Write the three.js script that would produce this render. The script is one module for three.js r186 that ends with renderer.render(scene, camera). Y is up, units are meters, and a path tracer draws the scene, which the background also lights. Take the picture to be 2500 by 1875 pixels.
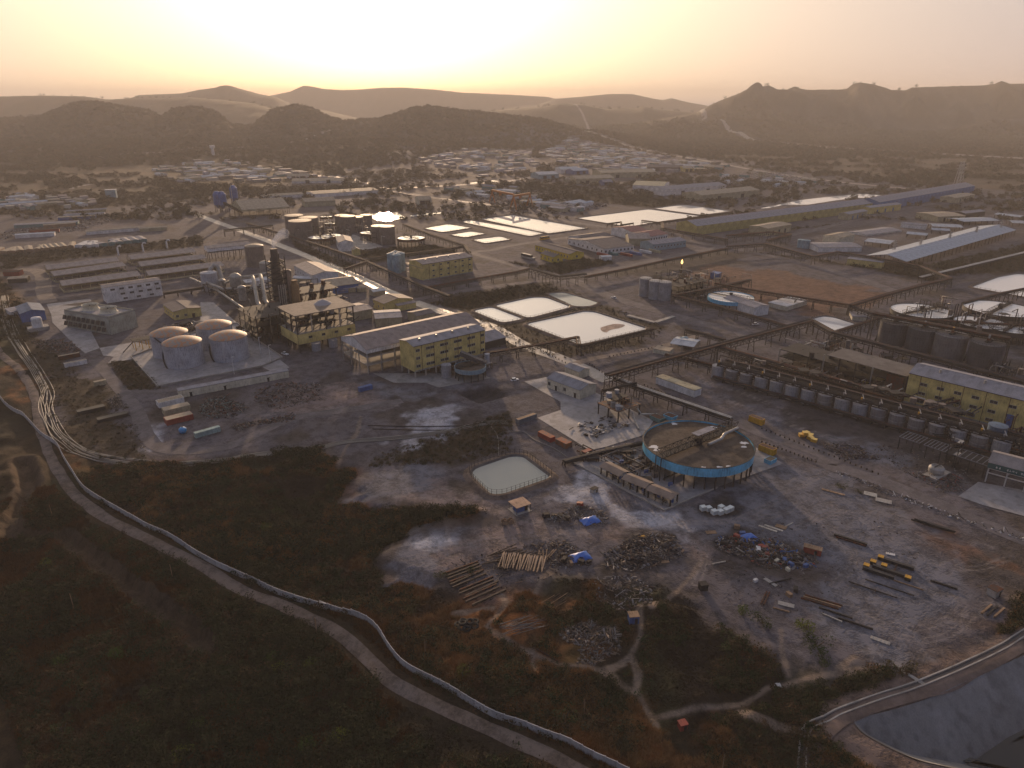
import * as THREE from 'three';
import { mergeGeometries } from 'three/addons/utils/BufferGeometryUtils.js';

// ---------- camera, sky, sun, exposure ----------
const scene = new THREE.Scene();
const camera = new THREE.PerspectiveCamera(56.76, 4 / 3, 1, 40000);
camera.position.set(0, 152, 0);
camera.rotation.set(-21.6 * Math.PI / 180, 0, 0);
const SUN_EL = 8.3 * Math.PI / 180, SUN_AZ = -9.9 * Math.PI / 180;
const sunDir = new THREE.Vector3(Math.sin(SUN_AZ) * Math.cos(SUN_EL), Math.sin(SUN_EL), -Math.cos(SUN_AZ) * Math.cos(SUN_EL));
const sun = new THREE.DirectionalLight(new THREE.Color().setRGB(1, 0.68, 0.42), 4.8);
sun.position.copy(sunDir).multiplyScalar(900).add(new THREE.Vector3(0, 0, -450));
sun.target.position.set(0, 0, -450);
sun.castShadow = true; sun.shadow.radius = 2; sun.shadow.mapSize.set(4096, 4096);
Object.assign(sun.shadow.camera, { left: -700, right: 700, top: 500, bottom: -500, near: 1, far: 2600 });
scene.add(sun, sun.target);
// evening sky: a bright warm region round the low sun that falls off smoothly to a dim blue-grey dusk behind
{
  const W = 512, H = 256, d = new Float32Array(W * H * 4), v = new THREE.Vector3();
  for (let j = 0; j < H; j++) for (let i = 0; i < W; i++) {
    const el = ((j + 0.5) / H - 0.5) * Math.PI, az = ((i + 0.5) / W - 0.5) * 2 * Math.PI;
    v.set(Math.cos(el) * Math.cos(az), Math.sin(el), Math.cos(el) * Math.sin(az));
    const g = Math.acos(Math.min(1, v.dot(sunDir))) * 180 / Math.PI, e = Math.max(0, el) * 180 / Math.PI;
    const a = 5 * Math.exp(-g / 6.2), b = 1.95 * Math.exp(-g / 29), low = Math.exp(-e / 9);
    const o = (j * W + i) * 4;
    d[o] = a * (1 - 0.3 * low) + b * 0.98 + 0.115 + 0.05 * low;
    d[o + 1] = a * (0.84 - 0.42 * low) + b * (0.75 - 0.15 * low) + 0.165 + 0.03 * low;
    d[o + 2] = a * (0.62 - 0.48 * low) + b * (0.41 - 0.2 * low) + 0.295;
    d[o + 3] = 1;
  }
  const t = new THREE.DataTexture(d, W, H, THREE.RGBAFormat, THREE.FloatType);
  t.mapping = THREE.EquirectangularReflectionMapping; t.magFilter = t.minFilter = THREE.LinearFilter; t.needsUpdate = true;
  scene.background = t; scene.environment = t;
}
scene.fog = new THREE.FogExp2(new THREE.Color().setRGB(1, 0.91, 0.81), 0.00012);
const renderer = new THREE.WebGLRenderer({ antialias: true });
renderer.toneMapping = THREE.LinearToneMapping;
renderer.toneMappingExposure = 1.26;
renderer.shadowMap.enabled = true;

// ---------- helpers ----------
let seed = 7;
const R = () => { seed = (seed + 0x6D2B79F5) | 0; let t = Math.imul(seed ^ (seed >>> 15), 1 | seed); t = (t + Math.imul(t ^ (t >>> 7), 61 | t)) ^ t; return ((t ^ (t >>> 14)) >>> 0) / 4294967296; };
const rr = (a, b) => a + (b - a) * R();
const hash = (x, y) => { let h = Math.imul(x, 374761393) + Math.imul(y, 668265263); h = Math.imul(h ^ (h >>> 13), 1274126177); return ((h ^ (h >>> 16)) >>> 0) / 4294967296; };
const noise = (x, y) => {
  const xi = Math.floor(x), yi = Math.floor(y), u = x - xi, v = y - yi, a = u * u * (3 - 2 * u), b = v * v * (3 - 2 * v);
  const p = hash(xi, yi), q = hash(xi + 1, yi), r = hash(xi, yi + 1), s = hash(xi + 1, yi + 1);
  return p + (q - p) * a + (r - p) * b + (p - q - r + s) * a * b;
};
const fbm = (x, y, n = 4) => { let s = 0, a = 0.5, t = 0; for (let i = 0; i < n; i++) { s += a * noise(x + i * 17.3, y - i * 9.1); t += a; x *= 2.03; y *= 2.03; a *= 0.5; } return s / t; };
const clamp = (x, a = 0, b = 1) => Math.min(b, Math.max(a, x));
const sstep = (a, b, x) => { const t = clamp((x - a) / (b - a)); return t * t * (3 - 2 * t); };
const lerp = (a, b, t) => a + (b - a) * t;
// signed distance to a polygon, negative inside
function sdPoly(P, x, z) {
  let d = 1e18, s = 1;
  for (let i = 0, j = P.length - 1; i < P.length; j = i++) {
    const ex = P[j][0] - P[i][0], ez = P[j][1] - P[i][1], wx = x - P[i][0], wz = z - P[i][1];
    const t = clamp((wx * ex + wz * ez) / (ex * ex + ez * ez)), bx = wx - ex * t, bz = wz - ez * t;
    d = Math.min(d, bx * bx + bz * bz);
    const c1 = z >= P[i][1], c2 = z < P[j][1], c3 = ex * wz > ez * wx;
    if ((c1 && c2 && c3) || (!c1 && !c2 && !c3)) s = -s;
  }
  return s * Math.sqrt(d);
}
function sdLine(P, x, z) {
  let d = 1e18;
  for (let i = 1; i < P.length; i++) {
    const ex = P[i][0] - P[i - 1][0], ez = P[i][1] - P[i - 1][1], wx = x - P[i - 1][0], wz = z - P[i - 1][1];
    const t = clamp((wx * ex + wz * ez) / (ex * ex + ez * ez || 1));
    d = Math.min(d, Math.hypot(wx - ex * t, wz - ez * t));
  }
  return d;
}
const boxOf = (P, m = 0) => { let a = 1e9, b = -1e9, c = 1e9, d = -1e9; for (const p of P) { a = Math.min(a, p[0]); b = Math.max(b, p[0]); c = Math.min(c, p[1]); d = Math.max(d, p[1]); } return [a - m, b + m, c - m, d + m]; };
const inBox = (B, x, z) => x > B[0] && x < B[1] && z > B[2] && z < B[3];
// smooth a polyline (Catmull-Rom), points about every step metres
function spline(P, step = 4, closed = false) {
  const c = new THREE.CatmullRomCurve3(P.map((p) => new THREE.Vector3(p[0], p[2] || 0, p[1])), closed, 'centripetal');
  const n = Math.max(2, Math.round(c.getLength() / step));
  return c.getSpacedPoints(n).map((v) => [v.x, v.z, v.y]);
}
// ---------- textures: grain and wear, values near 1, repeat in metres ----------
function tex(n, metres, f, srgb = true) {
  const d = new Uint8Array(n * n * 4);
  for (let j = 0; j < n; j++) for (let i = 0; i < n; i++) {
    const c = f(i / n, j / n, i, j), o = (j * n + i) * 4;
    d[o] = clamp(c[0]) * 255; d[o + 1] = clamp(c[1]) * 255; d[o + 2] = clamp(c[2]) * 255; d[o + 3] = 255;
  }
  const t = new THREE.DataTexture(d, n, n); t.wrapS = t.wrapT = THREE.RepeatWrapping; t.magFilter = THREE.LinearFilter; t.minFilter = THREE.LinearMipmapLinearFilter; t.generateMipmaps = true;
  if (srgb) t.colorSpace = THREE.SRGBColorSpace;
  t.repeat.set(1 / metres, 1 / metres); t.needsUpdate = true; return t;
}
const pn = (u, v, k, o) => { // periodic noise with k cells
  const x = u * k, y = v * k, xi = Math.floor(x), yi = Math.floor(y), a0 = x - xi, b0 = y - yi, a = a0 * a0 * (3 - 2 * a0), b = b0 * b0 * (3 - 2 * b0), m = (q) => ((q % k) + k) % k;
  const p = hash(m(xi) + o * 91, m(yi)), q = hash(m(xi + 1) + o * 91, m(yi)), r = hash(m(xi) + o * 91, m(yi + 1)), s = hash(m(xi + 1) + o * 91, m(yi + 1));
  return p + (q - p) * a + (r - p) * b + (p - q - r + s) * a * b;
};
const T_ground = tex(1024, 83, (u, v) => { const s = 0.34 * pn(u, v, 23, 1) + 0.26 * pn(u, v, 71, 2) + 0.22 * pn(u, v, 190, 3) + 0.18 * pn(u, v, 420, 4); const k = 0.5 + 0.8 * s, w = pn(u, v, 11, 5); return [k * (0.98 + 0.04 * w), k, k * (1.03 - 0.06 * w)]; });
const T_road = tex(512, 41, (u, v) => { const s = 0.45 * pn(u, v, 9, 11) + 0.3 * pn(u, v, 40, 12) + 0.25 * pn(u, v, 170, 13); const k = 0.66 + 0.46 * s; return [k, k, k]; });
const T_concrete = tex(512, 29, (u, v) => { const s = 0.4 * pn(u, v, 5, 21) + 0.3 * pn(u, v, 19, 22) + 0.3 * pn(u, v, 120, 23), st = sstep(0.55, 0.9, pn(u, v, 13, 24)) * 0.1; const k = 0.74 + 0.34 * s - st; return [k, k * 0.99, k * 0.97]; });
const T_grime = tex(512, 14, (u, v) => { const s = 0.5 * pn(u, v, 4, 31) + 0.3 * pn(u, v, 17, 32) + 0.2 * pn(u, v, 90, 33), dr = sstep(0.5, 0.95, pn(u, v * 0.12, 60, 34)) * 0.3 * pn(u, v, 3, 35); const k = 0.78 + 0.3 * s - dr; return [k, k * 0.985, k * 0.96]; });
const T_roof = tex(512, 12, (u, v) => { const st = 0.5 + 0.5 * Math.sin(u * 2 * Math.PI * 40), s = 0.5 * pn(u, v, 5, 41) + 0.3 * pn(u, v, 24, 42) + 0.2 * pn(u, v, 120, 43), pnl = 0.08 * hash(Math.floor(u * 12), Math.floor(v * 3)); const k = 0.72 + 0.26 * s + 0.06 * st + pnl; return [k, k, k]; });
const T_rust = tex(512, 9, (u, v) => { const s = pn(u, v, 7, 51) * 0.5 + pn(u, v, 29, 52) * 0.3 + pn(u, v, 111, 53) * 0.2, t = sstep(0.42, 0.62, s); return [lerp(0.8, 1, t), lerp(0.8, 0.72, t), lerp(0.82, 0.52, t)]; });
const T_tank = tex(512, 16, (u, v) => { const s = 0.35 * pn(u, v, 4, 61) + 0.25 * pn(u, v, 30, 62), dr = pn(u, v * 0.1, 70, 63), ring = (v * 8) % 1 < 0.03 ? 0.07 : 0; const k = 0.72 + 0.4 * s - 0.28 * sstep(0.55, 0.9, dr) * pn(u, v, 5, 64) - ring; return [k, k * 0.985, k * 0.97]; });
const mats = {};
function M(key, rgb, o = {}) {
  if (mats[key]) return mats[key];
  const m = new THREE.MeshPhysicalMaterial({ color: new THREE.Color().setRGB(...rgb), roughness: o.rough ?? 0.85, metalness: o.metal ?? 0, specularIntensity: o.spec ?? 0.5 });
  if (o.map) { m.map = o.map; if (o.bump) { m.bumpMap = o.map; m.bumpScale = o.bump; } }
  m.side = THREE.DoubleSide; m.name = key; return mats[key] = m;
}
// ---------- geometry collector: boxes, beams, cylinders merged into ONE mesh, uv in metres ----------
class GB {
  constructor() { this.p = []; this.n = []; this.t = []; }
  tri(a, b, c, n) {
    if (!n) { const ux = b[0] - a[0], uy = b[1] - a[1], uz = b[2] - a[2], vx = c[0] - a[0], vy = c[1] - a[1], vz = c[2] - a[2]; let x = uy * vz - uz * vy, y = uz * vx - ux * vz, z = ux * vy - uy * vx; const l = Math.hypot(x, y, z) || 1; n = [x / l, y / l, z / l]; }
    const ax = Math.abs(n[0]), ay = Math.abs(n[1]), az = Math.abs(n[2]);
    for (const q of [a, b, c]) { this.p.push(q[0], q[1], q[2]); this.n.push(n[0], n[1], n[2]); if (ay >= ax && ay >= az) this.t.push(q[0], q[2]); else if (ax > az) this.t.push(q[2], q[1]); else this.t.push(q[0], q[1]); }
    return this;
  }
  quad(a, b, c, d) { this.tri(a, b, c); this.tri(a, c, d); return this; }
  // a frustum-like box from 8 corners: bottom loop b[4], top loop t[4] (counter-clockwise from above)
  hexa(b, t) {
    this.quad(t[0], t[1], t[2], t[3]).quad(b[3], b[2], b[1], b[0]);
    for (let i = 0; i < 4; i++) { const j = (i + 1) % 4; this.quad(b[i], b[j], t[j], t[i]); }
    return this;
  }
  // centre x,z, base y; w along x, d along z, turned by ry
  box(x, y, z, w, h, d, ry = 0) {
    const c = Math.cos(ry), s = Math.sin(ry), f = (u, v, yy) => [x + u * c + v * s, yy, z - u * s + v * c];
    const L = [[-w / 2, d / 2], [w / 2, d / 2], [w / 2, -d / 2], [-w / 2, -d / 2]];
    return this.hexa(L.map((q) => f(q[0], q[1], y)), L.map((q) => f(q[0], q[1], y + h)));
  }
  // beam between two points with w x h section
  beam(a, b, w, h = w) {
    const D = new THREE.Vector3(b[0] - a[0], b[1] - a[1], b[2] - a[2]); D.normalize();
    const S = Math.abs(D.y) > 0.98 ? new THREE.Vector3(1, 0, 0) : new THREE.Vector3(-D.z, 0, D.x).normalize(), U = new THREE.Vector3().crossVectors(S, D);
    if (U.y < 0) U.negate();
    const f = (q, s, u) => [q[0] + S.x * s * w / 2 + U.x * u * h / 2, q[1] + S.y * s * w / 2 + U.y * u * h / 2, q[2] + S.z * s * w / 2 + U.z * u * h / 2];
    return this.hexa([f(a, -1, -1), f(b, -1, -1), f(b, 1, -1), f(a, 1, -1)], [f(a, -1, 1), f(b, -1, 1), f(b, 1, 1), f(a, 1, 1)]);
  }
  // surface of revolution about a vertical axis; profile [[r, y], ...]
  lathe(x, z, prof, n = 24, a0 = 0, a1 = Math.PI * 2) {
    for (let k = 0; k < prof.length - 1; k++) {
      const [r0, y0] = prof[k], [r1, y1] = prof[k + 1]; const l = Math.hypot(r1 - r0, y1 - y0) || 1, nr = (y1 - y0) / l, ny = (r0 - r1) / l;
      for (let i = 0; i < n; i++) {
        const A = a0 + (a1 - a0) * i / n, B = a0 + (a1 - a0) * (i + 1) / n, ca = Math.cos(A), sa = Math.sin(A), cb = Math.cos(B), sb = Math.sin(B);
        const q = [[x + r0 * ca, y0, z + r0 * sa, ca, sa, A * Math.max(r0, r1)], [x + r0 * cb, y0, z + r0 * sb, cb, sb, B * Math.max(r0, r1)], [x + r1 * cb, y1, z + r1 * sb, cb, sb, B * Math.max(r0, r1)], [x + r1 * ca, y1, z + r1 * sa, ca, sa, A * Math.max(r0, r1)]];
        for (const m of [0, 2, 1, 0, 3, 2]) { const e = q[m]; this.p.push(e[0], e[1], e[2]); this.n.push(e[3] * nr, ny, e[4] * nr); if (Math.abs(ny) > 0.8) this.t.push(e[0], e[2]); else this.t.push(e[5], e[1]); }
      }
    }
    return this;
  }
  cyl(x, y, z, r, h, n = 20, r2 = r) { return this.lathe(x, z, [[r, y], [r2, y + h], [0, y + h]], n); }
  // round pipe along a 3-D polyline
  tube(P, r, n = 6) {
    let prev = null; const up = new THREE.Vector3(0, 1, 0);
    for (let i = 0; i < P.length; i++) {
      const a = P[Math.max(0, i - 1)], b = P[Math.min(P.length - 1, i + 1)], D = new THREE.Vector3(b[0] - a[0], b[1] - a[1], b[2] - a[2]).normalize();
      const S = Math.abs(D.y) > 0.95 ? new THREE.Vector3(1, 0, 0) : new THREE.Vector3().crossVectors(D, up).normalize(), U = new THREE.Vector3().crossVectors(S, D), ring = [];
      for (let k = 0; k < n; k++) { const A = k / n * 2 * Math.PI, c = Math.cos(A), s = Math.sin(A), nx = S.x * c + U.x * s, ny = S.y * c + U.y * s, nz = S.z * c + U.z * s; ring.push([P[i][0] + nx * r, P[i][1] + ny * r, P[i][2] + nz * r, nx, ny, nz]); }
      if (prev) for (let k = 0; k < n; k++) { const q = [prev[k], prev[(k + 1) % n], ring[(k + 1) % n], ring[k]]; for (const m of [0, 2, 1, 0, 3, 2]) { const e = q[m]; this.p.push(e[0], e[1], e[2]); this.n.push(e[3], e[4], e[5]); this.t.push(e[0] + e[1], e[2]); } }
      prev = ring;
    }
    return this;
  }
  geo() {
    const g = new THREE.BufferGeometry();
    g.setAttribute('position', new THREE.Float32BufferAttribute(this.p, 3)); g.setAttribute('normal', new THREE.Float32BufferAttribute(this.n, 3)); g.setAttribute('uv', new THREE.Float32BufferAttribute(this.t, 2));
    return g;
  }
  build(name, m, parent, label) {
    const o = new THREE.Mesh(this.geo(), m); o.name = name; o.castShadow = o.receiveShadow = true; parent.add(o);
    if (label) o.userData.label = label;
    return o;
  }
}
const used = {};
const numbered = (n) => { const k = used[n] = (used[n] ?? -1) + 1; return k ? n + '_' + String(k).padStart(3, '0') : n; };
function thing(name, label, category, x = 0, z = 0, turn = 0, group, y = 0) {
  const o = new THREE.Group(); o.name = numbered(name); scene.add(o); o.position.set(x, y, z); o.rotation.y = turn; o.userData = { label, category };
  if (group) o.userData.group = group;
  return o;
}
function tag(o, label, category, group) { o.name = numbered(o.name); o.userData.label = label; o.userData.category = category; if (group) o.userData.group = group; return o; }
function struct(o, label) { o.name = numbered(o.name); o.userData.kind = 'structure'; if (label) o.userData.label = label; return o; }
function copyOf(src, x, z, turn, label, y = 0) {
  const c = src.clone(); c.name = numbered(src.name.replace(/_\d+$/, '')); c.userData = { ...src.userData }; scene.add(c); c.position.set(x, y, z); c.rotation.y = turn;
  if (label) c.userData.label = label;
  return c;
}
const dirOf = (A, B) => Math.atan2(-(B[1] - A[1]), B[0] - A[0]);     // rotation.y that lays local +x along A -> B
const mid = (A, B, t = 0.5) => [lerp(A[0], B[0], t), lerp(A[1], B[1], t)];
const dist = (A, B) => Math.hypot(A[0] - B[0], A[1] - B[1]);
const GRID = 0.68;                                                  // the plant's streets run at this turn, and square to it
function snap(a) { for (const k of [0, 1, 2, 3]) { const g = GRID + k * Math.PI / 2; let d = a - g; d = Math.atan2(Math.sin(d), Math.cos(d)); if (Math.abs(d) < 0.07) return g; } return a; }

// ---------- terrain ----------
const RIDGES = [];
// D distance, front and back slopes in metres, crest points [x, z, y]; heights follow the bearing
function ridge(D, front, back, rough, pts) { RIDGES.push({ D, front, back, rough, p: pts.map((q) => [q[0] / -q[1], q[2]]) }); }
ridge(4700, 1100, 900, 0.10, [[-3570.4,-4700,161.6], [-3137,-4700,187.9], [-2880.8,-4700,191.9], [-2626.5,-4700,187.9], [-2474.3,-4700,169.5], [-2345.2,-4700,176.1], [-2160.2,-4700,178.7], [-1975.2,-4700,181.4], [-1778.7,-4700,166.9], [-1582.7,-4700,145.7], [-1416.9,-4700,103.2]]);
ridge(6200, 1300, 1200, 0.07, [[-3254.7,-6200,129.7], [-3013.7,-6200,209.8], [-2675.4,-6200,220.2], [-2521.5,-6200,247.8], [-2388.3,-6200,265], [-2330.1,-6200,280.5], [-2274.2,-6200,280.5], [-2184.8,-6200,254.7], [-2040.7,-6200,216.7], [-1912.4,-6200,195.9], [-1734.5,-6200,112.2]]);
ridge(8600, 1500, 1500, 0.04, [[-3028.8,-8600,121.1], [-2702.8,-8600,227.4], [-2490.8,-8600,265.8], [-2328.8,-8600,327.9], [-2251.8,-8600,323.1], [-2099.7,-8600,294.5], [-1893.9,-8600,282.5], [-1686.3,-8600,289.7], [-1478.3,-8600,306.4], [-1219.7,-8600,308.8], [-884.5,-8600,289.7], [-549.2,-8600,256.2], [0,-8600,234.6], [389.3,-8600,213], [860.2,-8600,121.1]]);
ridge(3150, 850, 500, 0.55, [[-2516.2,-3150,68.9], [-2126.6,-3150,85.2], [-1960.9,-3150,94.2], [-1877.4,-3150,122.9], [-1795.8,-3150,145.1], [-1727.5,-3150,152.2], [-1653.2,-3150,142.5], [-1579.7,-3150,128.2], [-1504.9,-3150,119.3], [-1452.3,-3150,92.4], [-1404,-3150,121.1], [-1349.4,-3150,132.7], [-1292.7,-3150,129.1], [-1228.1,-3150,113.9], [-1168.3,-3150,63.5], [-1082.3,-3150,58.1], [-987.5,-3150,122.9], [-894.8,-3150,138.9], [-833.6,-3150,130], [-778.9,-3150,103.2], [-694.9,-3150,76.2], [-540.1,-3150,88.8], [-413.2,-3150,126.4], [-345.8,-3150,136.2], [-269.7,-3150,126.4], [-193.4,-3150,117.5], [0,-3150,99.6], [115.3,-3150,87], [290,-3150,41.7]]);
ridge(2550, 800, 300, 0.3, [[-1897,-2550,29.3], [-1660.1,-2550,33.1], [-1481.3,-2550,24.1], [-1360.5,-2550,37.5], [-1296.8,-2550,42], [-1221.3,-2550,25.6], [-1140.5,-2550,37.5], [-1069.4,-2550,40.5], [-985.5,-2550,24.1], [-716.9,-2550,33.1], [-559.5,-2550,34.6], [-323.8,-2550,33.1], [-166.9,-2550,24.1], [0,-2550,12.2]]);
ridge(7600, 1200, 1200, 0.05, [[230.3,-7600,124.7], [436.2,-7600,188.8], [733.8,-7600,210.1], [962.1,-7600,231.4], [1191.2,-7600,231.4], [1377.2,-7600,193.1], [1493.3,-7600,176], [1583.7,-7600,193.1], [1747.9,-7600,154.7], [2075.4,-7600,103.2]]);
ridge(4800, 900, 900, 0.08, [[-145.9,-4800,100.8], [0,-4800,113.1], [203.8,-4800,126.6], [290.7,-4800,146.9], [436.2,-4800,141.5], [582.9,-4800,114.4], [779.5,-4800,117.1], [829.7,-4800,128], [903.6,-4800,113.1], [1168,-4800,91.3], [1316.7,-4800,66.7]]);
ridge(4300, 700, 900, 0.7, [[735.7,-4300,48.5], [1046.4,-4300,97.6], [1120.3,-4300,141.4], [1195,-4300,172.8], [1294.6,-4300,208.9], [1369.6,-4300,230.4], [1432.6,-4300,242.3], [1480.7,-4300,220.8], [1681.5,-4300,218.5], [1868.7,-4300,220.8], [1902.2,-4300,250.6], [1939.8,-4300,256.6], [2025.6,-4300,245.9], [2121.3,-4300,218.5], [2205.9,-4300,216.1], [2224.9,-4300,230.4], [2453.2,-4300,237.5], [2639.6,-4300,241.1], [2663.3,-4300,249.4], [2852.6,-4300,250.6], [3476.2,-4300,268.4]]);
ridge(3650, 380, 420, 0.8, [[472.8,-3650,-23.6], [627.6,-3650,18.9], [726.1,-3650,48.4], [830.9,-3650,64.1], [888.2,-3650,47.4], [937.4,-3650,57.8], [1002.6,-3650,74.6], [1114.2,-3650,72.5], [1226.2,-3650,68.3], [1396.6,-3650,47.4], [1568,-3650,24.2], [1685,-3650,-3.4], [1792,-3650,24.2], [1962.3,-3650,13.6], [2128,-3650,24.2], [2338.8,-3650,76.7], [2558.7,-3650,87.1], [3000.3,-3650,97.5]]);
function prof(p, t) {
  if (t <= p[0][0]) return p[0][1] * sstep(0.12, 0, p[0][0] - t);
  const n = p.length - 1;
  if (t >= p[n][0]) return p[n][1] * sstep(0.12, 0, t - p[n][0]);
  for (let i = 1; i <= n; i++) if (t < p[i][0]) { const k = (t - p[i - 1][0]) / (p[i][0] - p[i - 1][0]); return lerp(p[i - 1][1], p[i][1], k); }
  return 0;
}
function hills(x, z) {
  const D = Math.hypot(x * 0.35, z); if (z > -1450) return 0;
  const t = x / -z; let h = 0;
  for (const r of RIDGES) {
    let k = (-z - r.D);
    if (k < -r.front * 1.3 || k > r.back * 1.3) continue;
    const w = (fbm(x / r.front * 2.2 + r.D, z / r.front * 2.2, 4) - 0.5);
    k += w * r.front * 0.5 * sstep(0, 1, Math.abs(k) / r.front);
    const s = k < 0 ? sstep(-r.front, 0, k) : sstep(r.back, 0, k);
    const g = 1 + r.rough * (s * (1 - s) * 4) * ((fbm(x / 110, z / 160, 4) - 0.5) * 1.6 + (Math.abs(noise(x / 70 + 3, z / 260) - 0.5) - 0.22) * 1.6);
    const y = prof(r.p, t) * s * g;
    h = Math.max(h, y);
  }
  return h;
}
// the level ground of the plant (everything else is rough, bushy slope)
const PLANT = [[-562.9,-737.3], [-437.1,-617.3], [-353.8,-504.1], [-281.4,-406.5], [-237.5,-337.8], [-196.1,-293.5], [-160.8,-286.7], [-125.4,-293.5], [-89.9,-305.4], [-69.6,-282.3], [-66.3,-256.2], [-46.3,-250.7], [-18.3,-254.4], [-6.6,-243.7], [-36.3,-230.6], [-46.6,-218.6], [-40.7,-202.4], [-23.2,-202.4], [-7,-192.5], [15.1,-204.9], [53.6,-204.9], [62.7,-190.2], [71.3,-169], [87,-159.6], [110.1,-163.3], [135.1,-169], [153.9,-183.4], [197.8,-215.8], [974.4,-1299.4], [769.7,-1541.2], [592.8,-2425.5], [403.2,-3373.7], [-310,-2425.5], [-463,-1451.6], [-565.2,-1175], [-766.6,-1026]];
const PLANT_B = boxOf(PLANT, 30);
const BASIN = [[89.8,-141.7], [92.9,-142.8], [102,-145], [114,-149], [127.1,-155], [151,-165.4], [179.2,-177.5], [194.7,-165.4], [149,-121.6], [125.2,-121.6], [109.9,-126.6], [100,-129.5], [93.7,-134.4], [90.3,-138]];
const BASIN_B = boxOf(BASIN, 12);
// rust-coloured grass inside the wall; scrub outside it, colours darkened to imitate lens vignetting
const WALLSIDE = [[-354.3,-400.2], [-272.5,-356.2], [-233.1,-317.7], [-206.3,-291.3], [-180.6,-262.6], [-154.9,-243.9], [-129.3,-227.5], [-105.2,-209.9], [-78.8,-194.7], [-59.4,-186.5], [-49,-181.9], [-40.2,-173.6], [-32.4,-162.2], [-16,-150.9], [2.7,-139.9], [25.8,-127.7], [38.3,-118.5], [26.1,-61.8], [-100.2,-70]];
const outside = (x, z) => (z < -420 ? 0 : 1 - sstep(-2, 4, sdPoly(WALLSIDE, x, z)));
const PERIM = [[-398.2,-504.1], [-341.9,-445.9], [-301.2,-406.5], [-268.9,-369.4], [-234.8,-320.9], [-208.1,-286.7], [-181.3,-258.1], [-159.4,-240.4], [-133.7,-224.5], [-110.7,-210.3], [-90.9,-196.1], [-76.3,-189], [-62.3,-181.2], [-51,-173.3], [-41.4,-163.3], [-33.4,-155.2], [-22.2,-147.8], [-11.8,-142.3], [0.5,-135.7], [13,-128.9], [23.6,-121.9]];
const TRENCH = [[-222.3,-287.5], [-206.1,-266.7], [-200.6,-251.1], [-197.5,-241.1], [-190.1,-230.3], [-182.8,-229.1], [-170.5,-230.3], [-158.3,-220.4], [-141.8,-207.7], [-121,-192.2], [-100.9,-177.5], [-91.6,-169.2]];
const PIT = [[-31.9,-370.9], [-12.8,-381.7], [-1.2,-366.5], [-17.8,-354.7]];
const HOLLOW = [[-75.1,-291.8], [-70.6,-296.5], [-64.6,-294.1], [-62.8,-287.1], [-67.9,-282.6], [-73.4,-286]];
const BANKS = [[-52.5,-213.7], [-72.2,-251.7]];
const MOUNDS = []; // [x, z, radius, height]
function plantness(x, z) { // 1 on the level ground, 0 on rough ground
  if (!inBox(PLANT_B, x, z)) return 0;
  return 1 - sstep(-6, 10, sdPoly(PLANT, x, z) + (noise(x / 9, z / 9) - 0.5) * 8);
}
function hgt(x, z) {
  let h = hills(x, z);
  if (h > 0) return h + (noise(x / 7, z / 7) - 0.5) * 3;
  const p = plantness(x, z), q = 1 - p;
  const corridor = z > -400 && x < 60 ? sstep(3, 16, sdLine(PERIM, x, z)) : 1;
  if (q > 0) h += q * (0.15 + 0.85 * corridor) * ((fbm(x / 38, z / 38, 3) - 0.42) * 6 * sstep(-900, -500, z) + (Math.abs(fbm(x / 17 + 8, z / 17, 3) - 0.5) - 0.12) * 7 * sstep(-420, -330, z) + (fbm(x / 6, z / 6, 2) - 0.5) * 1.6);
  if (q > 0 && x < 40 && x > -110 && z > -340 && z < -190) h -= 3.2 * q * (1 - outside(x, z)) * sstep(42, 18, Math.min(Math.hypot(x - BANKS[0][0], z - BANKS[0][1]), Math.hypot(x - BANKS[1][0], z - BANKS[1][1])));
  for (const m of MOUNDS) { const d = Math.hypot(x - m[0], z - m[1]); if (d < m[2]) { const s = 1 - d / m[2]; h += m[3] * s * s * (3 - 2 * s); } }
  if (inBox(BASIN_B, x, z)) { const d = sdPoly(BASIN, x, z); h = lerp(h, 0.4, sstep(11, 3, d)); if (d < 0) h -= 15 * clamp(-d / 17); }
  if (z > -330 && x < -20) { const d = sdLine(TRENCH, x, z); h -= 3.4 * sstep(4.4, 1.4, d); h += 1.0 * sstep(3.8, 5, d) * sstep(9, 5.5, d); }
  if (x > -60 && x < 80 && z > -460 && z < -280) { const d = sdPoly(PIT, x, z); if (d < 0) h -= 4 * clamp(-d / 4); const e = sdPoly(HOLLOW, x, z); if (e < 0) h -= 2.2 * clamp(-e / 3); }
  return h;
}
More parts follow.
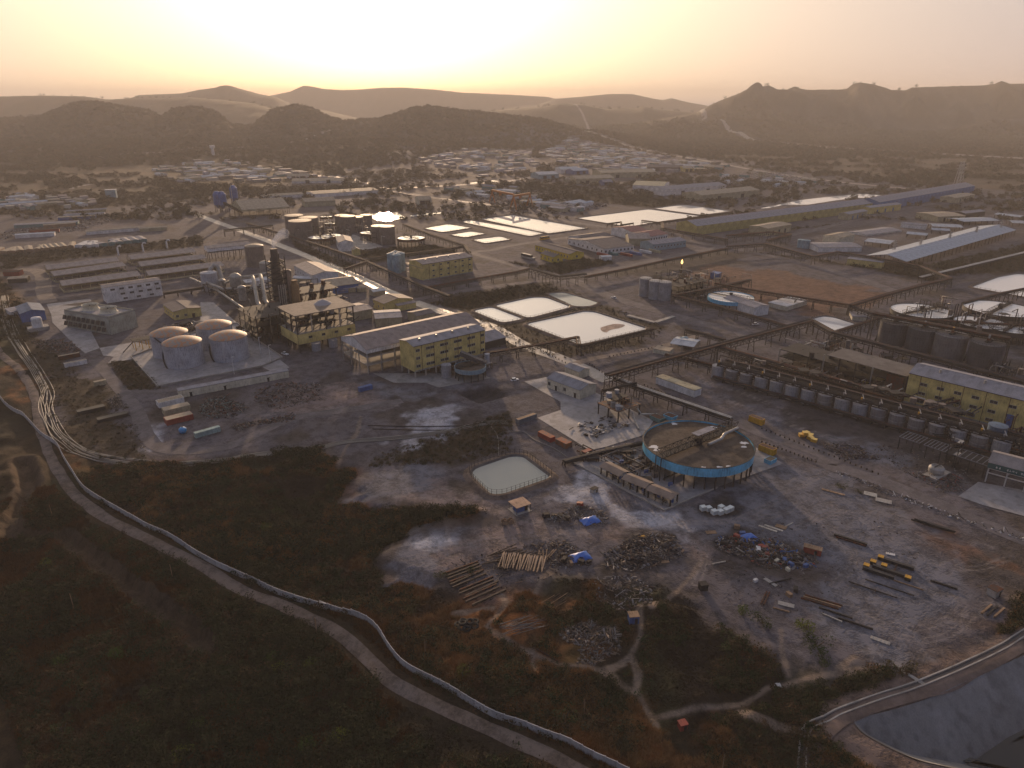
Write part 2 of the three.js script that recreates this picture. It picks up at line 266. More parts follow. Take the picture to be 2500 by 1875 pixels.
// ---------- what covers the ground, by area: earth, gravel, scrub ----------
const AREAS = [];
function area(rgb, soft, wob, ...polys) { for (const p of polys) AREAS.push({ rgb, soft, wob, p, b: boxOf(p, soft + wob) }); }
const VEG = [0.05, 0.037, 0.024], DIRT = [0.104, 0.094, 0.105], PALE = [0.36, 0.355, 0.385], GREY = [0.135, 0.135, 0.158], RED = [0.16, 0.088, 0.06], DARK = [0.042, 0.037, 0.038], PINK = [0.185, 0.143, 0.135];
area(VEG, 9, 14, [[-59,-584.9], [31,-631.2], [109.3,-497.1], [92.7,-460.5], [36.8,-430.3], [-8,-448.8]], [[-258.6,-843.2], [-181.9,-734.3], [-151.6,-705.5], [-163.4,-683.9], [-245.3,-806.1]], [[-172.5,-778.5], [-91.7,-813.2], [-62.1,-778.5], [-115.9,-746.5], [-145.2,-722.5]],
  [[-65.2,-561.2], [3.6,-617], [3.4,-568.6], [-30.6,-543.4]], [[-4.2,-722.5], [46.9,-668.5], [105,-722.5], [76.3,-740.3], [25.6,-705.5]], [[-548.4,-759], [-491.3,-792.1], [-422.6,-828], [-379.8,-875.2], [-354.7,-813.2], [-429.5,-762.2], [-481.6,-722.5], [-498.1,-683.9]],
  [[-574.7,-1568.2], [-459.6,-1519.5], [-226.1,-1360], [-310.5,-1296.1], [-472.6,-1278.9]], [[27.8,-1496.2], [151.5,-1409.4], [282.6,-1184.1], [220.7,-1121.4], [93,-1229.7], [-77.3,-1430.2]],
  [[-338.9,-470.6], [-311.4,-455.1], [-264.4,-401], [-230.3,-374.4], [-202.8,-341.3], [-186.6,-319.6], [-169,-289.4], [-204.9,-295.3], [-246.7,-349.1], [-285.2,-401]], [[-250,-419.9], [-239.9,-422.1], [-202.2,-376.2], [-217.1,-376.2]],
  [[-1.9,-302.7], [-2.2,-341.3], [-59.2,-294.1], [-63,-284.9], [-25.8,-288.3], [-2.1,-300.2]], [[261,-778.5], [328.5,-722.5], [388.6,-634.9], [417,-722.5], [335.6,-711.1]], [[268,-867], [371.2,-997.1], [343.6,-918.6], [451.1,-976.3]], [[416.3,-705.5], [636.5,-851], [519.8,-683.9], [401.9,-658.5]]);
area([0.065, 0.055, 0.05], 6, 10, [[70.8,-658.5], [235.1,-799], [249.5,-759], [221.3,-705.5], [121.7,-663.5]], [[-363.6,-553.9], [-348,-572.4], [-315.6,-523.4], [-301.6,-492.8], [-277.3,-452.6], [-279.7,-452.6]]);
area(RED, 14, 22, [[161.5,-653.1], [211.7,-710], [262,-668.5], [324,-613.9], [302.8,-569.9], [232.1,-526.1], [190.6,-577.3]], [[143.1,-229.9], [161.3,-232.2], [165.4,-217.8], [147.1,-213.7]]);
area(PINK, 8, 14, [[-12,-233.4], [12.2,-237.3], [39.1,-231.5], [38.3,-225.9], [9.1,-225], [-16.1,-212.1], [-32.8,-207.2], [-36,-217.1]], [[61.3,-230.4], [68,-231.9], [74.3,-218.8], [67.8,-212.1], [63.3,-216.8]], [[-51.8,-251.7], [-34.8,-273.7], [-18.9,-260.6], [-1.4,-247.4], [1.4,-237.3], [-20.9,-247.4]], [[-132,-381.7], [-91.7,-385.4], [-69.1,-353.9], [-104.4,-341.3], [-129.3,-341.3]]);
area(GREY, 9, 16, [[26.8,-269.7], [70,-249], [124.7,-286.7], [142.1,-278], [157.6,-221.5], [146.6,-183.4], [108.3,-165.1], [96.4,-183.4], [112.5,-207.6], [65.8,-230.6], [42.2,-250.7]], [[-66.8,-258.3], [-63.8,-276.2], [-39.3,-286.5], [-35,-274.9], [-50.4,-257.2]], [[-46.8,-209.6], [-44.9,-222.3], [-34.5,-229.6], [-17.3,-233.4], [-16.9,-225.9], [-35.4,-220.6], [-32,-201], [-38.8,-201.8]],
  [[-113.6,-419.9], [-61.4,-367.4], [-47.2,-376.2], [-12.5,-395], [-8.8,-385.4], [-54.2,-352.3]], [[110,-393.1], [118.7,-341.3], [159.4,-319.6], [184,-288.3], [175.7,-282.6], [141.2,-318.3], [120.7,-357.2], [104.7,-401]]);
area(PALE, 7, 12, [[-51.2,-344.4], [-33.1,-352.3], [-27.3,-342.9], [-37.3,-329.5], [-47.1,-330.9]], [[-56.9,-307.7], [-47.8,-312.9], [-42.9,-305.2], [-50.5,-295.3]], [[-51.2,-325.2], [-33.5,-328], [-35.8,-314.2], [-51.1,-315.6]], [[16.7,-261.7], [32,-274.9], [40.3,-268.8], [45.2,-241.3], [33,-256.1], [18.8,-257.2]], [[51.4,-241.3], [63.8,-242.1], [69.3,-231.9], [65.9,-220.9], [63.1,-223.1], [63.3,-233.4]], [[-32.3,-224.1], [-21.5,-225.9], [-18.4,-225.9], [-29.4,-221.5]], [[-199.5,-346], [-195.9,-347.5], [-167.1,-309], [-166.9,-296.5], [-175.6,-307.7]]);
area(DARK, 5, 8, PIT, [[-65.6,-363.9], [-53.5,-352.3], [-53.3,-346], [-59.9,-352.3]], [[73.9,-251.3], [85.7,-258.3], [93.5,-256.5], [94.6,-247.9], [80.7,-239.7], [72.4,-241.3]], [[-21.9,-280], [-1.6,-294.7], [5.5,-294.7], [18.5,-273.7], [16.9,-266.4], [-4.3,-257.2], [-10.1,-257.2]], [[36,-217.5], [46.7,-228.9], [61.2,-229.6], [62.2,-215.4], [43,-205.7], [32.5,-208.2]], [[76.6,-225.9], [86.7,-230.4], [100.9,-223.1], [109.4,-212.1], [102.9,-206.9], [88.1,-208.8], [75.9,-218.8]]);
area([0.05, 0.043, 0.045], 8, 14, [[141.2,-318.3], [176.4,-318.3], [194.8,-288.3], [231.8,-279.1], [274.3,-341.3], [201,-357.2], [155.5,-374.4]], [[-253.6,-658.5], [-216.5,-683.9], [-132.9,-520.2], [-144.3,-435.7], [-241.4,-568.7]]);
const TRACKS = [[[38.4,-142.1], [35.3,-152.4], [27.2,-158.6], [20.2,-159.9], [13.1,-161.8], [3,-167.9], [-2.5,-172.2], [-7.8,-178.8]], [[-7.8,-178.8], [-1.6,-189.1], [-3.4,-193.7]], [[26.4,-159.2], [35,-165.9], [39.4,-174.3], [40.8,-185.9]], [[38.4,-144.5], [52.3,-146.7], [62.7,-148.4], [72.8,-153.8], [81.3,-156.6], [91.5,-158.5], [100.8,-160.1]], [[94.4,-160.7], [100.8,-165.4]], [[79.2,-158.8], [80.1,-166.7], [83.4,-176.8]], [[35.9,-165.2], [36.4,-159.2], [34.8,-153.6]], [[44.7,-185.4], [53.6,-193.7], [61.9,-203.8], [67.4,-212.1]],
  [[7.7,-195.1], [10.3,-202.6], [15.3,-207.2]], [[-78.6,-336.8], [-76.7,-318.3], [-78.6,-302.7], [-79,-284.9]], [[-18.7,-185.5], [-6.4,-187.1]], [[61.1,-144.5], [69.6,-140.6], [75.5,-139]], [[6.3,-158.6], [5.8,-167.2]]];
// wheel ruts pressed into the open yards
const RUTS = [[[-38.5,-213.7], [-24.1,-218.8], [-6.5,-225.9], [17.2,-230.6], [53.2,-231.9], [67.1,-237.3], [84.6,-238.1], [129.7,-270.9], [138.3,-277.9]], [[-36.8,-208], [-21.2,-214.6], [-3.9,-224.1], [27.6,-229.6]], [[-36.4,-220.6], [-24.4,-222.3], [-9.1,-227.8]], [[-50.4,-257.2], [-34,-265.2], [-15.8,-257.2], [0.3,-242.3], [22.5,-231.5]], [[-55.4,-252.8], [-38.9,-257.2], [-21.3,-252.8], [-4.1,-242.3]], [[66.2,-233.4], [69.9,-222.3], [68.5,-212.1], [62.4,-199.5]], [[80.3,-238.1], [108.6,-244.5], [124.2,-256.9], [140,-232.2], [147.4,-214.4], [159.5,-207.8], [179.3,-214.4]], [[116.3,-248.2], [123,-232.2], [123.5,-214.4], [108.9,-198.6]], [[108.9,-233.4], [128,-244.1], [153.3,-241.6], [162.1,-226.2], [175.6,-221.2]], [[114.8,-183.7], [122.3,-177.5], [133.9,-179.8], [146.4,-187.7], [147.6,-194.5]], [[114.5,-177.5], [122.1,-172.4], [134,-174.5], [146.7,-183.7]], [[-126.4,-374.4], [-104.6,-381.7], [-84.6,-367.4], [-62.5,-352.3]], [[-123,-341.3], [-99.7,-347.5], [-69.7,-357.2]], [[-143.3,-338.3], [-125.7,-341.3], [-117.3,-353.9]], [[101.2,-385.4], [120.7,-357.2], [139.4,-329.5], [160.7,-309]], [[110,-393.1], [135.2,-362.2], [148.1,-336.8]]];
const RUT_B = RUTS.map((t) => boxOf(t, 4)), RUT_S = RUTS.map((t) => spline(t, 6));
const TRACK_B = TRACKS.map((t) => boxOf(t, 4));
function cover(x, z) {
  const far = sstep(-1020, -1080, z + (noise(x / 60, z / 60) - 0.5) * 160), h = far > 0 ? hills(x, z) : 0, p = plantness(x, z);
  const n1 = fbm(x / 55, z / 55, 4), n2 = fbm(x / 9 + 40, z / 9, 3), n3 = noise(x / 2.3, z / 2.3);
  // rough ground: dry straw, dark brown and dull green in patches
  const dry = sstep(0.40, 0.62, n1 + (n2 - 0.5) * 0.5), grn = sstep(0.52, 0.66, fbm(x / 30 + 90, z / 30 + 7, 3));
  const ou = p < 1 ? outside(x, z) : 0, rs = z > -420 ? 1 - ou : 0;
  let c = [lerp(0.026, 0.12 + 0.05 * rs, dry), lerp(0.019, 0.062 + 0.008 * rs, dry), lerp(0.014, 0.026, dry)]; if (ou > 0) c = c.map((v, i) => lerp(v, [0.022, 0.018, 0.012][i] + v * 0.22, ou));  // vignette darkness painted into the ground colour beyond the wall
  c = [lerp(c[0], 0.034, grn * 0.7), lerp(c[1], 0.036, grn * 0.7), lerp(c[2], 0.017, grn * 0.7)];
  if (far > 0) { const k = far * 0.75, m = h > 4 ? sstep(0.5, 0.7, fbm(x / 60, z / 120, 4)) * 0.8 : sstep(0.42, 0.72, fbm(x / 75, z / 55, 5)); c = [lerp(c[0], lerp(0.05, 0.105, m), k), lerp(c[1], lerp(0.04, 0.085, m), k), lerp(c[2], lerp(0.028, 0.071, m), k)]; }
  if (p > 0) {
    const v = sstep(0.56, 0.7, fbm(x / 26 + 3, z / 26 + 50, 4)) * 0.55, w = 0.75 + 0.5 * fbm(x / 14 + 9, z / 14, 3);
    const d = [lerp(DIRT[0] * w, VEG[0], v), lerp(DIRT[1] * w, VEG[1], v), lerp(DIRT[2] * w, VEG[2], v)];
    for (let i = 0; i < 3; i++) c[i] = lerp(c[i], d[i], p);
  }
  if (z > -1300) for (const a of AREAS) if (inBox(a.b, x, z)) {
    const d = sdPoly(a.p, x, z) + (fbm(x / 11, z / 11, 3) - 0.5) * 2 * a.wob + (n3 - 0.5) * a.wob * 0.25, k = sstep(a.soft * 0.5, -a.soft * 0.5, d) * 0.92;
    if (k > 0) { const w = 0.8 + 0.4 * n2; for (let i = 0; i < 3; i++) c[i] = lerp(c[i], a.rgb[i] * w, k); }
  }
  if (z > -420) for (let i = 0; i < TRACKS.length; i++) if (inBox(TRACK_B[i], x, z)) {
    const d = sdLine(TRACKS[i], x, z) + (n2 - 0.5) * 1.6, k = sstep(1.6, 0.5, d) * 0.8; c = [lerp(c[0], 0.2, k), lerp(c[1], 0.155, k), lerp(c[2], 0.125, k)];
  }
  if (z > -470 && p > 0.2) for (let i = 0; i < RUTS.length; i++) if (inBox(RUT_B[i], x, z)) { const d = sdLine(RUT_S[i], x, z); if (d < 3) { const k = (sstep(0.55, 0.1, Math.abs(d - 1.05)) * 0.5 + sstep(2.6, 1.6, d) * 0.12) * (0.4 + n2); for (let q = 0; q < 3; q++) c[q] = lerp(c[q], [0.21, 0.185, 0.18][q], k); } }
  if (z > -330 && x < -20) { const k = sstep(6.5, 4.5, sdLine(TRENCH, x, z) + (n2 - 0.5) * 2) * 0.85; c = [lerp(c[0], 0.085, k), lerp(c[1], 0.058, k), lerp(c[2], 0.04, k)]; }
  if (inBox(BASIN_B, x, z)) { const d = sdPoly(BASIN, x, z); const k = sstep(10, 7, d) * (d > 0 ? 1 : 1); c = [lerp(c[0], 0.15, k), lerp(c[1], 0.11, k), lerp(c[2], 0.095, k)]; }
  return c;
}
{
  const az = []; for (let a = -180; a < -46; a += 6) az.push(a); for (let a = -46; a <= 46; a += 0.17) az.push(a); for (let a = 52; a <= 180; a += 6) az.push(a); az.push(180);
  const rad = [0.5]; let r = 25; while (r < 110) { rad.push(r); r += 25; }
  r = 112; while (r < 10800) { rad.push(r); r += Math.min((r * r + 152 * 152) / 152 * 0.00185, r * 0.0105); }
  const nA = az.length, nR = rad.length, pos = new Float32Array(nA * nR * 3), col = new Float32Array(nA * nR * 3), uv = new Float32Array(nA * nR * 2), hil = new Uint8Array(nA * nR);
  let k = 0;
  for (const q of rad) for (const a of az) {
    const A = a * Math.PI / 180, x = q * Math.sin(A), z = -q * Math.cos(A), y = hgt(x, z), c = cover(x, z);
    pos.set([x, y, z], k * 3); col.set(c, k * 3); uv.set([x, z], k * 2); hil[k] = z < -1450 && hills(x, z) > 5 ? 1 : 0; k++;
  }
  const idx = [[], []];
  for (let i = 0; i < nR - 1; i++) for (let j = 0; j < nA - 1; j++) { const a = i * nA + j, b = a + 1, c = a + nA, d = c + 1, L = idx[hil[a] && hil[b] && hil[c] && hil[d] ? 1 : 0]; L.push(a, b, d, a, d, c); }
  const attr = [new THREE.BufferAttribute(pos, 3), new THREE.BufferAttribute(col, 3), new THREE.BufferAttribute(uv, 2)];
  const whole = new THREE.BufferGeometry(); whole.setAttribute('position', attr[0]); whole.setIndex(idx[0].concat(idx[1])); whole.computeVertexNormals();
  const m = new THREE.MeshPhysicalMaterial({ vertexColors: true, map: T_ground, bumpMap: T_ground, bumpScale: 0.35, roughness: 0.97, specularIntensity: 0.15, side: THREE.DoubleSide }); m.name = 'earth';
  ['ground', 'hills'].forEach((name, n) => {
    const g = new THREE.BufferGeometry(); g.setAttribute('position', attr[0]); g.setAttribute('color', attr[1]); g.setAttribute('uv', attr[2]); g.setAttribute('normal', whole.attributes.normal); g.setIndex(idx[n]);
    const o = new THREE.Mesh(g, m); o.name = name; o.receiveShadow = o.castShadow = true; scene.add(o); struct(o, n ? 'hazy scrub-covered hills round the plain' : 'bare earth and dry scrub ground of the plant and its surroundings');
  });
  console.log('ground', idx[0].length / 3, idx[1].length / 3);
}
// ---------- roads, paths, slabs: sheets above the ground ----------
let lift = 0.03;
function ribbon(name, P, w, m, label, step = 4, wob = 0.12, over = 0) {
  const S = spline(P, step), g = new THREE.BufferGeometry(), p = [], uv = [], ix = []; lift += 0.006;
  for (let i = 0; i < S.length; i++) {
    const a = S[Math.max(0, i - 1)], b = S[Math.min(S.length - 1, i + 1)], l = dist(a, b) || 1, nx = -(b[1] - a[1]) / l, nz = (b[0] - a[0]) / l;
    const ww = typeof w === 'function' ? w(i / (S.length - 1)) : w;
    for (const s of [-1, -0.33, 0.33, 1]) { const q = s * (ww / 2) * (1 + (Math.abs(s) === 1 ? (noise(i * 0.31, s * 5 + P[0][0]) - 0.5) * 2 * wob : 0)); const x = S[i][0] + nx * q, z = S[i][1] + nz * q; p.push(x, hgt(x, z) + lift + over + (Math.abs(s) === 1 ? -over * 0.7 : 0), z); uv.push(x, z); }
    if (i) for (let k = 0; k < 3; k++) { const c = i * 4 + k, d = c - 4; ix.push(d, d + 1, c + 1, d, c + 1, c); }
  }
  g.setAttribute('position', new THREE.Float32BufferAttribute(p, 3)); g.setAttribute('uv', new THREE.Float32BufferAttribute(uv, 2)); g.setIndex(ix); g.computeVertexNormals();
  const o = new THREE.Mesh(g, m); o.name = name; o.receiveShadow = true; scene.add(o); return struct(o, label);
}
function sheet(name, P, m, label, y = null) {
  lift += 0.006; const yy = y ?? lift, s = new THREE.Shape(P.map((q) => new THREE.Vector2(q[0], -q[1]))), g = new THREE.ShapeGeometry(s); g.rotateX(-Math.PI / 2); g.translate(0, yy, 0);
  const p = g.attributes.position, uv = []; for (let i = 0; i < p.count; i++) uv.push(p.getX(i), p.getZ(i)); g.setAttribute('uv', new THREE.Float32BufferAttribute(uv, 2));
  const o = new THREE.Mesh(g, m); o.name = name; o.receiveShadow = true; scene.add(o); return struct(o, label);
}
const DIRTROAD = M('dirt_road', [0.135, 0.122, 0.13], { map: T_road, rough: 0.9, spec: 0.2 }), HARDROAD = M('hard_road', [0.22, 0.21, 0.22], { map: T_road, rough: 0.5, spec: 0.9 }), SLAB = M('slab', [0.27, 0.265, 0.285], { map: T_concrete, rough: 0.7 }), TRACKM = M('track', [0.18, 0.145, 0.125], { map: T_road, rough: 0.95 }), FARROAD = M('far_road', [0.3, 0.255, 0.23], { map: T_road, rough: 0.7 });
ribbon('dirt_road', PERIM, 4.4, M('perimeter_dirt', [0.155, 0.122, 0.105], { map: T_ground, rough: 0.95, spec: 0.15 }), 'pale dirt road that follows the concrete perimeter wall', 2.5, 0.16, 0.35);
ribbon('road', [[-528.5,-1128], [-494.3,-1095.5], [-412.9,-997.1], [-317,-879.4], [-231.8,-771.9], [-159.4,-676.1], [-103.4,-596], [-66,-550.4], [-38.4,-520.2], [-15.5,-498.2], [7.5,-455.6], [28,-432.1], [38.9,-417.7], [49.1,-402], [56.8,-389.2]], 11, HARDROAD, 'long straight main road through the plant', 6, 0.05);
ribbon('road', [[74.5,-1076.8], [-94.3,-1214.2], [-200.1,-1331.9], [-239.1,-1385.3], [-221.1,-1399.3], [-111.8,-1451.6], [8.7,-1555.8], [59.2,-1633.6]], 12, FARROAD, 'shining road bend beyond the settling ponds', 8, 0.05);
ribbon('road', [[-427.8,-1689.8], [-303.6,-1473.5], [-239.1,-1385.3], [-115.4,-1229.7], [6.1,-1076.8], [60.5,-1007.8], [133.1,-932.4], [183.4,-875.2], [227.3,-820.5], [266.3,-771.9], [305,-694.5], [328.3,-621.4], [331.3,-596]], 13, DIRTROAD, 'wide dirt road from the bend past the ponds', 8, 0.06);
ribbon('road', [[132.5,-927.8], [66.9,-867], [-4.7,-809.6], [-23.2,-785.2], [-42.4,-775.2], [4.1,-705.5], [13.4,-689.2]], 9, DIRTROAD, 'dirt road round the low office buildings', 6, 0.08);
ribbon('road', [[44.3,-644.1], [68.8,-661], [113.7,-700], [172,-752.7], [237,-806.1], [355.4,-892.1], [541.8,-1064.7], [732.3,-1214.2], [963.7,-1350.5]], 11, DIRTROAD, 'straight cross road toward the long shed', 8, 0.05);
ribbon('road', [[13.4,-689.2], [55.2,-644.1], [85.9,-580], [117,-536.6], [152.1,-495.7], [160.7,-495.8], [167.5,-452.6], [183.3,-431.1]], 12, DIRTROAD, 'stony dirt road past the rectangular ponds', 6, 0.1);
ribbon('road', [[-135.9,-495.7], [-76.7,-576.2], [3.7,-630.3], [44.3,-644.1]], 9, DIRTROAD, 'dirt road under the pipe bridge junction', 6, 0.08);
ribbon('road', [[38.9,-417.7], [50.2,-426.5], [100.5,-452.6], [140.5,-484.3]], 6, TRACKM, 'narrow track along the lower pond bank', 5, 0.12);
ribbon('road', [[112.1,-338.3], [123.6,-318.3], [146.7,-289.4], [140.7,-286.2], [158.6,-270.9], [174.6,-248.2], [191.3,-225.5], [197.7,-217.8]], 9, DIRTROAD, 'dirt road with stone markers beside the storage yard', 4, 0.1);
ribbon('road', [[-484.3,-689.2], [-463.5,-683.9], [-398.2,-591.9], [-377.8,-564.9]], 12, TRACKM, 'sandy track round the end of the long sheds', 4, 0.15);
ribbon('road', [[-265.5,-426.5], [-225.5,-378], [-200.3,-347.5], [-177.5,-312.9], [-161.4,-299], [-136.1,-302.7], [-114.6,-333.8], [-81,-349.1], [-60.2,-358.9]], 7, DIRTROAD, 'whitish service road round the pipe yard', 4, 0.14);
ribbon('road', [[-218.4,-370.9], [-190.7,-376.2], [-156.1,-417.7], [-136.3,-413.4], [-119,-426.5]], 6.5, DIRTROAD, 'service road between tank bund and low wall', 4, 0.1);
ribbon('road', [[-9.5,-1515.8], [62.7,-1667], [143.9,-1920.3]], 10, FARROAD, 'far dirt road', 10, 0.05);
const HAUL1 = [[371.1,-5048], [412.6,-4071.2], [259.1,-3364.1], [316,-3103.4], [419.7,-2713.5], [484.4,-2364.8], [543.3,-2077], [598,-1735.9], [681.7,-1493.1], [777.4,-1351.1]];
ribbon('road', HAUL1, 15, FARROAD, 'winding haul road across the far plain', 12, 0.05, 1);
const HAUL2 = [[1489.7,-2165], [1357.8,-2364.8], [1163.3,-2685.3], [1029.9,-3342.5], [998.9,-3777.7], [1072.2,-4340.5]];
ribbon('road', HAUL2, 26, FARROAD, 'pale haul road at the foot of the plateau', 12, 0.05, 2);
ribbon('road', [[-838.6,-1388.9], [-839.8,-1471.1], [-721.2,-1515.8], [-591.9,-1553.4]], 9, FARROAD, 'dirt track across the scrub plain', 10, 0.1);
ribbon('road', [[-1150,-2060.2], [-983.4,-2240.8], [-749.5,-2386.8], [-653.1,-2771.6], [-480.2,-2713.5]], 12, FARROAD, 'thin dirt road along the foot of the hills', 12, 0.1, 1);
ribbon('road', [[-723,-1995.6], [-519.5,-1724], [-355.2,-1587.9], [-243.4,-1396.8]], 12, FARROAD, 'dirt road joining the bend', 12, 0.1);
ribbon('road', [[-454.1,-2240.8], [-339.4,-2420.5], [-161.4,-2455.2]], 10, FARROAD, 'dirt road behind the far town', 12, 0.1);
sheet('concrete_yard', [[-377.3,-559.4], [-351.1,-576.2], [-345.9,-568.6], [-363.7,-555.7], [-348.4,-554.1], [-274.5,-448.8], [-278,-438], [-292.4,-452.6], [-341.5,-507.8], [-355.8,-530]], SLAB, 'light concrete access road beside the cooling tower');
sheet('concrete_yard', [[-274.5,-448.8], [-257.1,-461.4], [-239.2,-452.6], [-233.5,-440.4], [-241.1,-436.9], [-242.1,-426.5], [-253.1,-418.8], [-255.8,-431.1], [-263.9,-433.4]], SLAB, 'light concrete apron at the steel steps');
sheet('concrete_yard', [[-254.8,-565], [-244.2,-565], [-168.3,-455.1], [-137.2,-411.3], [-142.7,-401], [-172.6,-428.8], [-204.6,-481.5], [-219.3,-460.1], [-227.8,-480.1], [-221.9,-484.3]], SLAB, 'concrete road beside the storage tanks');
sheet('concrete_yard', [[7.3,-387.3], [20.8,-395], [36.9,-360.5], [47.1,-370.9], [72.7,-332.4], [65,-315.6], [44.7,-302.7], [36.5,-299], [13.2,-336], [25.8,-346], [26.5,-357.2]], SLAB, 'concrete yard round the process platform');
sheet('concrete_yard', [[33.8,-288.3], [62,-305.2], [79.5,-315.6], [115.7,-301.4], [122.8,-285.7], [87.5,-264.8], [61.6,-246.2], [42.6,-268.6], [27.9,-286.8]], SLAB, 'concrete base of the blue thickener');
sheet('concrete_yard', [[185,-256.9], [200.7,-269], [218.8,-260.5], [204.8,-240], [191.3,-249.9]], SLAB, 'pale concrete yard at the green-fronted shed');
sheet('concrete_yard', [[-84.1,-401], [-19.8,-401], [-12.5,-393.1], [-41.9,-378], [-50.2,-385.4], [-68.9,-385.4]], M('slab_grey', [0.26, 0.255, 0.26], { map: T_concrete, rough: 0.75 }), 'grey concrete floor below the yellow filter building');
// ---------- water ----------
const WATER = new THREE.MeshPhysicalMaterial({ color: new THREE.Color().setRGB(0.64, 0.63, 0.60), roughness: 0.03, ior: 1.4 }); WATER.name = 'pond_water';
const MILKY = new THREE.MeshPhysicalMaterial({ color: new THREE.Color().setRGB(0.17, 0.205, 0.215), roughness: 0.12, ior: 1.34 }); MILKY.name = 'milky_water';
const DEEP = new THREE.MeshPhysicalMaterial({ color: new THREE.Color().setRGB(0.012, 0.016, 0.02), roughness: 0.06, ior: 1.33 }); DEEP.name = 'deep_water';
const BANK = M('bank', [0.13, 0.10, 0.085], { map: T_ground, rough: 0.95, spec: 0.15 }), LINER = M('liner', [0.085, 0.08, 0.085], { map: T_grime, rough: 0.55 });
const FENCE = M('fence_steel', [0.03, 0.03, 0.032], { rough: 0.8, spec: 0.2 });
function roundPoly(P, r, n = 4) {
  const out = [];
  for (let i = 0; i < P.length; i++) {
    const a = P[(i + P.length - 1) % P.length], b = P[i], c = P[(i + 1) % P.length], la = dist(a, b), lc = dist(b, c), q = Math.min(r, la * 0.45, lc * 0.45), s = mid(b, a, q / la), e = mid(b, c, q / lc);
    for (let k = 0; k <= n; k++) { const t = k / n; out.push([(1 - t) * (1 - t) * s[0] + 2 * t * (1 - t) * b[0] + t * t * e[0], (1 - t) * (1 - t) * s[1] + 2 * t * (1 - t) * b[1] + t * t * e[1]]); }
  }
  return out;
}
const PONDS = [];
const area2 = (P) => { let s = 0; for (let i = 0, j = P.length - 1; i < P.length; j = i++) s += P[j][0] * P[i][1] - P[i][0] * P[j][1]; return s / 2; };
function offsetPoly(P, d) { // outward by d
  const s = area2(P) > 0 ? 1 : -1, n = P.length;
  return P.map((q, i) => { const a = P[(i + n - 1) % n], b = P[(i + 1) % n], l = Math.hypot(b[0] - a[0], b[1] - a[1]) || 1; return [q[0] + s * d * (b[1] - a[1]) / l, q[1] - s * d * (b[0] - a[0]) / l]; });
}
function pond(P, label, o = {}) {
  PONDS.push([P, boxOf(P, 6)]); const r = roundPoly(P, o.round ?? 5), y = o.y ?? 0.25, bh = o.bank ?? 0.9, w = o.bw ?? 3.5;
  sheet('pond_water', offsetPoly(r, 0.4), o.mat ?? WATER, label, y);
  if (bh > 0) {
    const a = r, b = offsetPoly(r, bh * 1.1), c = offsetPoly(r, bh * 1.1 + w * 0.4), d = offsetPoly(r, bh * 1.1 + w), n = r.length;
    const li = new GB(), ba = new GB();
    for (let i = 0; i < n; i++) {
      const j = (i + 1) % n; li.quad([a[i][0], y - 0.1, a[i][1]], [a[j][0], y - 0.1, a[j][1]], [b[j][0], bh, b[j][1]], [b[i][0], bh, b[i][1]]);
      ba.quad([b[i][0], bh, b[i][1]], [b[j][0], bh, b[j][1]], [c[j][0], bh, c[j][1]], [c[i][0], bh, c[i][1]]); ba.quad([c[i][0], bh, c[i][1]], [c[j][0], bh, c[j][1]], [d[j][0], -0.05, d[j][1]], [d[i][0], -0.05, d[i][1]]);
    }
    struct(li.build('pond_liner', LINER, scene), 'dark lining of ' + label); struct(ba.build('pond_bank', BANK, scene), 'earth bank of ' + label);
    if (o.fence) { // a post-and-rail fence on the bank
      const t = thing('pond_fence', 'dark post and rail fence round ' + label, 'fence'), ring = offsetPoly(r, bh * 1.1 + 0.5), rail = new GB(); let acc = 0;
      const step = o.fence, fh = o.fh ?? 1.4, post = new GB().box(0, 0, 0, 0.16, fh, 0.16).geo();
      for (let i = 0; i < n; i++) {
        const p = ring[i], q = ring[(i + 1) % n], l = dist(p, q); rail.beam([p[0], bh + fh * 0.95, p[1]], [q[0], bh + fh * 0.95, q[1]], 0.07).beam([p[0], bh + fh * 0.5, p[1]], [q[0], bh + fh * 0.5, q[1]], 0.06);
        for (; acc < l; acc += step) { const e = mid(p, q, acc / l), m = new THREE.Mesh(post, FENCE); m.name = 'post'; m.castShadow = true; m.position.set(e[0], bh, e[1]); t.add(m); }
        acc -= l;
      }
      rail.build('rail', FENCE, t);
    }
  }
}
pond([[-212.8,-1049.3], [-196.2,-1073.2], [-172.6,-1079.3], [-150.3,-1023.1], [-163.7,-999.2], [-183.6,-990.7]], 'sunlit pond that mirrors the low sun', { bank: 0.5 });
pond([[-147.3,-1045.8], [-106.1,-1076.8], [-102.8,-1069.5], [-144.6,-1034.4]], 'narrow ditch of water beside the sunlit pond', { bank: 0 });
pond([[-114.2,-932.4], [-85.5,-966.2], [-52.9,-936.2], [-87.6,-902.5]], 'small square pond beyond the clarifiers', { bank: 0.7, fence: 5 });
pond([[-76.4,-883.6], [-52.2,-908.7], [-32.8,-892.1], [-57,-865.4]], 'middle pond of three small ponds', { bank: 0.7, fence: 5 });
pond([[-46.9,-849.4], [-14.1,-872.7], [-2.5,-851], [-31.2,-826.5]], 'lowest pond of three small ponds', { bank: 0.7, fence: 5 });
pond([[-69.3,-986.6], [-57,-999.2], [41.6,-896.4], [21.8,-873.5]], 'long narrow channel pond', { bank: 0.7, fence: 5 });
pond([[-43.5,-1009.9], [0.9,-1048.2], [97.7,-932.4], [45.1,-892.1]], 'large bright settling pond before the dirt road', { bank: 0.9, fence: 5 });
pond([[90.9,-1019.8], [209.7,-1110.9], [270.9,-1038.9], [206.1,-990.7], [153.3,-943.7]], 'largest settling pond beside the pipe crossing', { bank: 0.9 });
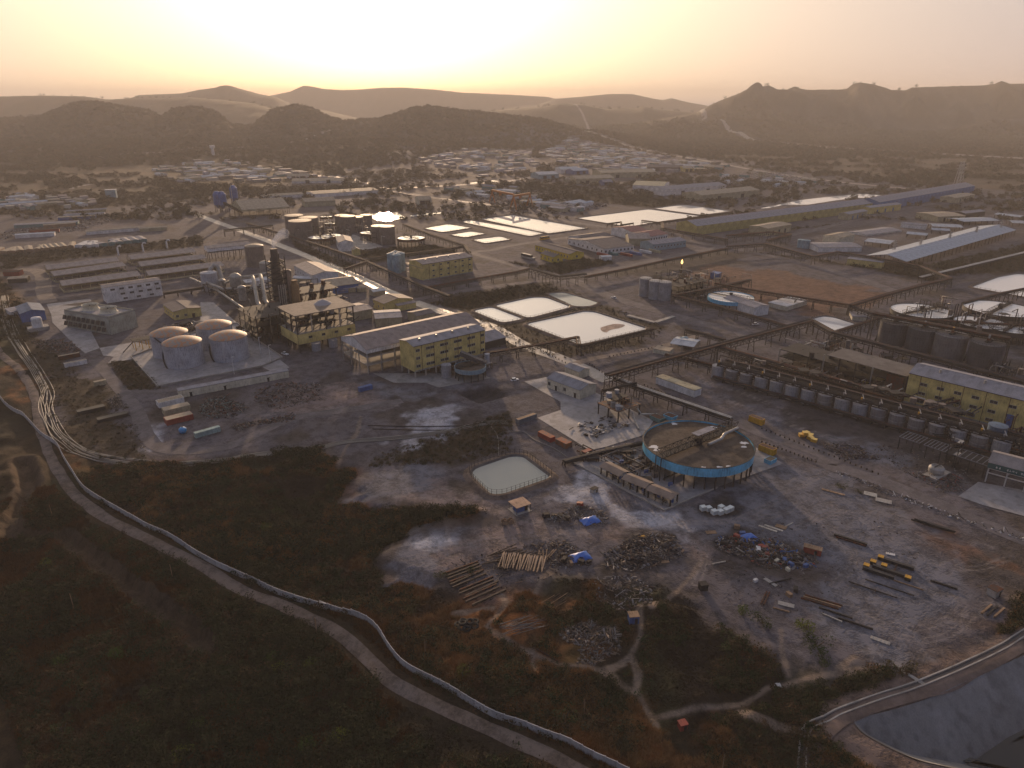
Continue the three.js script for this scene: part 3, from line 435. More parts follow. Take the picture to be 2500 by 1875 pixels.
pond([[217.8,-1117.4], [264.7,-1155.4], [279.2,-1156.8], [329.2,-1088], [275.2,-1049.3]], 'settling pond next to the largest one', { bank: 0.9 });
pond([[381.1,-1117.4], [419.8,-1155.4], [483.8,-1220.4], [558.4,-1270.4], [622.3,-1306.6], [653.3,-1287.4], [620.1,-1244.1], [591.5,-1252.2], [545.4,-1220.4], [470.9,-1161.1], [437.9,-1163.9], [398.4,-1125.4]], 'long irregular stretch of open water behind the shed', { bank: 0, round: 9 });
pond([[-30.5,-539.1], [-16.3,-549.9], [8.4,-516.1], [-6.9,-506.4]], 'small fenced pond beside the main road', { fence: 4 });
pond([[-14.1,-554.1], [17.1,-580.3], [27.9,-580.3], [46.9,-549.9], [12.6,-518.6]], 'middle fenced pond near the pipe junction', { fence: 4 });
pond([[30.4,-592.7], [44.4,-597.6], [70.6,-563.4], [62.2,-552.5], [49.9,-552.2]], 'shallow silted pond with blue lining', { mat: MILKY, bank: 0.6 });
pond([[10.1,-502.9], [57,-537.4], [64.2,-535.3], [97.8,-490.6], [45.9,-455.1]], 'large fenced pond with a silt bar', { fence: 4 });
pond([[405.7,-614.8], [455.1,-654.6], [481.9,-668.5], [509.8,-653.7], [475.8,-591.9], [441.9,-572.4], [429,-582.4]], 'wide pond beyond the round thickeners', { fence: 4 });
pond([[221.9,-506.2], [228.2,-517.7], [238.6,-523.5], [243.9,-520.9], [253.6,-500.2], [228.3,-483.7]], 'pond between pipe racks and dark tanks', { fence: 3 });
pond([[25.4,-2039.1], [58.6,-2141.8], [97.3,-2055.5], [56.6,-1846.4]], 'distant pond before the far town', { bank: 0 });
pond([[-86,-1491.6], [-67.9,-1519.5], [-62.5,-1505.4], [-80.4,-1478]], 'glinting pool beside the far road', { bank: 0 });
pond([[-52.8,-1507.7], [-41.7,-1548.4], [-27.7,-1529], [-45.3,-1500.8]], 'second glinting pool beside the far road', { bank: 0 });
pond([[-19.4,-278.5], [-0.3,-292.5], [4.8,-292.2], [16.4,-273.1], [13.5,-270.6], [-4.3,-258.6], [-8.4,-258.6]], 'milky grey pond with rounded corners in the dug yard', { mat: MILKY, fence: 2.2, fh: 2.4, bank: 1.0, round: 7 });
sheet('silt_bar', roundPoly([[63.6,-494.3], [75.8,-504.7], [84.1,-501.7], [79.4,-493.5], [70.2,-488.6], [66.8,-481.5], [63.9,-485.7]], 4), M('silt', [0.30, 0.22, 0.18], { map: T_ground }), 'brown silt bar in the fenced pond', 0.3);

// ---------- materials of buildings and plant ----------
const YELLOW = M('yellow_wall', [0.60, 0.49, 0.19], { map: T_grime, rough: 0.75 }), CREAM = M('cream_wall', [0.62, 0.585, 0.47], { map: T_grime, rough: 0.8 }), WHITE = M('white_wall', [0.70, 0.70, 0.72], { map: T_grime, rough: 0.75 }), BEIGE = M('beige_wall', [0.40, 0.36, 0.25], { map: T_grime, rough: 0.8 });
const BROWNROOF = M('brown_roof', [0.32, 0.265, 0.235], { map: T_roof, rough: 0.78, spec: 0.3, bump: 0.03 }), GREYROOF = M('grey_roof', [0.24, 0.235, 0.26], { map: T_roof, rough: 0.78, spec: 0.3, bump: 0.03 }), DARKROOF = M('dark_roof', [0.115, 0.10, 0.105], { map: T_roof, rough: 0.78, spec: 0.3, bump: 0.03 }), BLUEROOF = M('pale_blue_roof', [0.36, 0.40, 0.45], { map: T_roof, rough: 0.78, spec: 0.3, bump: 0.03 }), REDROOF = M('red_roof', [0.24, 0.11, 0.105], { map: T_roof, rough: 0.78, spec: 0.3 }), WHITEROOF = M('white_roof', [0.5, 0.5, 0.5], { map: T_roof, rough: 0.78, spec: 0.3 }), TANROOF = M('tan_roof', [0.33, 0.27, 0.20], { map: T_roof, rough: 0.78, spec: 0.3 });
const BLUE = M('blue_sheet', [0.05, 0.12, 0.34], { map: T_grime, rough: 0.55 }), SKYBLUE = M('sky_blue_paint', [0.13, 0.50, 0.78], { map: T_grime, rough: 0.5 }), PALEBLUE = M('pale_blue_paint', [0.22, 0.34, 0.42], { map: T_grime, rough: 0.5 });
const STEEL = M('dark_steel', [0.036, 0.035, 0.039], { map: T_grime, rough: 0.8, metal: 0.05, spec: 0.3 }), RUST = M('rust', [0.08, 0.045, 0.036], { map: T_rust, rough: 0.85 }), PALESTEEL = M('pale_steel', [0.42, 0.41, 0.40], { map: T_grime, rough: 0.45, metal: 0.4 }), SILVER = M('silver_duct', [0.34, 0.325, 0.305], { map: T_grime, rough: 0.55, metal: 0.25 });
const TANKGREY = M('grey_tank', [0.34, 0.355, 0.39], { map: T_tank, rough: 0.55 }), TANKPALE = M('pale_tank', [0.48, 0.505, 0.57], { map: T_tank, rough: 0.6 }), TANKDARK = M('dark_tank', [0.085, 0.088, 0.105], { map: T_tank, rough: 0.6 }), TANKBROWN = M('brown_tank', [0.23, 0.19, 0.165], { map: T_tank, rough: 0.6 });
const GLASS = M('window_glass', [0.02, 0.022, 0.026], { rough: 0.15 }), FRAMEM = M('window_frame', [0.3, 0.29, 0.27], { rough: 0.6 }), CONC = M('concrete', [0.33, 0.315, 0.30], { map: T_concrete, rough: 0.85 }), SLUDGE = M('sludge', [0.095, 0.074, 0.06], { map: T_ground, rough: 0.85, spec: 0.15 }), ORANGE = M('orange_paint', [0.5, 0.16, 0.03], { map: T_grime, rough: 0.6 }), YPAINT = M('yellow_paint', [0.6, 0.33, 0.03], { map: T_grime, rough: 0.55 }), BLACK = M('black_steel', [0.02, 0.02, 0.022], { rough: 0.6 }), TYRE = M('rubber', [0.018, 0.018, 0.018], { rough: 0.9 }), CARWHITE = M('car_white', [0.7, 0.7, 0.7], { rough: 0.25 }), REDP = M('red_paint', [0.28, 0.05, 0.04], { map: T_grime, rough: 0.6 }), TEAL = M('teal_paint', [0.10, 0.24, 0.26], { map: T_grime, rough: 0.6 }), TARP = M('blue_tarp', [0.04, 0.13, 0.42], { rough: 0.5 }), WOOD = M('timber', [0.30, 0.20, 0.13], { map: T_grime, rough: 0.85 }), GREEN = M('green_fascia', [0.02, 0.075, 0.075], { rough: 0.6 });
// ---------- builders ----------
// a shed on the front edge A -> B (seen from the camera side), depth away from it; local +z is the front
const winGeo = {};
function shed(name, label, cat, A, B, depth, h, o = {}) {
  const a = snap(dirOf(A, B)), L = o.len ?? dist(A, B), c = o.len ? [A[0] + Math.cos(a) * L / 2, A[1] - Math.sin(a) * L / 2] : mid(A, B);
  const t = thing(name, label, cat, c[0], c[1], a, o.group), rise = o.rise ?? Math.min(2.5, depth * 0.1), y0 = o.y0 ?? 0, W = o.wall ?? CREAM, RF = o.roof ?? GREYROOF, ov = o.over ?? 0.5;
  const x = L / 2, D = depth, type = o.type ?? 'x', rid = o.ridge ?? 0.5;
  const w = new GB();
  if (!o.open) {
    if (type === 'x') {
      const zr = -D * rid; for (const s of [-1, 1]) { w.quad([s * x, y0, 0], [s * x, y0, -D], [s * x, h, -D], [s * x, h, 0]); w.tri([s * x, h, 0], [s * x, h, -D], [s * x, h + rise, zr]); }
      w.quad([-x, y0, 0], [x, y0, 0], [x, h, 0], [-x, h, 0]).quad([-x, y0, -D], [x, y0, -D], [x, h, -D], [-x, h, -D]);
    } else {
      const xr = lerp(-x, x, rid); for (const z of [0, -D]) { w.quad([-x, y0, z], [x, y0, z], [x, h, z], [-x, h, z]); if (type === 'z') w.tri([-x, h, z], [x, h, z], [xr, h + rise, z]); }
      for (const s of [-1, 1]) w.quad([s * x, y0, 0], [s * x, y0, -D], [s * x, h, -D], [s * x, h, 0]);
    }
    if (y0 > 0) w.quad([-x, y0, 0], [x, y0, 0], [x, y0, -D], [-x, y0, -D]);
    w.build('wall', W, t);
  } else {
    const n = Math.max(2, Math.round(L / (o.bay ?? 8))), m = Math.max(1, Math.round(D / 12)), col = new GB().box(0, y0, 0, 0.5, h - y0, 0.5).geo();
    for (let i = 0; i <= n; i++) for (let j = 0; j <= m; j++) if (i === 0 || i === n || j === 0 || j === m) { const q = new THREE.Mesh(col, o.colMat ?? CONC); q.name = 'column'; q.castShadow = true; q.position.set(lerp(-x + 0.3, x - 0.3, i / n), 0, lerp(-0.3, -D + 0.3, j / m)); t.add(q); }
    for (const f of o.floors ?? []) new GB().box(0, f, -D / 2, L - 0.2, 0.35, D - 0.2).build('floor_slab', o.slabMat ?? CONC, t);
    if (o.fascia) { const g = new GB(), H = o.fascia; g.box(0, h - H, 0, L, H, 0.2).box(0, h - H, -D, L, H, 0.2).box(-x, h - H, -D / 2, 0.2, H, D).box(x, h - H, -D / 2, 0.2, H, D); if (type === 'x') for (const s of [-1, 1]) g.tri([s * x, h, 0], [s * x, h, -D], [s * x, h + rise, -D * rid]); g.build('fascia', W, t); }
    if (o.kerb) { const g = new GB(); g.box(0, 0, 0, L, o.kerb, 0.25).box(-x, 0, -D / 2, 0.25, o.kerb, D).box(x, 0, -D / 2, 0.25, o.kerb, D).box(0, 0, -D, L, o.kerb, 0.25); g.build('low_wall', W, t); }
  }
  const r = new GB(), th = 0.18;
  if (type === 'x') {
    const zr = -D * rid, e0 = h - rise * ov / (D * rid), e1 = h - rise * ov / (D * (1 - rid));
    const X = x + ov; r.hexa([[-X, e0, ov], [X, e0, ov], [X, h + rise, zr], [-X, h + rise, zr]].map((q) => [q[0], q[1] + 0.02, q[2]]), [[-X, e0 + th, ov], [X, e0 + th, ov], [X, h + rise + th, zr], [-X, h + rise + th, zr]]);
    r.hexa([[-X, h + rise + 0.02, zr], [X, h + rise + 0.02, zr], [X, e1 + 0.02, -D - ov], [-X, e1 + 0.02, -D - ov]], [[-X, h + rise + th, zr], [X, h + rise + th, zr], [X, e1 + th, -D - ov], [-X, e1 + th, -D - ov]]);
    const rm = r.build('roof', RF, t); if (!o.small) new GB().box(0, h + rise + th - 0.05, zr, L + 2 * ov, 0.1, 0.7).build('ridge_cap', o.cap ?? RF, rm);
  } else if (type === 'z') {
    const xr = lerp(-x, x, rid), e = h - 0.05;
    r.hexa([[-x - ov, e, ov], [xr, h + rise, ov], [xr, h + rise, -D - ov], [-x - ov, e, -D - ov]], [[-x - ov, e + th, ov], [xr, h + rise + th, ov], [xr, h + rise + th, -D - ov], [-x - ov, e + th, -D - ov]]);
    r.hexa([[xr, h + rise, ov], [x + ov, e, ov], [x + ov, e, -D - ov], [xr, h + rise, -D - ov]], [[xr, h + rise + th, ov], [x + ov, e + th, ov], [x + ov, e + th, -D - ov], [xr, h + rise + th, -D - ov]]);
    const rm = r.build('roof', RF, t); if (!o.small) new GB().box(xr, h + rise + th - 0.05, -D / 2, 0.7, 0.18, D + 2 * ov).build('ridge_cap', o.cap ?? RF, rm);
  } else { r.box(0, h + 0.01, -D / 2, L + 2 * ov, 0.35, D + 2 * ov); const rm = r.build('roof', RF, t); if (o.parapet) { const g = new GB(), p = o.parapet; g.box(0, h + 0.36, ov - 0.15, L + 2 * ov, p, 0.3).box(0, h + 0.36, -D - ov + 0.15, L + 2 * ov, p, 0.3).box(-x - ov + 0.15, h + 0.36, -D / 2, 0.3, p, D).box(x + ov - 0.15, h + 0.36, -D / 2, 0.3, p, D); g.build('parapet', W, rm); } }
  // windows: [face, columns, width, height, [sill heights], from, to, gap list?]
  for (const [face, n, ww, wh, sills, f0 = 0.06, f1 = 0.94, pair = 0] of o.win ?? []) for (const sy of sills) for (let i = 0; i < n; i++) {
    let u = n === 1 ? (f0 + f1) / 2 : lerp(f0, f1, i / (n - 1)); const key = ww + '_' + wh;
    const G = winGeo[key] ??= { pane: new GB().box(0, 0, 0.02, ww, wh, 0.1).geo(), frame: new GB().box(0, wh, 0.05, ww + 0.3, 0.14, 0.22).box(0, -0.14, 0.09, ww + 0.4, 0.14, 0.3).box(-ww / 2 - 0.07, 0, 0.05, 0.14, wh, 0.2).box(ww / 2 + 0.07, 0, 0.05, 0.14, wh, 0.2).box(0, 0, 0.05, 0.09, wh, 0.18).geo() };
    if (pair && n > 1) u += (i % 2 ? -1 : 1) * pair / L;
    const p = new THREE.Mesh(G.pane, GLASS); p.name = 'window'; const fr = new THREE.Mesh(G.frame, FRAMEM); fr.name = 'frame'; p.add(fr);
    if (face === 'f') p.position.set(lerp(-x, x, u), sy, 0.02); else if (face === 'r') { p.position.set(x + 0.02, sy, lerp(0, -D, u)); p.rotation.y = Math.PI / 2; } else { p.position.set(-x - 0.02, sy, lerp(-D, 0, u)); p.rotation.y = -Math.PI / 2; }
    t.add(p);
  }
  for (const [face, u, ww, wh] of o.doors ?? []) { const d = new GB().box(0, 0, 0, ww, wh, 0.16).box(0, wh, 0.1, ww + 0.6, 0.2, 0.6).build('door', o.doorMat ?? STEEL, t); if (face === 'f') d.position.set(lerp(-x, x, u), y0, 0.08); else { d.position.set((face === 'r' ? 1 : -1) * (x + 0.08), y0, lerp(0, -D, u)); d.rotation.y = face === 'r' ? Math.PI / 2 : -Math.PI / 2; } }
  if (o.pipes) { const g = new GB().box(0, y0, 0.16, 0.22, h - y0, 0.18).geo(); for (let i = 0; i < o.pipes; i++) { const q = new THREE.Mesh(g, RUST); q.name = 'downpipe'; q.position.set(lerp(-x, x, (i + 0.5) / o.pipes) + 0.9, 0, 0.02); t.add(q); } new GB().box(0, h - 0.35, 0.3, L, 0.3, 0.35).build('gutter', STEEL, t); new GB().box(0, y0, 0.09, L, 0.9, 0.14).build('plinth', CONC, t); for (let i = 0; i < 4; i++) new GB().cyl(lerp(-x, x, (i + 0.6) / 4.4), h + rise * 0.5, -D * 0.3, 0.6, rise * 0.5 + 0.9, 10).build('roof_vent', PALESTEEL, t); }
  if (o.stilts) { const n = Math.max(2, Math.round(L / 7)), g = new GB().box(0, 0, 0, 0.7, y0, 0.7).geo(); for (let i = 0; i <= n; i++) for (const z of [-0.5, -D / 2, -D + 0.5]) { const q = new THREE.Mesh(g, CONC); q.name = 'column'; q.castShadow = true; q.position.set(lerp(-x + 0.5, x - 0.5, i / n), 0, z); t.add(q); } }
  return t;
}
function tank(name, label, x, z, r, h, o = {}) {
  const t = thing(name, label, o.cat ?? 'tank', x, z, o.turn ?? 0, o.group, o.y ?? 0), n = o.n ?? 36, m = o.mat ?? TANKGREY, w = 0.25;
  if (o.legs) { const g = new GB().box(0, 0, 0, 0.5, o.legs, 0.5).geo(), k = o.nlegs ?? Math.max(6, Math.round(r * 1.4)); for (let i = 0; i < k; i++) { const q = new THREE.Mesh(g, o.legMat ?? STEEL); q.name = 'leg'; q.castShadow = true; q.position.set(Math.cos(i / k * 6.283) * (r - 0.5), 0, Math.sin(i / k * 6.283) * (r - 0.5)); t.add(q); } }
  const y0 = o.legs ?? 0, top = y0 + h;
  const s = new GB(); if (o.water !== undefined) s.lathe(0, 0, [[0, y0], [r, y0], [r, top], [r - w, top], [r - w, y0 + 0.3]], n); else s.lathe(0, 0, [[r, y0], [r, top]], n); s.build('shell', m, t);
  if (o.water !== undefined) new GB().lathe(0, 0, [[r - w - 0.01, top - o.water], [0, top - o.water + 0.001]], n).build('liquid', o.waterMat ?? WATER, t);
  else if (o.dome) { const P = [[r + 0.2, top], [r + 0.2, top + 0.2]]; for (let i = 1; i <= 7; i++) { const u = 1 - i / 7; P.push([(r + 0.2) * u, top + 0.2 + o.dome * (1 - u * u)]); } new GB().lathe(0, 0, P, n).build('roof', o.roofMat ?? m, t); }
  else { const rf = new GB(); rf.lathe(0, 0, [[r + 0.1, top - 0.15], [r + 0.1, top + 0.05], [0.3, top + (o.cone ?? 0.4)], [0, top + (o.cone ?? 0.4)]], n).build('roof', o.roofMat ?? m, t); }
  if (o.rings) { const g = new GB(); for (let i = 1; i <= o.rings; i++) g.lathe(0, 0, [[r, y0 + h * i / (o.rings + 1)], [r + 0.12, y0 + h * i / (o.rings + 1)], [r + 0.12, y0 + h * i / (o.rings + 1) + 0.2], [r, y0 + h * i / (o.rings + 1) + 0.2]], n); g.build('stiffener_ring', m, t); }
  if (o.rail) { const g = new GB(), k = Math.round(r * 3); for (let i = 0; i < k; i++) { const A = i / k * 6.283, B = (i + 1) / k * 6.283, p = [Math.cos(A) * r, Math.sin(A) * r], q = [Math.cos(B) * r, Math.sin(B) * r]; g.beam([p[0], top, p[1]], [p[0], top + 1.1, p[1]], 0.1); g.beam([p[0], top + 1.1, p[1]], [q[0], top + 1.1, q[1]], 0.09); } g.build('railing', STEEL, t); }
  if (o.stair) { const g = new GB(), k = 26; for (let i = 0; i < k; i++) { const A = o.stair + i / k * 1.5, B = o.stair + (i + 1) / k * 1.5; g.beam([Math.cos(A) * (r + 0.6), y0 + h * i / k, Math.sin(A) * (r + 0.6)], [Math.cos(B) * (r + 0.6), y0 + h * (i + 1) / k, Math.sin(B) * (r + 0.6)], 0.9, 0.12); g.beam([Math.cos(A) * (r + 1), y0 + h * i / k + 1, Math.sin(A) * (r + 1)], [Math.cos(B) * (r + 1), y0 + h * (i + 1) / k + 1, Math.sin(B) * (r + 1)], 0.08); } g.build('stair', STEEL, t); }
  if (o.bridge !== undefined) bridge(t, r, top, o.bridge, o.bridgeHalf);
  return t;
}
// lattice service bridge over a round tank, at angle a; half: from the rim to the centre only
function bridge(t, r, y, a, half) {
  const g = new GB(), c = Math.cos(a), s = Math.sin(a), w = Math.max(0.8, r * 0.06), hh = Math.max(1.2, r * 0.11), n = Math.max(6, Math.round(r / 1.3)), P = (u, v, yy) => [c * u - s * v, y + yy, s * u + c * v], u0 = -r - 0.6, u1 = half ? 1 : r + 0.6;
  for (const v of [-w, w]) {
    g.beam(P(u0, v, 0.4), P(u1, v, 0.4), 0.22, 0.3); g.beam(P(u0, v, 0.4 + hh), P(u1, v, 0.4 + hh), 0.18);
    for (let i = 0; i < n; i++) { const p = lerp(u0, u1, i / n), q = lerp(u0, u1, (i + 1) / n); g.beam(P(p, v, 0.4), P(p, v, 0.4 + hh), 0.12); g.beam(P(p, v, i % 2 ? 0.4 : 0.4 + hh), P(q, v, i % 2 ? 0.4 + hh : 0.4), 0.11); }
  }
  g.beam(P(u0, 0, 0.42), P(u1, 0, 0.42), w * 2, 0.12); g.build('service_bridge', STEEL, t);
  const d = new GB(); d.cyl(0, y - 1, 0, r * 0.07, 3, 12).box(0, y + 2, 0, r * 0.13, r * 0.06, r * 0.1, -a); d.build('drive_unit', STEEL, t);
}
// elevated pipe rack along ground points; h deck height
// a crowd of pipes, posts and small vessels over an area: one structure, each pipe a part
function clutter(label, P, n, h0, h1, o = {}) {
  const B = boxOf(P), c = [(B[0] + B[1]) / 2, (B[2] + B[3]) / 2], t = thing(o.name ?? 'process_pipework', label, 'pipework', c[0], c[1], 0, undefined, o.y ?? 0), base = 0.05; let k = 0;
  for (let g = 0; g < n * 20 && k < n; g++) {
    const x = rr(B[0], B[1]), z = rr(B[2], B[3]); if (sdPoly(P, x, z) > 0) continue; const X = x - c[0], Z = z - c[1], a = R() > 0.5 ? GRID : GRID + 1.57, L = rr(3, 12), y = rr(h0, h1), dx = Math.cos(a) * L, dz = -Math.sin(a) * L, m = [STEEL, RUST, STEEL, PALESTEEL, TANKBROWN][k % 5];
    if (k % 6 === 5) new GB().cyl(X, base, Z, rr(0.8, 1.9), rr(2, Math.max(2.5, h1 * 0.7)), 12).build('vessel', [TANKGREY, RUST, TANKBROWN][k % 3], t);
    else if (k % 6 === 4) { const f = new GB(), w = 2.4; for (const sx of [-w, w]) for (const sz of [-w, w]) f.beam([X + sx, base, Z + sz], [X + sx, y, Z + sz], 0.28); f.box(X, y, Z, w * 2.3, 0.25, w * 2.3).box(X, y * 0.55, Z, w * 2.3, 0.2, w * 2.3); f.build('platform', STEEL, t); }
    else new GB().tube(k % 2 ? [[X, base, Z], [X, y, Z], [X + dx, y, Z + dz], [X + dx, y * 0.4, Z + dz]] : [[X, y, Z], [X + dx, y, Z + dz], [X + dx, base, Z + dz]], rr(0.16, 0.42), 6).build('pipe', m, t);
    k++;
  }
  return t;
}
let racks = 0;
function rack(P, h, o = {}) {
  const t = thing('pipe_rack', o.label, 'pipe rack'), w = o.w ?? 2.4, d = o.d ?? 1.6, bay = o.bay ?? 3.2, leg = o.leg ?? 14, m = o.mat ?? STEEL; const tr = new GB(), pipes = [];
  const np = o.pipes ?? 3; for (let k = 0; k < np; k++) pipes.push([]);
  let run = 0;
  for (let i = 1; i < P.length; i++) {
    const A = P[i - 1], B = P[i], L = dist(A, B), n = Math.max(1, Math.round(L / bay)), ux = (B[0] - A[0]) / L, uz = (B[1] - A[1]) / L, q = (s, v, y) => [A[0] + ux * s - uz * v, y, A[1] + uz * s + ux * v];
    const ha = (o.h2 ? lerp(h, o.h2, (i - 1) / (P.length - 1)) : h), hb = (o.h2 ? lerp(h, o.h2, i / (P.length - 1)) : h), H = (s) => lerp(ha, hb, s / L);
    for (const v of [-w / 2, w / 2]) {
      tr.beam(q(0, v, H(0)), q(L, v, H(L)), 0.36, 0.42); if (d > 0) tr.beam(q(0, v, H(0) - d), q(L, v, H(L) - d), 0.34, 0.4);
      if (d > 0) for (let k = 0; k <= n; k++) { const s = L * k / n, e = Math.min(L, L * (k + 1) / n); tr.beam(q(s, v, H(s) - d), q(s, v, H(s)), 0.22); if (k < n) tr.beam(q(s, v, k % 2 ? H(s) - d : H(s)), q(e, v, k % 2 ? H(e) : H(e) - d), 0.18); }
      if (o.rail) { tr.beam(q(0, v, H(0) + 1.1), q(L, v, H(L) + 1.1), 0.1); for (let k = 0; k <= n; k++) { const s = L * k / n; tr.beam(q(s, v, H(s)), q(s, v, H(s) + 1.1), 0.09); } }
    }
    for (let k = 0; k <= n; k++) { const s = L * k / n; tr.beam(q(s, -w / 2, H(s) + 0.05), q(s, w / 2, H(s) + 0.05), 0.15); }
    for (let k = 0; k < np; k++) { const v = np === 1 ? 0 : lerp(-w * 0.4, w * 0.4, k / (np - 1)), r = 1.35 * (o.r ?? 0.2) * (0.7 + 0.6 * hash(k, 77 + racks)); for (const e of [0, L]) { const z = q(e, v, H(e) + 0.2 + r); pipes[k].r = r; pipes[k].push(z); } }
    const nl = Math.max(1, Math.round(L / leg));
    for (let k = i === 1 ? 0 : 1; k <= nl; k++) {
      const s = L * k / nl, hh = H(s) - (d > 0 ? d : 0), g = new GB(), a = [[-w * 0.62, 0], [w * 0.62, 0]];
      g.beam(q(s, -w * 0.65, 0), q(s, -w / 2, hh), 0.45).beam(q(s, w * 0.65, 0), q(s, w / 2, hh), 0.45).beam(q(s, -w * 0.6, hh * 0.35), q(s, w * 0.54, hh * 0.8), 0.14).beam(q(s, w * 0.6, hh * 0.35), q(s, -w * 0.54, hh * 0.8), 0.14);
      g.build('trestle', m, t);
    }
  }
  racks++;
  tr.build('truss', m, t); for (const p of pipes) new GB().tube(p, p.r, 6).build('pipe', hash(racks, p.length + Math.round(p.r * 100)) > 0.5 ? STEEL : (o.pipeMat ?? RUST), t);
  if (o.deck) { const g = new GB(); for (let i = 1; i < P.length; i++) g.beam([P[i - 1][0], h + 0.12, P[i - 1][1]], [P[i][0], h + 0.12, P[i][1]], w, 0.12); g.build('walkway', PALESTEEL, t); }
  return t;
}
// shipping container: body with ribs, corner frame, doors
const contGeo = {};
function container(label, x, z, turn, mat, o = {}) {
  const L = o.L ?? 12.2, w = o.w ?? 2.44, h = o.h ?? 2.6, k = L + '_' + w + '_' + h, t = thing(o.name ?? 'shipping_container', label, o.cat ?? 'container', x, z, turn, o.group, o.y ?? hgt(x, z) + 0.05);
  const G = contGeo[k] ??= (() => {
    const b = new GB(), n = Math.round(L / 0.55); b.box(0, 0.12, 0, L - 0.16, h - 0.2, w - 0.16);
    for (let i = 1; i < n; i += 2) for (const s of [-1, 1]) b.box(-L / 2 + L * i / n, 0.2, s * (w / 2 - 0.05), L / n * 0.8, h - 0.4, 0.06);
    const f = new GB(); for (const sx of [-1, 1]) { for (const sz of [-1, 1]) f.box(sx * (L / 2 - 0.08), 0, sz * (w / 2 - 0.08), 0.16, h, 0.16); f.box(sx * (L / 2 - 0.08), h - 0.16, 0, 0.158, 0.155, w - 0.32).box(sx * (L / 2 - 0.08), 0.005, 0, 0.158, 0.16, w - 0.32); }
    for (const sz of [-1, 1]) f.box(0, h - 0.16, sz * (w / 2 - 0.08), L - 0.32, 0.155, 0.158).box(0, 0.005, sz * (w / 2 - 0.08), L - 0.32, 0.16, 0.158);
    const r = new GB().box(0, h - 0.09, 0, L - 0.3, 0.07, w - 0.3), d = new GB().box(L / 2 - 0.03, 0.2, -w / 4, 0.05, h - 0.4, w / 2 - 0.22).box(L / 2 - 0.03, 0.2, w / 4, 0.05, h - 0.4, w / 2 - 0.22).box(L / 2, 0.2, 0.1, 0.05, h - 0.4, 0.05).box(L / 2, 0.2, -0.1, 0.05, h - 0.4, 0.05);
    return [b.geo(), f.geo(), r.geo(), d.geo()];
  })();
  ['body', 'frame', 'roof', 'door'].forEach((nm, i) => { const q = new THREE.Mesh(G[i], i === 2 ? (o.roof ?? mat) : mat); q.name = nm; q.castShadow = q.receiveShadow = true; t.add(q); });
  return t;
}
// car, pickup or bus: body, cabin glass, wheels
function car(name, label, x, z, turn, mat, o = {}) {
  const L = o.L ?? 4.8, w = o.w ?? 1.9, h = o.h ?? 1.75, t = thing(name, label, o.cat ?? 'car', x, z, turn, undefined, 0.06), b = new GB(), hb = h * 0.52, c0 = o.c0 ?? -0.42, c1 = o.c1 ?? 0.2;
  b.hexa([[-L / 2, 0.35, w / 2], [L / 2, 0.35, w / 2], [L / 2, 0.35, -w / 2], [-L / 2, 0.35, -w / 2]], [[-L / 2 + 0.05, hb, w / 2 - 0.05], [L / 2 - 0.15, hb * 0.95, w / 2 - 0.05], [L / 2 - 0.15, hb * 0.95, -w / 2 + 0.05], [-L / 2 + 0.05, hb, -w / 2 + 0.05]]); b.box(L * (c0 + c1) / 2 - 0.1, h - 0.06, 0, L * (c1 - c0) * 0.7, 0.1, w - 0.36); b.build('body', mat, t);
  const a = L * c0, e = L * c1, g = new GB(); g.hexa([[a, hb, w / 2 - 0.08], [e, hb, w / 2 - 0.08], [e, hb, -w / 2 + 0.08], [a, hb, -w / 2 + 0.08]], [[a + 0.2, h - 0.06, w / 2 - 0.2], [e - 0.6, h - 0.06, w / 2 - 0.2], [e - 0.6, h - 0.06, -w / 2 + 0.2], [a + 0.2, h - 0.06, -w / 2 + 0.2]]); g.build('cabin_glass', GLASS, t);
  const wg = new THREE.CylinderGeometry(0.38, 0.38, 0.26, 14); wg.rotateX(Math.PI / 2); const rg = new THREE.CylinderGeometry(0.2, 0.2, 0.28, 10); rg.rotateX(Math.PI / 2);
  for (const sx of [-0.31, 0.31]) for (const sz of [-1, 1]) { const q = new THREE.Mesh(wg, TYRE); q.name = 'wheel'; q.position.set(L * sx, 0.38, sz * (w / 2 - 0.1)); const rm = new THREE.Mesh(rg, PALESTEEL); rm.name = 'rim'; q.add(rm); t.add(q); }
  return t;
}

// ---------- the plant: sheds and process buildings ----------
const ROWSHED = { open: true, roof: BROWNROOF, wall: BEIGE, kerb: 1.6, rise: 2.2, bay: 7, group: 'long open storage sheds', colMat: BEIGE };
[[[-435.8,-659.7], [-389,-698.4], 'long open shed of the far row at the bushy strip'], [[-413,-632.7], [-370.3,-675.3], 'long open shed between two others beside the concrete lane'], [[-383.2,-594.8], [-337.1,-635.1], 'long open shed right behind the white office block'], [[-379.8,-705.8], [-332.2,-745.2], 'long open shed next to the three white vents'], [[-355,-674.3], [-307.6,-711.6], 'long open shed reaching the elevated gallery legs'], [[-328.5,-635.1], [-276.4,-676.4], 'long open shed nearest the big silver duct']].forEach(([A, B, l]) => shed('storage_shed', l, 'shed', A, B, 22, 6.5, ROWSHED));
shed('elevated_gallery', 'white roofed gallery raised on steel legs', 'gallery', [-309.3,-722.5], [-273.8,-746.5], 18, 14, { open: true, y0: 0, floors: [9], fascia: 3.6, wall: WHITE, roof: BROWNROOF, colMat: STEEL, bay: 6, rise: 1.5 });
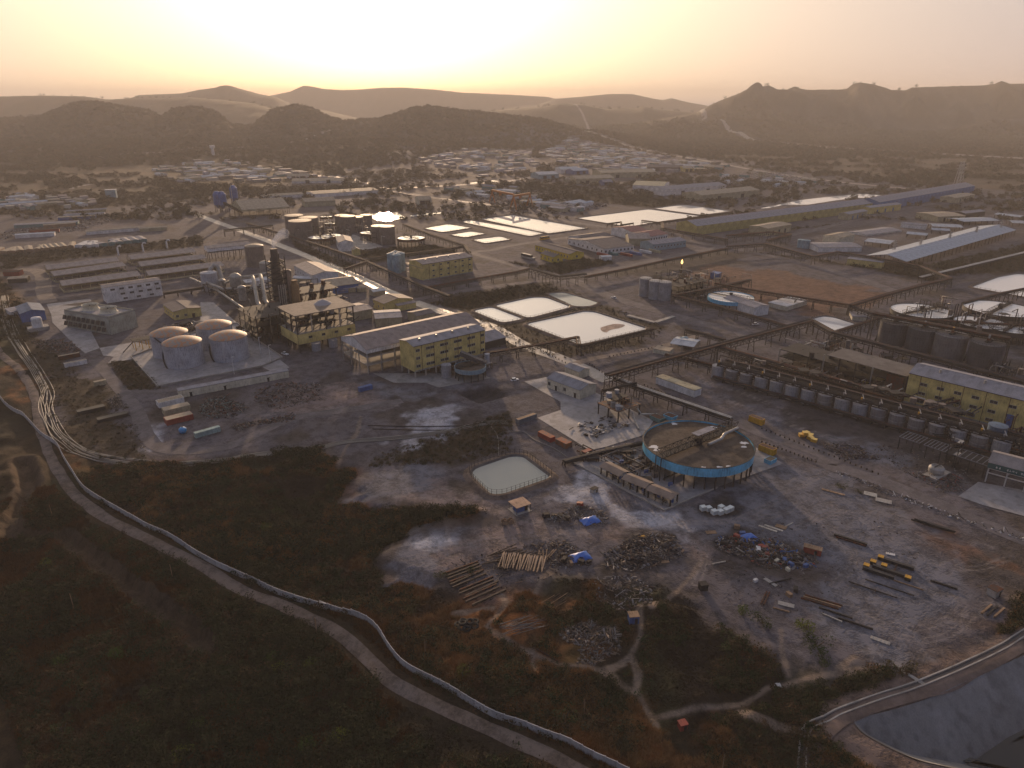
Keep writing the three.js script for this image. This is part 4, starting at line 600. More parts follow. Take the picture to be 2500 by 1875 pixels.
shed('office_block', 'white three storey office block with brown roof and dark windows', 'office', [-328.8,-561.2], [-297,-589.9], 13, 13, { wall: WHITE, roof: BROWNROOF, rise: 1, over: 0.3, win: [['f', 6, 3.2, 1.4, [9.8], 0.14, 0.92], ['f', 5, 3.2, 1.4, [5.5], 0.3, 0.93], ['f', 3, 3, 1.3, [1.5], 0.33, 0.8], ['l', 2, 1.6, 1.4, [5.5, 9.8], 0.3, 0.7]] });
{ const t = shed('cooling_tower', 'pale concrete cooling tower with round fan stack on top', 'cooling tower', [-281.6,-477.4], [-272.6,-497.3], 46, 12, { wall: M('green_grey', [0.36, 0.37, 0.33], { map: T_grime }), roof: GREYROOF, type: 'flat', over: -0.4, parapet: 1 });
  for (const z of [-13, -32]) { const f = new GB(); f.lathe(0, z, [[6.2, 12.3], [5.2, 13.5], [5.0, 15], [5.6, 16], [5.4, 16], [4.8, 15], [4.8, 12.6]], 28).build('fan_stack', CREAM, t); const b = new GB(); for (let k = 0; k < 6; k++) b.beam([0, 14.4, z], [Math.cos(k * 1.047) * 4.6, 14.6, z + Math.sin(k * 1.047) * 4.6], 0.9, 0.1); b.build('fan', STEEL, t); }
  for (let i = 0; i < 9; i++) for (const y of [2, 6.5]) { const s = new GB().hexa([[-12.3, y, -4 - i * 5], [-11.1, y + 2.6, -4 - i * 5], [-11.1, y + 2.6, -7.6 - i * 5], [-12.3, y, -7.6 - i * 5]].map((q) => q), [[-12.2, y + 0.2, -4 - i * 5], [-11, y + 2.8, -4 - i * 5], [-11, y + 2.8, -7.6 - i * 5], [-12.2, y + 0.2, -7.6 - i * 5]]); s.build('louvre', STEEL, t); } }
shed('yellow_workshop', 'small yellow workshop with flat dark roof near the cooling tower', 'building', [-252.8,-513.2], [-237.8,-526], 28, 6.6, { wall: YELLOW, roof: DARKROOF, type: 'z', rise: 1.2, win: [['f', 2, 1.8, 1.7, [2], 0.12, 0.42], ['l', 5, 1.4, 1.3, [2.5]]], doors: [['f', 0.7, 2, 3]] });
shed('blue_shed', 'blue fronted shed with curved grey roof beside the hoses', 'shed', [-362.5,-506.1], [-351,-516.4], 26, 7, { wall: BLUE, roof: M('grey_blue_roof', [0.16, 0.19, 0.24], { map: T_roof, rough: 0.78, spec: 0.3 }), type: 'z', rise: 2 });
shed('white_annex', 'low white annex leaning on the blue shed', 'annex', [-378.1,-518.7], [-373.6,-523.5], 16, 4.5, { wall: WHITE, roof: GREYROOF, type: 'flat' });
{ const c = [-340.6,-490]; const t = thing('lime_silo', 'stubby white silo on a concrete block before the blue shed', 'silo', c[0], c[1], GRID); new GB().box(0, 0, 0, 13, 2.4, 8).build('base', CONC, t); new GB().lathe(0, 0, [[3.4, 2.4], [3.4, 8], [3, 9.2], [0, 9.8]], 20).build('body', WHITE, t); }
// covered stacks in a long row
{ const xs = [-80, -10, 60, 140, 215, 290, 345, 385, 425, 470, 520, 575, 630, 705, 775, 845, 915, 985, 1055, 1120, 1185, 1250], pts = [[-558.6,-759], [-551.4,-761.5], [-542.9,-762.2], [-534.8,-765.4], [-528.5,-770.6], [-521.7,-775.2], [-515.8,-777.2], [-512.3,-779.9], [-508.7,-782.5], [-504.8,-785.9], [-500.3,-789.3], [-495.4,-793.5], [-489.7,-796.2], [-480.6,-797.6], [-472.4,-799.7], [-465.4,-803.9], [-460.9,-813.2], [-452.6,-815.4], [-446.4,-822], [-440.1,-827.2], [-433.7,-832.5], [-427.2,-837.8]];
  for (let i = 0; i + 1 < pts.length; i++) { const kind = i < 12 ? 0 : i < 15 ? 1 : 2, q = pts[i], p = [lerp(q[0], pts[i + 1][0], 0.9), lerp(q[1], pts[i + 1][1], 0.9)]; shed('covered_stack', ['tan covered stack in the long row behind the sheds', 'white sheeted stack in the long row behind the sheds', 'dull grey covered stack at the yard end of the row'][kind], 'stack', q, p, 26, 3.4, { wall: [WOOD, WHITE, TEAL][kind], roof: [TANROOF, WHITEROOF, GREYROOF][kind], rise: 0.7, small: true, type: 'z', over: 0.15, group: ['tan covered stacks', 'white sheeted stacks', 'grey covered stacks'][kind] }); } }
[[[-628.8,-999.2], [-585.5,-1013.2], 12, BLUE, TANROOF, 'long hut with blue wall behind the covered stacks'], [[-635.3,-1024.2], [-587.2,-1041.2], 10, WHITE, GREYROOF, 'second long hut behind the blue walled one'], [[-652,-1058.7], [-605.9,-1083], 10, BEIGE, GREYROOF, 'rearmost long hut of the yard'], [[-646.1,-932.4], [-579.4,-961.2], 14, TEAL, GREYROOF, 'wide grey roofed hut with teal wall'], [[-607.6,-932.4], [-576.9,-951.4], 8, WOOD, TANROOF, 'tan hut beside the teal walled hut'], [[-596.8,-858.9], [-559.5,-875.2], 10, WHITE, WHITEROOF, 'white roofed hut beside the covered stacks'], [[-525.1,-883.6], [-474.1,-914.1], 9, WHITE, TANROOF, 'long white hut behind the covered stacks'], [[-469.8,-905.2], [-441.4,-918.6], 9, BEIGE, TANROOF, 'tan hut on posts at the yard end'], [[-600.6,-892.1], [-571.5,-905.2], 6, REDP, RUST, 'dark red hut between the yard huts'], [[-477.8,-658.5], [-464.4,-661], 9, REDP, RUST, 'rust red hut beside the sandy track'], [[-454.8,-630.3], [-440.5,-634.9], 10, BLACK, TANROOF, 'dark hut with tan roof beside the sandy track']].forEach(([A, B, d, w, r, l]) => shed('hut', l, 'hut', A, B, d, 4, { wall: w, roof: r, rise: 0.8, small: true }));
{ const g = [[-420.8,-757.7], [-403.6,-777.2], [-384.7,-793.5]]; g.forEach((p) => { const t = thing('roof_vent', 'white hooked vent pipe behind the far shed', 'vent', p[0], p[1], GRID, 'hooked vents behind the far sheds'); new GB().tube([[0, 0, 0], [0, 8, 0], [1, 9.6, 0], [3, 9.6, 0], [3.6, 8.6, 0]], 0.9, 10).build('pipe', WHITE, t); }); }
// silos and hall in the far corner
{ let k = 0; for (const p of [[-437.6,-1083], [-429.1,-1079.3], [-442.5,-1162.5]]) { const t = thing('blue_silo', ['dark blue silo of the batching plant beside the conveyor foot', 'dark blue silo of the batching plant under the frame', 'dark blue silo standing behind the conveyor'][k++], 'silo', p[0], p[1]); new GB().lathe(0, 0, [[0.6, 5], [6, 11], [6, 26], [3, 30], [0, 30.5]], 20).build('body', BLUE, t); for (let i = 0; i < 4; i++) new GB().box(Math.cos(i * 1.57 + 0.7) * 5.4, 0, Math.sin(i * 1.57 + 0.7) * 5.4, 0.7, 12, 0.7).build('leg', STEEL, t); }
  const A = [-394.6,-997.1], B = [-397.5,-1064.7]; const t = thing('conveyor', 'sloping enclosed conveyor beside the dark blue silos', 'conveyor'); new GB().beam([A[0], 24, A[1]], [B[0], 2, B[1]], 3, 3).build('gallery', STEEL, t); for (const u of [0.25, 0.55, 0.8]) { const p = mid(A, B, u); new GB().beam([p[0], 0, p[1]], [p[0], lerp(24, 2, u), p[1]], 0.7).build('support', STEEL, t); }
  const c = [-438.1,-1141.6]; const m = thing('mast', 'slim mast beside the dark blue silos', 'mast', c[0], c[1]); new GB().cyl(0, 0, 0, 0.8, 38, 8, 0.4).build('pole', PALESTEEL, m); }
shed('ore_hall', 'huge brown roofed ore hall open along its long side', 'hall', [-381,-1024.2], [-324.7,-1058.7], 75, 11, { open: true, fascia: 2.5, wall: BEIGE, roof: TANROOF, rise: 9, bay: 9, colMat: STEEL });
shed('ore_shed', 'long tan shed beyond the ore hall', 'shed', [-323.6,-1134.8], [-280.2,-1155.4], 26, 8, { wall: BEIGE, roof: TANROOF, rise: 4 });
shed('covered_yard', 'wide pale canopy beyond the tan shed', 'shed', [-340.5,-1253.8], [-240,-1313.7], 45, 6, { wall: WHITE, roof: TANROOF, rise: 2 });
shed('low_store', 'long low store behind the ore hall', 'shed', [-419.3,-1229.7], [-360.1,-1262.1], 24, 5, { wall: WHITE, roof: TANROOF, rise: 2 });
// sunlit tank farm
[[[-257.6,-875.2], 14, 19, 'brown tank before the ore hall beside the feed frame'], [[-254.3,-900.8], 12, 19, 'brown tank touching its neighbour before the ore hall'], [[-277.2,-918.6], 12, 19, 'brown tank half hidden behind two others'], [[-216.5,-918.6], 9, 19, 'tall brown tank beside the white fronted house'], [[-206.1,-905.2], 10, 20, 'tallest brown tank of the middle group'], [[-198.3,-918.6], 9, 17, 'squat brown tank of the middle group'], [[-155.1,-835.5], 9, 19, 'brown tank before the round glowing clarifier'], [[-143.9,-826.5], 9, 20, 'brown tank beside the round glowing clarifier'], [[-193.3,-956.3], 8, 14, 'small brown tank before the sunlit pond']].forEach(([p, r, h, l]) => tank('process_tank', l, p[0], p[1], r, h, { mat: TANKBROWN, rings: 2, rail: true, n: 24 }));
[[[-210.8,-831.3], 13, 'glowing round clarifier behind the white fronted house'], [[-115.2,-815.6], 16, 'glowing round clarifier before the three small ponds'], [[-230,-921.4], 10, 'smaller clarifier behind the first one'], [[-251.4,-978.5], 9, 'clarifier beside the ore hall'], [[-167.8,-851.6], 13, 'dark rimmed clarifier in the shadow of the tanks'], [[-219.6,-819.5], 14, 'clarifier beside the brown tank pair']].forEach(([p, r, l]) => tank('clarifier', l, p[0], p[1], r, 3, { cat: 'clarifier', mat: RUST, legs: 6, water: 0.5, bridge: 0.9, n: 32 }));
shed('white_fronted_house', 'plain white gabled house with tan roof among the tanks', 'building', [-189.1,-777.2], [-174.3,-781.9], 34, 10, { wall: WHITE, roof: BROWNROOF, type: 'z', rise: 2.5, win: [['l', 5, 2, 2, [5]]] });
sheet('concrete_yard', [[-194.1,-883.6], [-146,-806.1], [-158.1,-792.1], [-173.8,-778.5], [-216.1,-883.6]], CONC, 'concrete apron among the sunlit tanks');
shed('pump_house', 'small yellow hut beside the white gabled house', 'hut', [-168.5,-755.8], [-162.2,-759], 9, 6, { wall: YELLOW, roof: TANROOF, type: 'z', rise: 2, small: true });
// yellow mill with blue silos
shed('yellow_mill', 'yellow mill building with three rows of small windows', 'building', [-81.3,-641.8], [-37.6,-676.1], 24, 15, { pipes: 5, wall: YELLOW, roof: BROWNROOF, rise: 2, win: [['f', 6, 2, 1.1, [12.3, 7.4, 2.5], 0.2, 0.94]] });
{ const t = shed('mill_annex', 'open concrete frame annex on the end of the yellow mill', 'annex', [-99.9,-666], [-82.4,-641.8], 16, 11, { open: true, floors: [3, 6.5, 9.5], roof: TANROOF, type: 'flat', bay: 6 }); }
[[[-115.8,-681.3]], [[-110.4,-676.1]], [[-113.5,-689.2]], [[-108.1,-683.9]]].forEach(([p], i) => tank('blue_silo', ['pale blue silo with a rail nearest the pipe rack', 'pale blue silo next to the mill annex', 'pale blue silo behind two others', 'pale blue silo hidden between its neighbours'][i], p[0], p[1], 4.6, 17, { cat: 'silo', mat: PALEBLUE, n: 20, cone: 1.5, rail: true }));
// ---------- furnace block ----------
{ const A = [-138.3,-438.5], B = [-109.2,-459.6], a = GRID, L = 40, D = 27, t = thing('furnace_building', 'open steel furnace building with yellow clad lower storey', 'building', A[0] + Math.cos(a) * L / 2, A[1] - Math.sin(a) * L / 2, a), x = L / 2;
  for (let i = 0; i <= 4; i++) for (let j = 0; j <= 3; j++) new GB().box(lerp(-x, x, i / 4), 0, -D * j / 3, 0.7, 25, 0.7).build('column', i % 2 ? PALESTEEL : STEEL, t);
  for (const y of [5.6, 12.4, 17, 21]) new GB().box(0, y, -D / 2, L, 0.4, D).build('floor_slab', y > 12.5 ? STEEL : CONC, t);
  const roof = new GB().box(0, 25, -D / 2, L + 3, 0.6, D + 3).build('roof', M('ash_roof', [0.2, 0.165, 0.145], { map: T_concrete }), t);
  const pile = new GB(); pile.lathe(6, -16, [[6, 25.6], [3, 27.6], [0, 28.6]], 14); pile.build('ash_heap', M('ash', [0.3, 0.28, 0.28]), roof);
  const w = new GB(); w.box(0, 6, 0.5, L + 0.6, 6.4, 0.3).box(-x - 0.45, 6, -D / 2, 0.3, 6.4, D).box(x + 0.45, 6, -D / 2, 0.3, 6.4, D); w.build('wall', YELLOW, t);
  for (let i = 0; i < 4; i++) { const p = new GB().box(lerp(-x, x, 0.2 + i * 0.23), 9, 0.72, 2.4, 1.5, 0.12).build('window', GLASS, t); new GB().box(lerp(-x, x, 0.2 + i * 0.23), 8.8, 0.76, 2.9, 0.2, 0.3).build('sill', FRAMEM, p); }
  for (const q of [-9, 3]) new GB().cyl(q, 0, 1.2, 3, 5.4, 18).build('hopper', TANKGREY, t);
  for (let k = 0; k < 12; k++) { const xx = rr(-x + 3, x - 3), z = rr(-D + 3, -3), y = [12.8, 17.4, 21.4][k % 3]; new GB().cyl(xx, y, z, rr(1, 2.2), rr(2, 3.4), 12).build('vessel', k % 2 ? RUST : TANKGREY, t); }
  for (let k = 0; k < 5; k++) new GB().beam([-x + k * 9, 13, 0], [-x + k * 9 + 8, 16.8, 0], 0.3).build('brace', STEEL, t); }
{ const c = [-175.7,-523.4], t = thing('absorption_tower', 'tall scaffolded absorption tower with steaming top', 'tower', c[0], c[1], GRID), H = 52;
  new GB().lathe(0, 0, [[4.2, 0], [4.2, 30], [2.8, 38], [2.6, H], [0, H]], 20).build('shaft', M('sooty', [0.10, 0.085, 0.08], { map: T_tank, rough: 0.7 }), t);
  new GB().cyl(6.6, 0, 2, 2.4, 36, 16).build('side_column', M('tan_column', [0.3, 0.24, 0.2], { map: T_tank }), t); new GB().lathe(10.5, 6, [[3, 0], [3, 24], [2.2, 26], [2.2, 28], [0, 28]], 16).build('side_column', M('amber_column', [0.36, 0.22, 0.1], { map: T_tank }), t);
  for (const sx of [-1, 1]) for (const sz of [-1, 1]) new GB().box(sx * 5.2, 0, sz * 5.2, 0.5, 47, 0.5).build('scaffold_post', STEEL, t);
  for (let y = 5; y <= 47; y += 4.2) { const g = new GB(); for (const [p, q] of [[[-5.2, -5.2], [5.2, -5.2]], [[5.2, -5.2], [5.2, 5.2]], [[5.2, 5.2], [-5.2, 5.2]], [[-5.2, 5.2], [-5.2, -5.2]]]) { g.beam([p[0], y, p[1]], [q[0], y, q[1]], 0.9, 0.5); g.beam([p[0], y, p[1]], [q[0], Math.max(1, y - 4), q[1]], 0.4); g.beam([p[0], y + 1.1, p[1]], [q[0], y + 1.1, q[1]], 0.1); } g.build('scaffold_deck', STEEL, t); }
  for (let k = 0; k < 4; k++) new GB().tube([[-2 + k * 1.6, 0, 6.2], [-2 + k * 1.6, 26, 6.2]], 0.45, 8).build('riser_pipe', PALESTEEL, t);
  // thin steam drifting off the top
  const st = new THREE.MeshStandardMaterial({ color: new THREE.Color().setRGB(0.9, 0.88, 0.85), transparent: true, opacity: 0.16, roughness: 1, depthWrite: false }); st.name = 'steam'; const P = []; for (let k = 0; k < 11; k++) { const g = new THREE.IcosahedronGeometry(1.1 + k * 0.22, 2), u = g.attributes.position; for (let i = 0; i < u.count; i++) { const f = 0.7 + 0.7 * noise(u.getX(i) * 1.3 + k * 9, u.getY(i) * 1.3 + u.getZ(i)); u.setXYZ(i, u.getX(i) * f, u.getY(i) * f, u.getZ(i) * f); } g.translate(c[0] + k * k * 0.08, H + 1 + k * 0.95, c[1] - k * 0.3); P.push(g); } const m = new THREE.Mesh(mergeGeometries(P.map((g) => { g.deleteAttribute('uv'); return g; })), st); m.name = 'steam_plume'; scene.add(m); tag(m, 'thin white steam drifting off the absorption tower', 'steam'); }
// gas cleaning: silver vessels and ducts
{ const V = (l, p, r, h, m = SILVER, dome = 1.4) => tank('scrubber_vessel', l, p[0], p[1], r, h, { cat: 'vessel', mat: m, dome, n: 20 });
  V('pale box-like scrubber vessel behind the white office', [-263.2,-608.4], 7, 15, TANKPALE, 1); V('conical scrubber vessel with domed top', [-238.1,-602.1], 5, 13, SILVER, 3); V('silver vessel with rounded top before the tower', [-230.3,-658.5], 5.5, 13, SILVER, 2); V('wide grey drum behind the furnace tower', [-256,-705.5], 9, 20, TANKBROWN, 1.5); V('short silver vessel among the ducts', [-249.4,-600.1], 3, 10); V('short silver vessel beside the black pipework', [-222.3,-572.4], 3.2, 11); V('rusty vessel before the furnace building', [-176.7,-510.8], 4, 14, RUST); V('rusty vessel with thick pipes beside the furnace', [-175.5,-492.9], 3, 10, RUST); V('tan vessel behind the furnace roof', [-189.7,-591.9], 3.4, 20, TANKBROWN);
  const duct = (l, P, r, m = SILVER) => { const t = thing('duct', l, 'duct'); new GB().tube(P, r, 12).build('pipe', m, t); for (let i = 1; i < P.length - 1; i++) if (P[i][1] > 4) new GB().beam([P[i][0], 0, P[i][2]], [P[i][0], P[i][1] - r, P[i][2]], 0.4).build('support', STEEL, t); };
  const at = (p, y) => [p[0], y, p[1]];
  duct('thick silver duct bending down to the furnace', [at([-207.7,-561.2], 22), at([-202.6,-548.6], 21), at([-193.9,-526.6], 11), at([-191.5,-523.4], 9), at([-177.6,-510.7], 9)], 1.5); duct('second thick silver duct beside the first', [at([-203.3,-566.7], 22), at([-198.2,-553.9], 21), at([-189.6,-531.6], 11), at([-187.2,-528.3], 9), at([-177.8,-520.2], 9)], 1.5);
  duct('large hooked duct on the scrubber vessel', [at([-264.7,-614.8], 15), at([-262.2,-619.2], 19), at([-258.5,-619.2], 18), at([-254.5,-612.7], 10), at([-249.9,-602.1], 2)], 2); duct('looped pale duct lying on supports', [at([-261.7,-591.9], 8), at([-261.1,-598], 8.5), at([-254.7,-591.9], 8), at([-240.1,-580], 7), at([-235.6,-583.9], 7)], 1.4); duct('long pale duct from the gallery to the tower', [at([-246.1,-596], 8), at([-242.7,-614.8], 9), at([-233.7,-619.2], 9), at([-216.9,-630.3], 10)], 1.1); duct('pale duct pair on the low rack', [at([-290,-630.3], 5), at([-269.4,-608.4], 5), at([-248.3,-585.9], 5)], 1.0); duct('pale duct toward the steel gate', [at([-248.3,-585.9], 5), at([-217,-543.4], 5), at([-193.8,-510.7], 5)], 0.9);
  shed('white_control_house', 'white control house before the silver vessels', 'building', [-230.4,-604.2], [-213.3,-617], 12, 7, { wall: WHITE, roof: WHITEROOF, win: [['f', 3, 1.8, 1.2, [3], 0.3, 0.85]] });
  const dk = thing('black_pipework', 'dense black pipe structure between the ducts and furnace', 'pipework'), c = [-164.3,-473.3]; dk.position.set(c[0], 0, c[1]); dk.rotation.y = GRID;
  for (let k = 0; k < 46; k++) { const x = rr(-16, 14), z = rr(-26, 12), y = rr(3, 20), m = k % 3; new GB().tube(m === 0 ? [[x, 0, z], [x, y, z], [x + rr(-4, 4), y, z]] : m === 1 ? [[x, y, z], [x + rr(-9, 9), y, z]] : [[x, y, z], [x, y, z + rr(-9, 9)], [x, 0, z + 2]], rr(0.25, 0.7), 6).build('pipe', [STEEL, RUST, STEEL, SILVER][k % 4], dk); }
  for (const y of [6, 12, 18]) new GB().box(-2, y, -7, 30, 0.25, 34).build('grating', STEEL, dk); for (let i = 0; i < 4; i++) for (let j = 0; j < 4; j++) new GB().box(-16 + i * 9, 0, -23 + j * 11, 0.5, 20, 0.5).build('post', STEEL, dk); }
{ const dk = thing('rusty_converter_deck', 'dark rusty converter deck behind the furnace roof', 'structure', ([-158.8,-543.4])[0], ([-158.8,-543.4])[1], GRID); for (const [x, z, h] of [[-8, 0, 12], [4, -3, 15], [15, -6, 15], [0, 8, 10]]) new GB().lathe(x, z, [[3, 0], [3, h - 4], [1.6, h], [1.6, h + 5], [0, h + 5]], 14).build('converter', RUST, dk); for (const y of [9, 16]) new GB().box(3, y, -1, 36, 0.4, 20).build('deck', STEEL, dk); for (let i = 0; i < 4; i++) for (const z of [-10, 8]) new GB().box(-14 + i * 11, 0, z, 0.6, 17, 0.6).build('post', STEEL, dk);
  for (let k = 0; k < 10; k++) new GB().beam([-14 + k * 3, 9, 8], [-11 + k * 3, 16, 8], 0.25).build('brace', RUST, dk); }
shed('long_white_workshop', 'long white workshop with brown roof beside the main road', 'building', [-207.6,-671], [-178.9,-628.1], 24, 8, { wall: WHITE, roof: BROWNROOF, win: [['f', 7, 1.5, 1.6, [3]]] });
shed('blue_workshop', 'bright blue workshop with pale roof near the main road', 'building', [-153.9,-589.9], [-132.6,-602.1], 30, 7, { wall: BLUE, roof: TANROOF, rise: 3 });
shed('yellow_store', 'yellow store with dark roof beside the main road', 'building', [-110.1,-548.6], [-99.4,-534.9], 26, 7, { wall: YELLOW, roof: DARKROOF, win: [['f', 3, 1.4, 1.6, [2.5]]] });
shed('yellow_store', 'low yellow canopy next to the dark roofed store', 'building', [-89.3,-538.3], [-76.2,-548.6], 14, 4.5, { wall: YELLOW, roof: BROWNROOF });
[[[-119.2,-510.7], [-105.9,-520.2], 22, 7, BROWNROOF, 'brown roofed shelter beside the furnace building'], [[-99.1,-497.3], [-80.8,-501.7], 22, 6, GREYROOF, 'grey roofed store behind the big hall'], [[-69.8,-504.7], [-57.6,-513.9], 14, 6, DARKROOF, 'dark roofed store at the main road'], [[-119.4,-520.3], [-107.7,-530], 14, 5, BROWNROOF, 'brown shelter behind the open hall'], [[-116.5,-583.9], [-107.5,-589.9], 9, 4, WHITEROOF, 'small pale roofed shelter at the road edge'], [[-144.1,-596], [-134.8,-600.1], 8, 4, WHITEROOF, 'pale hut before the blue workshop'], [[-132.3,-598], [-126,-602.1], 8, 3.5, TANROOF, 'tan hut next to the blue workshop'], [[-199,-634.9], [-175.2,-630.3], 8, 4, WHITEROOF, 'flat pale lean-to below the white workshop']].forEach(([A, B, d, h, r, l]) => shed('store', l, 'store', A, B, d, h, { wall: BEIGE, roof: r, rise: 1.2 }));
// ---------- filter hall and yellow filter building ----------
shed('filter_hall', 'large open hall with brown roof and white fascia', 'hall', [-86.5,-400], [-60.1,-419.9], 33, 15.5, { len: 84, open: true, fascia: 2.6, wall: WHITE, roof: M('hall_roof', [0.235, 0.195, 0.185], { map: T_roof, rough: 0.78, spec: 0.3, bump: 0.03 }), rise: 4.5, floors: [5, 10], bay: 9 });
shed('filter_building', 'raised yellow filter building with three rows of paired windows', 'building', [-56.2,-391.4], [-18.1,-426.5], 16, 20, { y0: 4, pipes: 6, wall: YELLOW, roof: GREYROOF, stilts: true, rise: 1.6, win: [['f', 10, 2.6, 1.5, [16.3, 11.5, 6.6], 0.07, 0.94, -1]] });
{ const p = [-24.7,-394.4]; tank('clarifier', 'blue rimmed clarifier below the yellow filter building', p[0], p[1], 9.4, 2.6, { cat: 'clarifier', legs: 5, mat: PALEBLUE, water: 0.6, waterMat: SLUDGE, bridge: 2.5, n: 32 }); const A = [-31,-401.6], B = [-15.4,-399.2]; const t = thing('conveyor', 'dark covered conveyor above the blue clarifier', 'conveyor'); new GB().beam([A[0], 13, A[1]], [B[0], 7, B[1]], 3.4, 2.6).build('gallery', TANKDARK, t); for (const u of [0.4, 0.75, 0.98]) { const q = mid(A, B, u); new GB().beam([q[0], 0, q[1]], [q[0], lerp(13, 7, u) - 1, q[1]], 0.5).build('support', STEEL, t); } const c = [-15.3,-411.3]; tank('surge_tank', 'slim pale tank beside the blue clarifier', c[0], c[1], 1.6, 9, { mat: TANKPALE, n: 16 }); const e = [-39,-395]; tank('surge_tank', 'grey column tank under the yellow filter building', e[0], e[1], 3, 8, { mat: TANKGREY, n: 18 }); }
shed('sloped_lean_to', 'grey lean-to on the end of the filter hall', 'annex', [-18.2,-445.2], [-4.6,-457.6], 24, 5, { wall: STEEL, roof: GREYROOF, rise: 2.5 });
shed('long_low_store', 'very long narrow cream store before the tank bund', 'store', [-183.8,-362.6], [-132.5,-394.6], 5, 4, { wall: CREAM, roof: GREYROOF, type: 'flat', over: 0.2, doors: [['f', 0.1, 1.2, 2.2], ['f', 0.4, 1.2, 2.2], ['f', 0.8, 1.2, 2.2]] });
// ---------- storage tanks on their bunded slab ----------
{ const B = [[-244.2,-429.9], [-203.5,-378.9], [-154.4,-412.4], [-146.8,-428.8], [-186,-478.7], [-203.1,-504.7], [-223.1,-487.1]]; sheet('tank_slab', B, SLAB, 'concrete slab inside the tank bund', 0.35); const t = thing('bund_wall', 'low concrete bund wall round the four storage tanks', 'wall'); for (let i = 0; i < B.length; i++) { const p = B[i], q = B[(i + 1) % B.length]; new GB().beam([p[0], 0.55, p[1]], [q[0], 0.55, q[1]], 0.5, 1.3).build('wall_panel', CONC, t); }
  [[[-204.1,-418.1], 'storage tank with rusty dome nearest the bund corner'], [[-220.7,-436.9], 'storage tank with rusty dome beside the steel steps'], [[-198.3,-453.8], 'storage tank with rusty dome farthest from the low store'], [[-179.9,-429.9], 'storage tank with rusty dome beside the concrete road']].forEach(([p, l], i) => tank('storage_tank', l, p[0], p[1], 11.3, 14.2, { y: 0.36, mat: TANKPALE, roofMat: M('rust_dome', [0.33, 0.30, 0.27], { map: T_rust, rough: 0.6 }), dome: 3.0, n: 56, stair: i === 1 ? 0.4 : 2.2, group: 'four domed storage tanks' }));
  const s = [-245.1,-450.1], st = thing('stair_platform', 'rusty steel stair platform on yellow legs at the tanks', 'platform', s[0], s[1], GRID); for (let i = 0; i < 4; i++) for (const z of [-4, 4]) new GB().box(-6 + i * 4, 0, z, 0.4, 6, 0.4).build('leg', YPAINT, st); new GB().box(0, 6, 0, 14, 0.3, 9).build('deck', STEEL, st); new GB().beam([-7, 6, 3], [-14, 0, 3], 1.4, 0.2).build('stair', STEEL, st); const rl = new GB(); for (let i = 0; i <= 7; i++) for (const z of [-4.4, 4.4]) rl.beam([-7 + i * 2, 6.3, z], [-7 + i * 2, 7.5, z], 0.1); rl.beam([-7, 7.5, 4.4], [7, 7.5, 4.4], 0.1).beam([-7, 7.5, -4.4], [7, 7.5, -4.4], 0.1); rl.build('railing', STEEL, st);
  const lp = [-167.2,-400]; const lamp = thing('lamp_post', 'slim white lamp post at the bund wall', 'lamp post', lp[0], lp[1]); new GB().cyl(0, 0, 0, 0.16, 11, 8, 0.1).build('pole', WHITE, lamp); new GB().box(0.7, 10.9, 0, 1.6, 0.16, 0.4).build('lamp_head', WHITE, lamp); for (const [q, l] of [[[-152.3,-422.1], 'slim lamp post at the concrete road bend'], [[-163.9,-438], 'slim lamp post beside parked white car'], [[-163.7,-438], 'slim lamp post behind the storage tanks']]) copyOf(lamp, q[0], q[1], 0.6, l); }
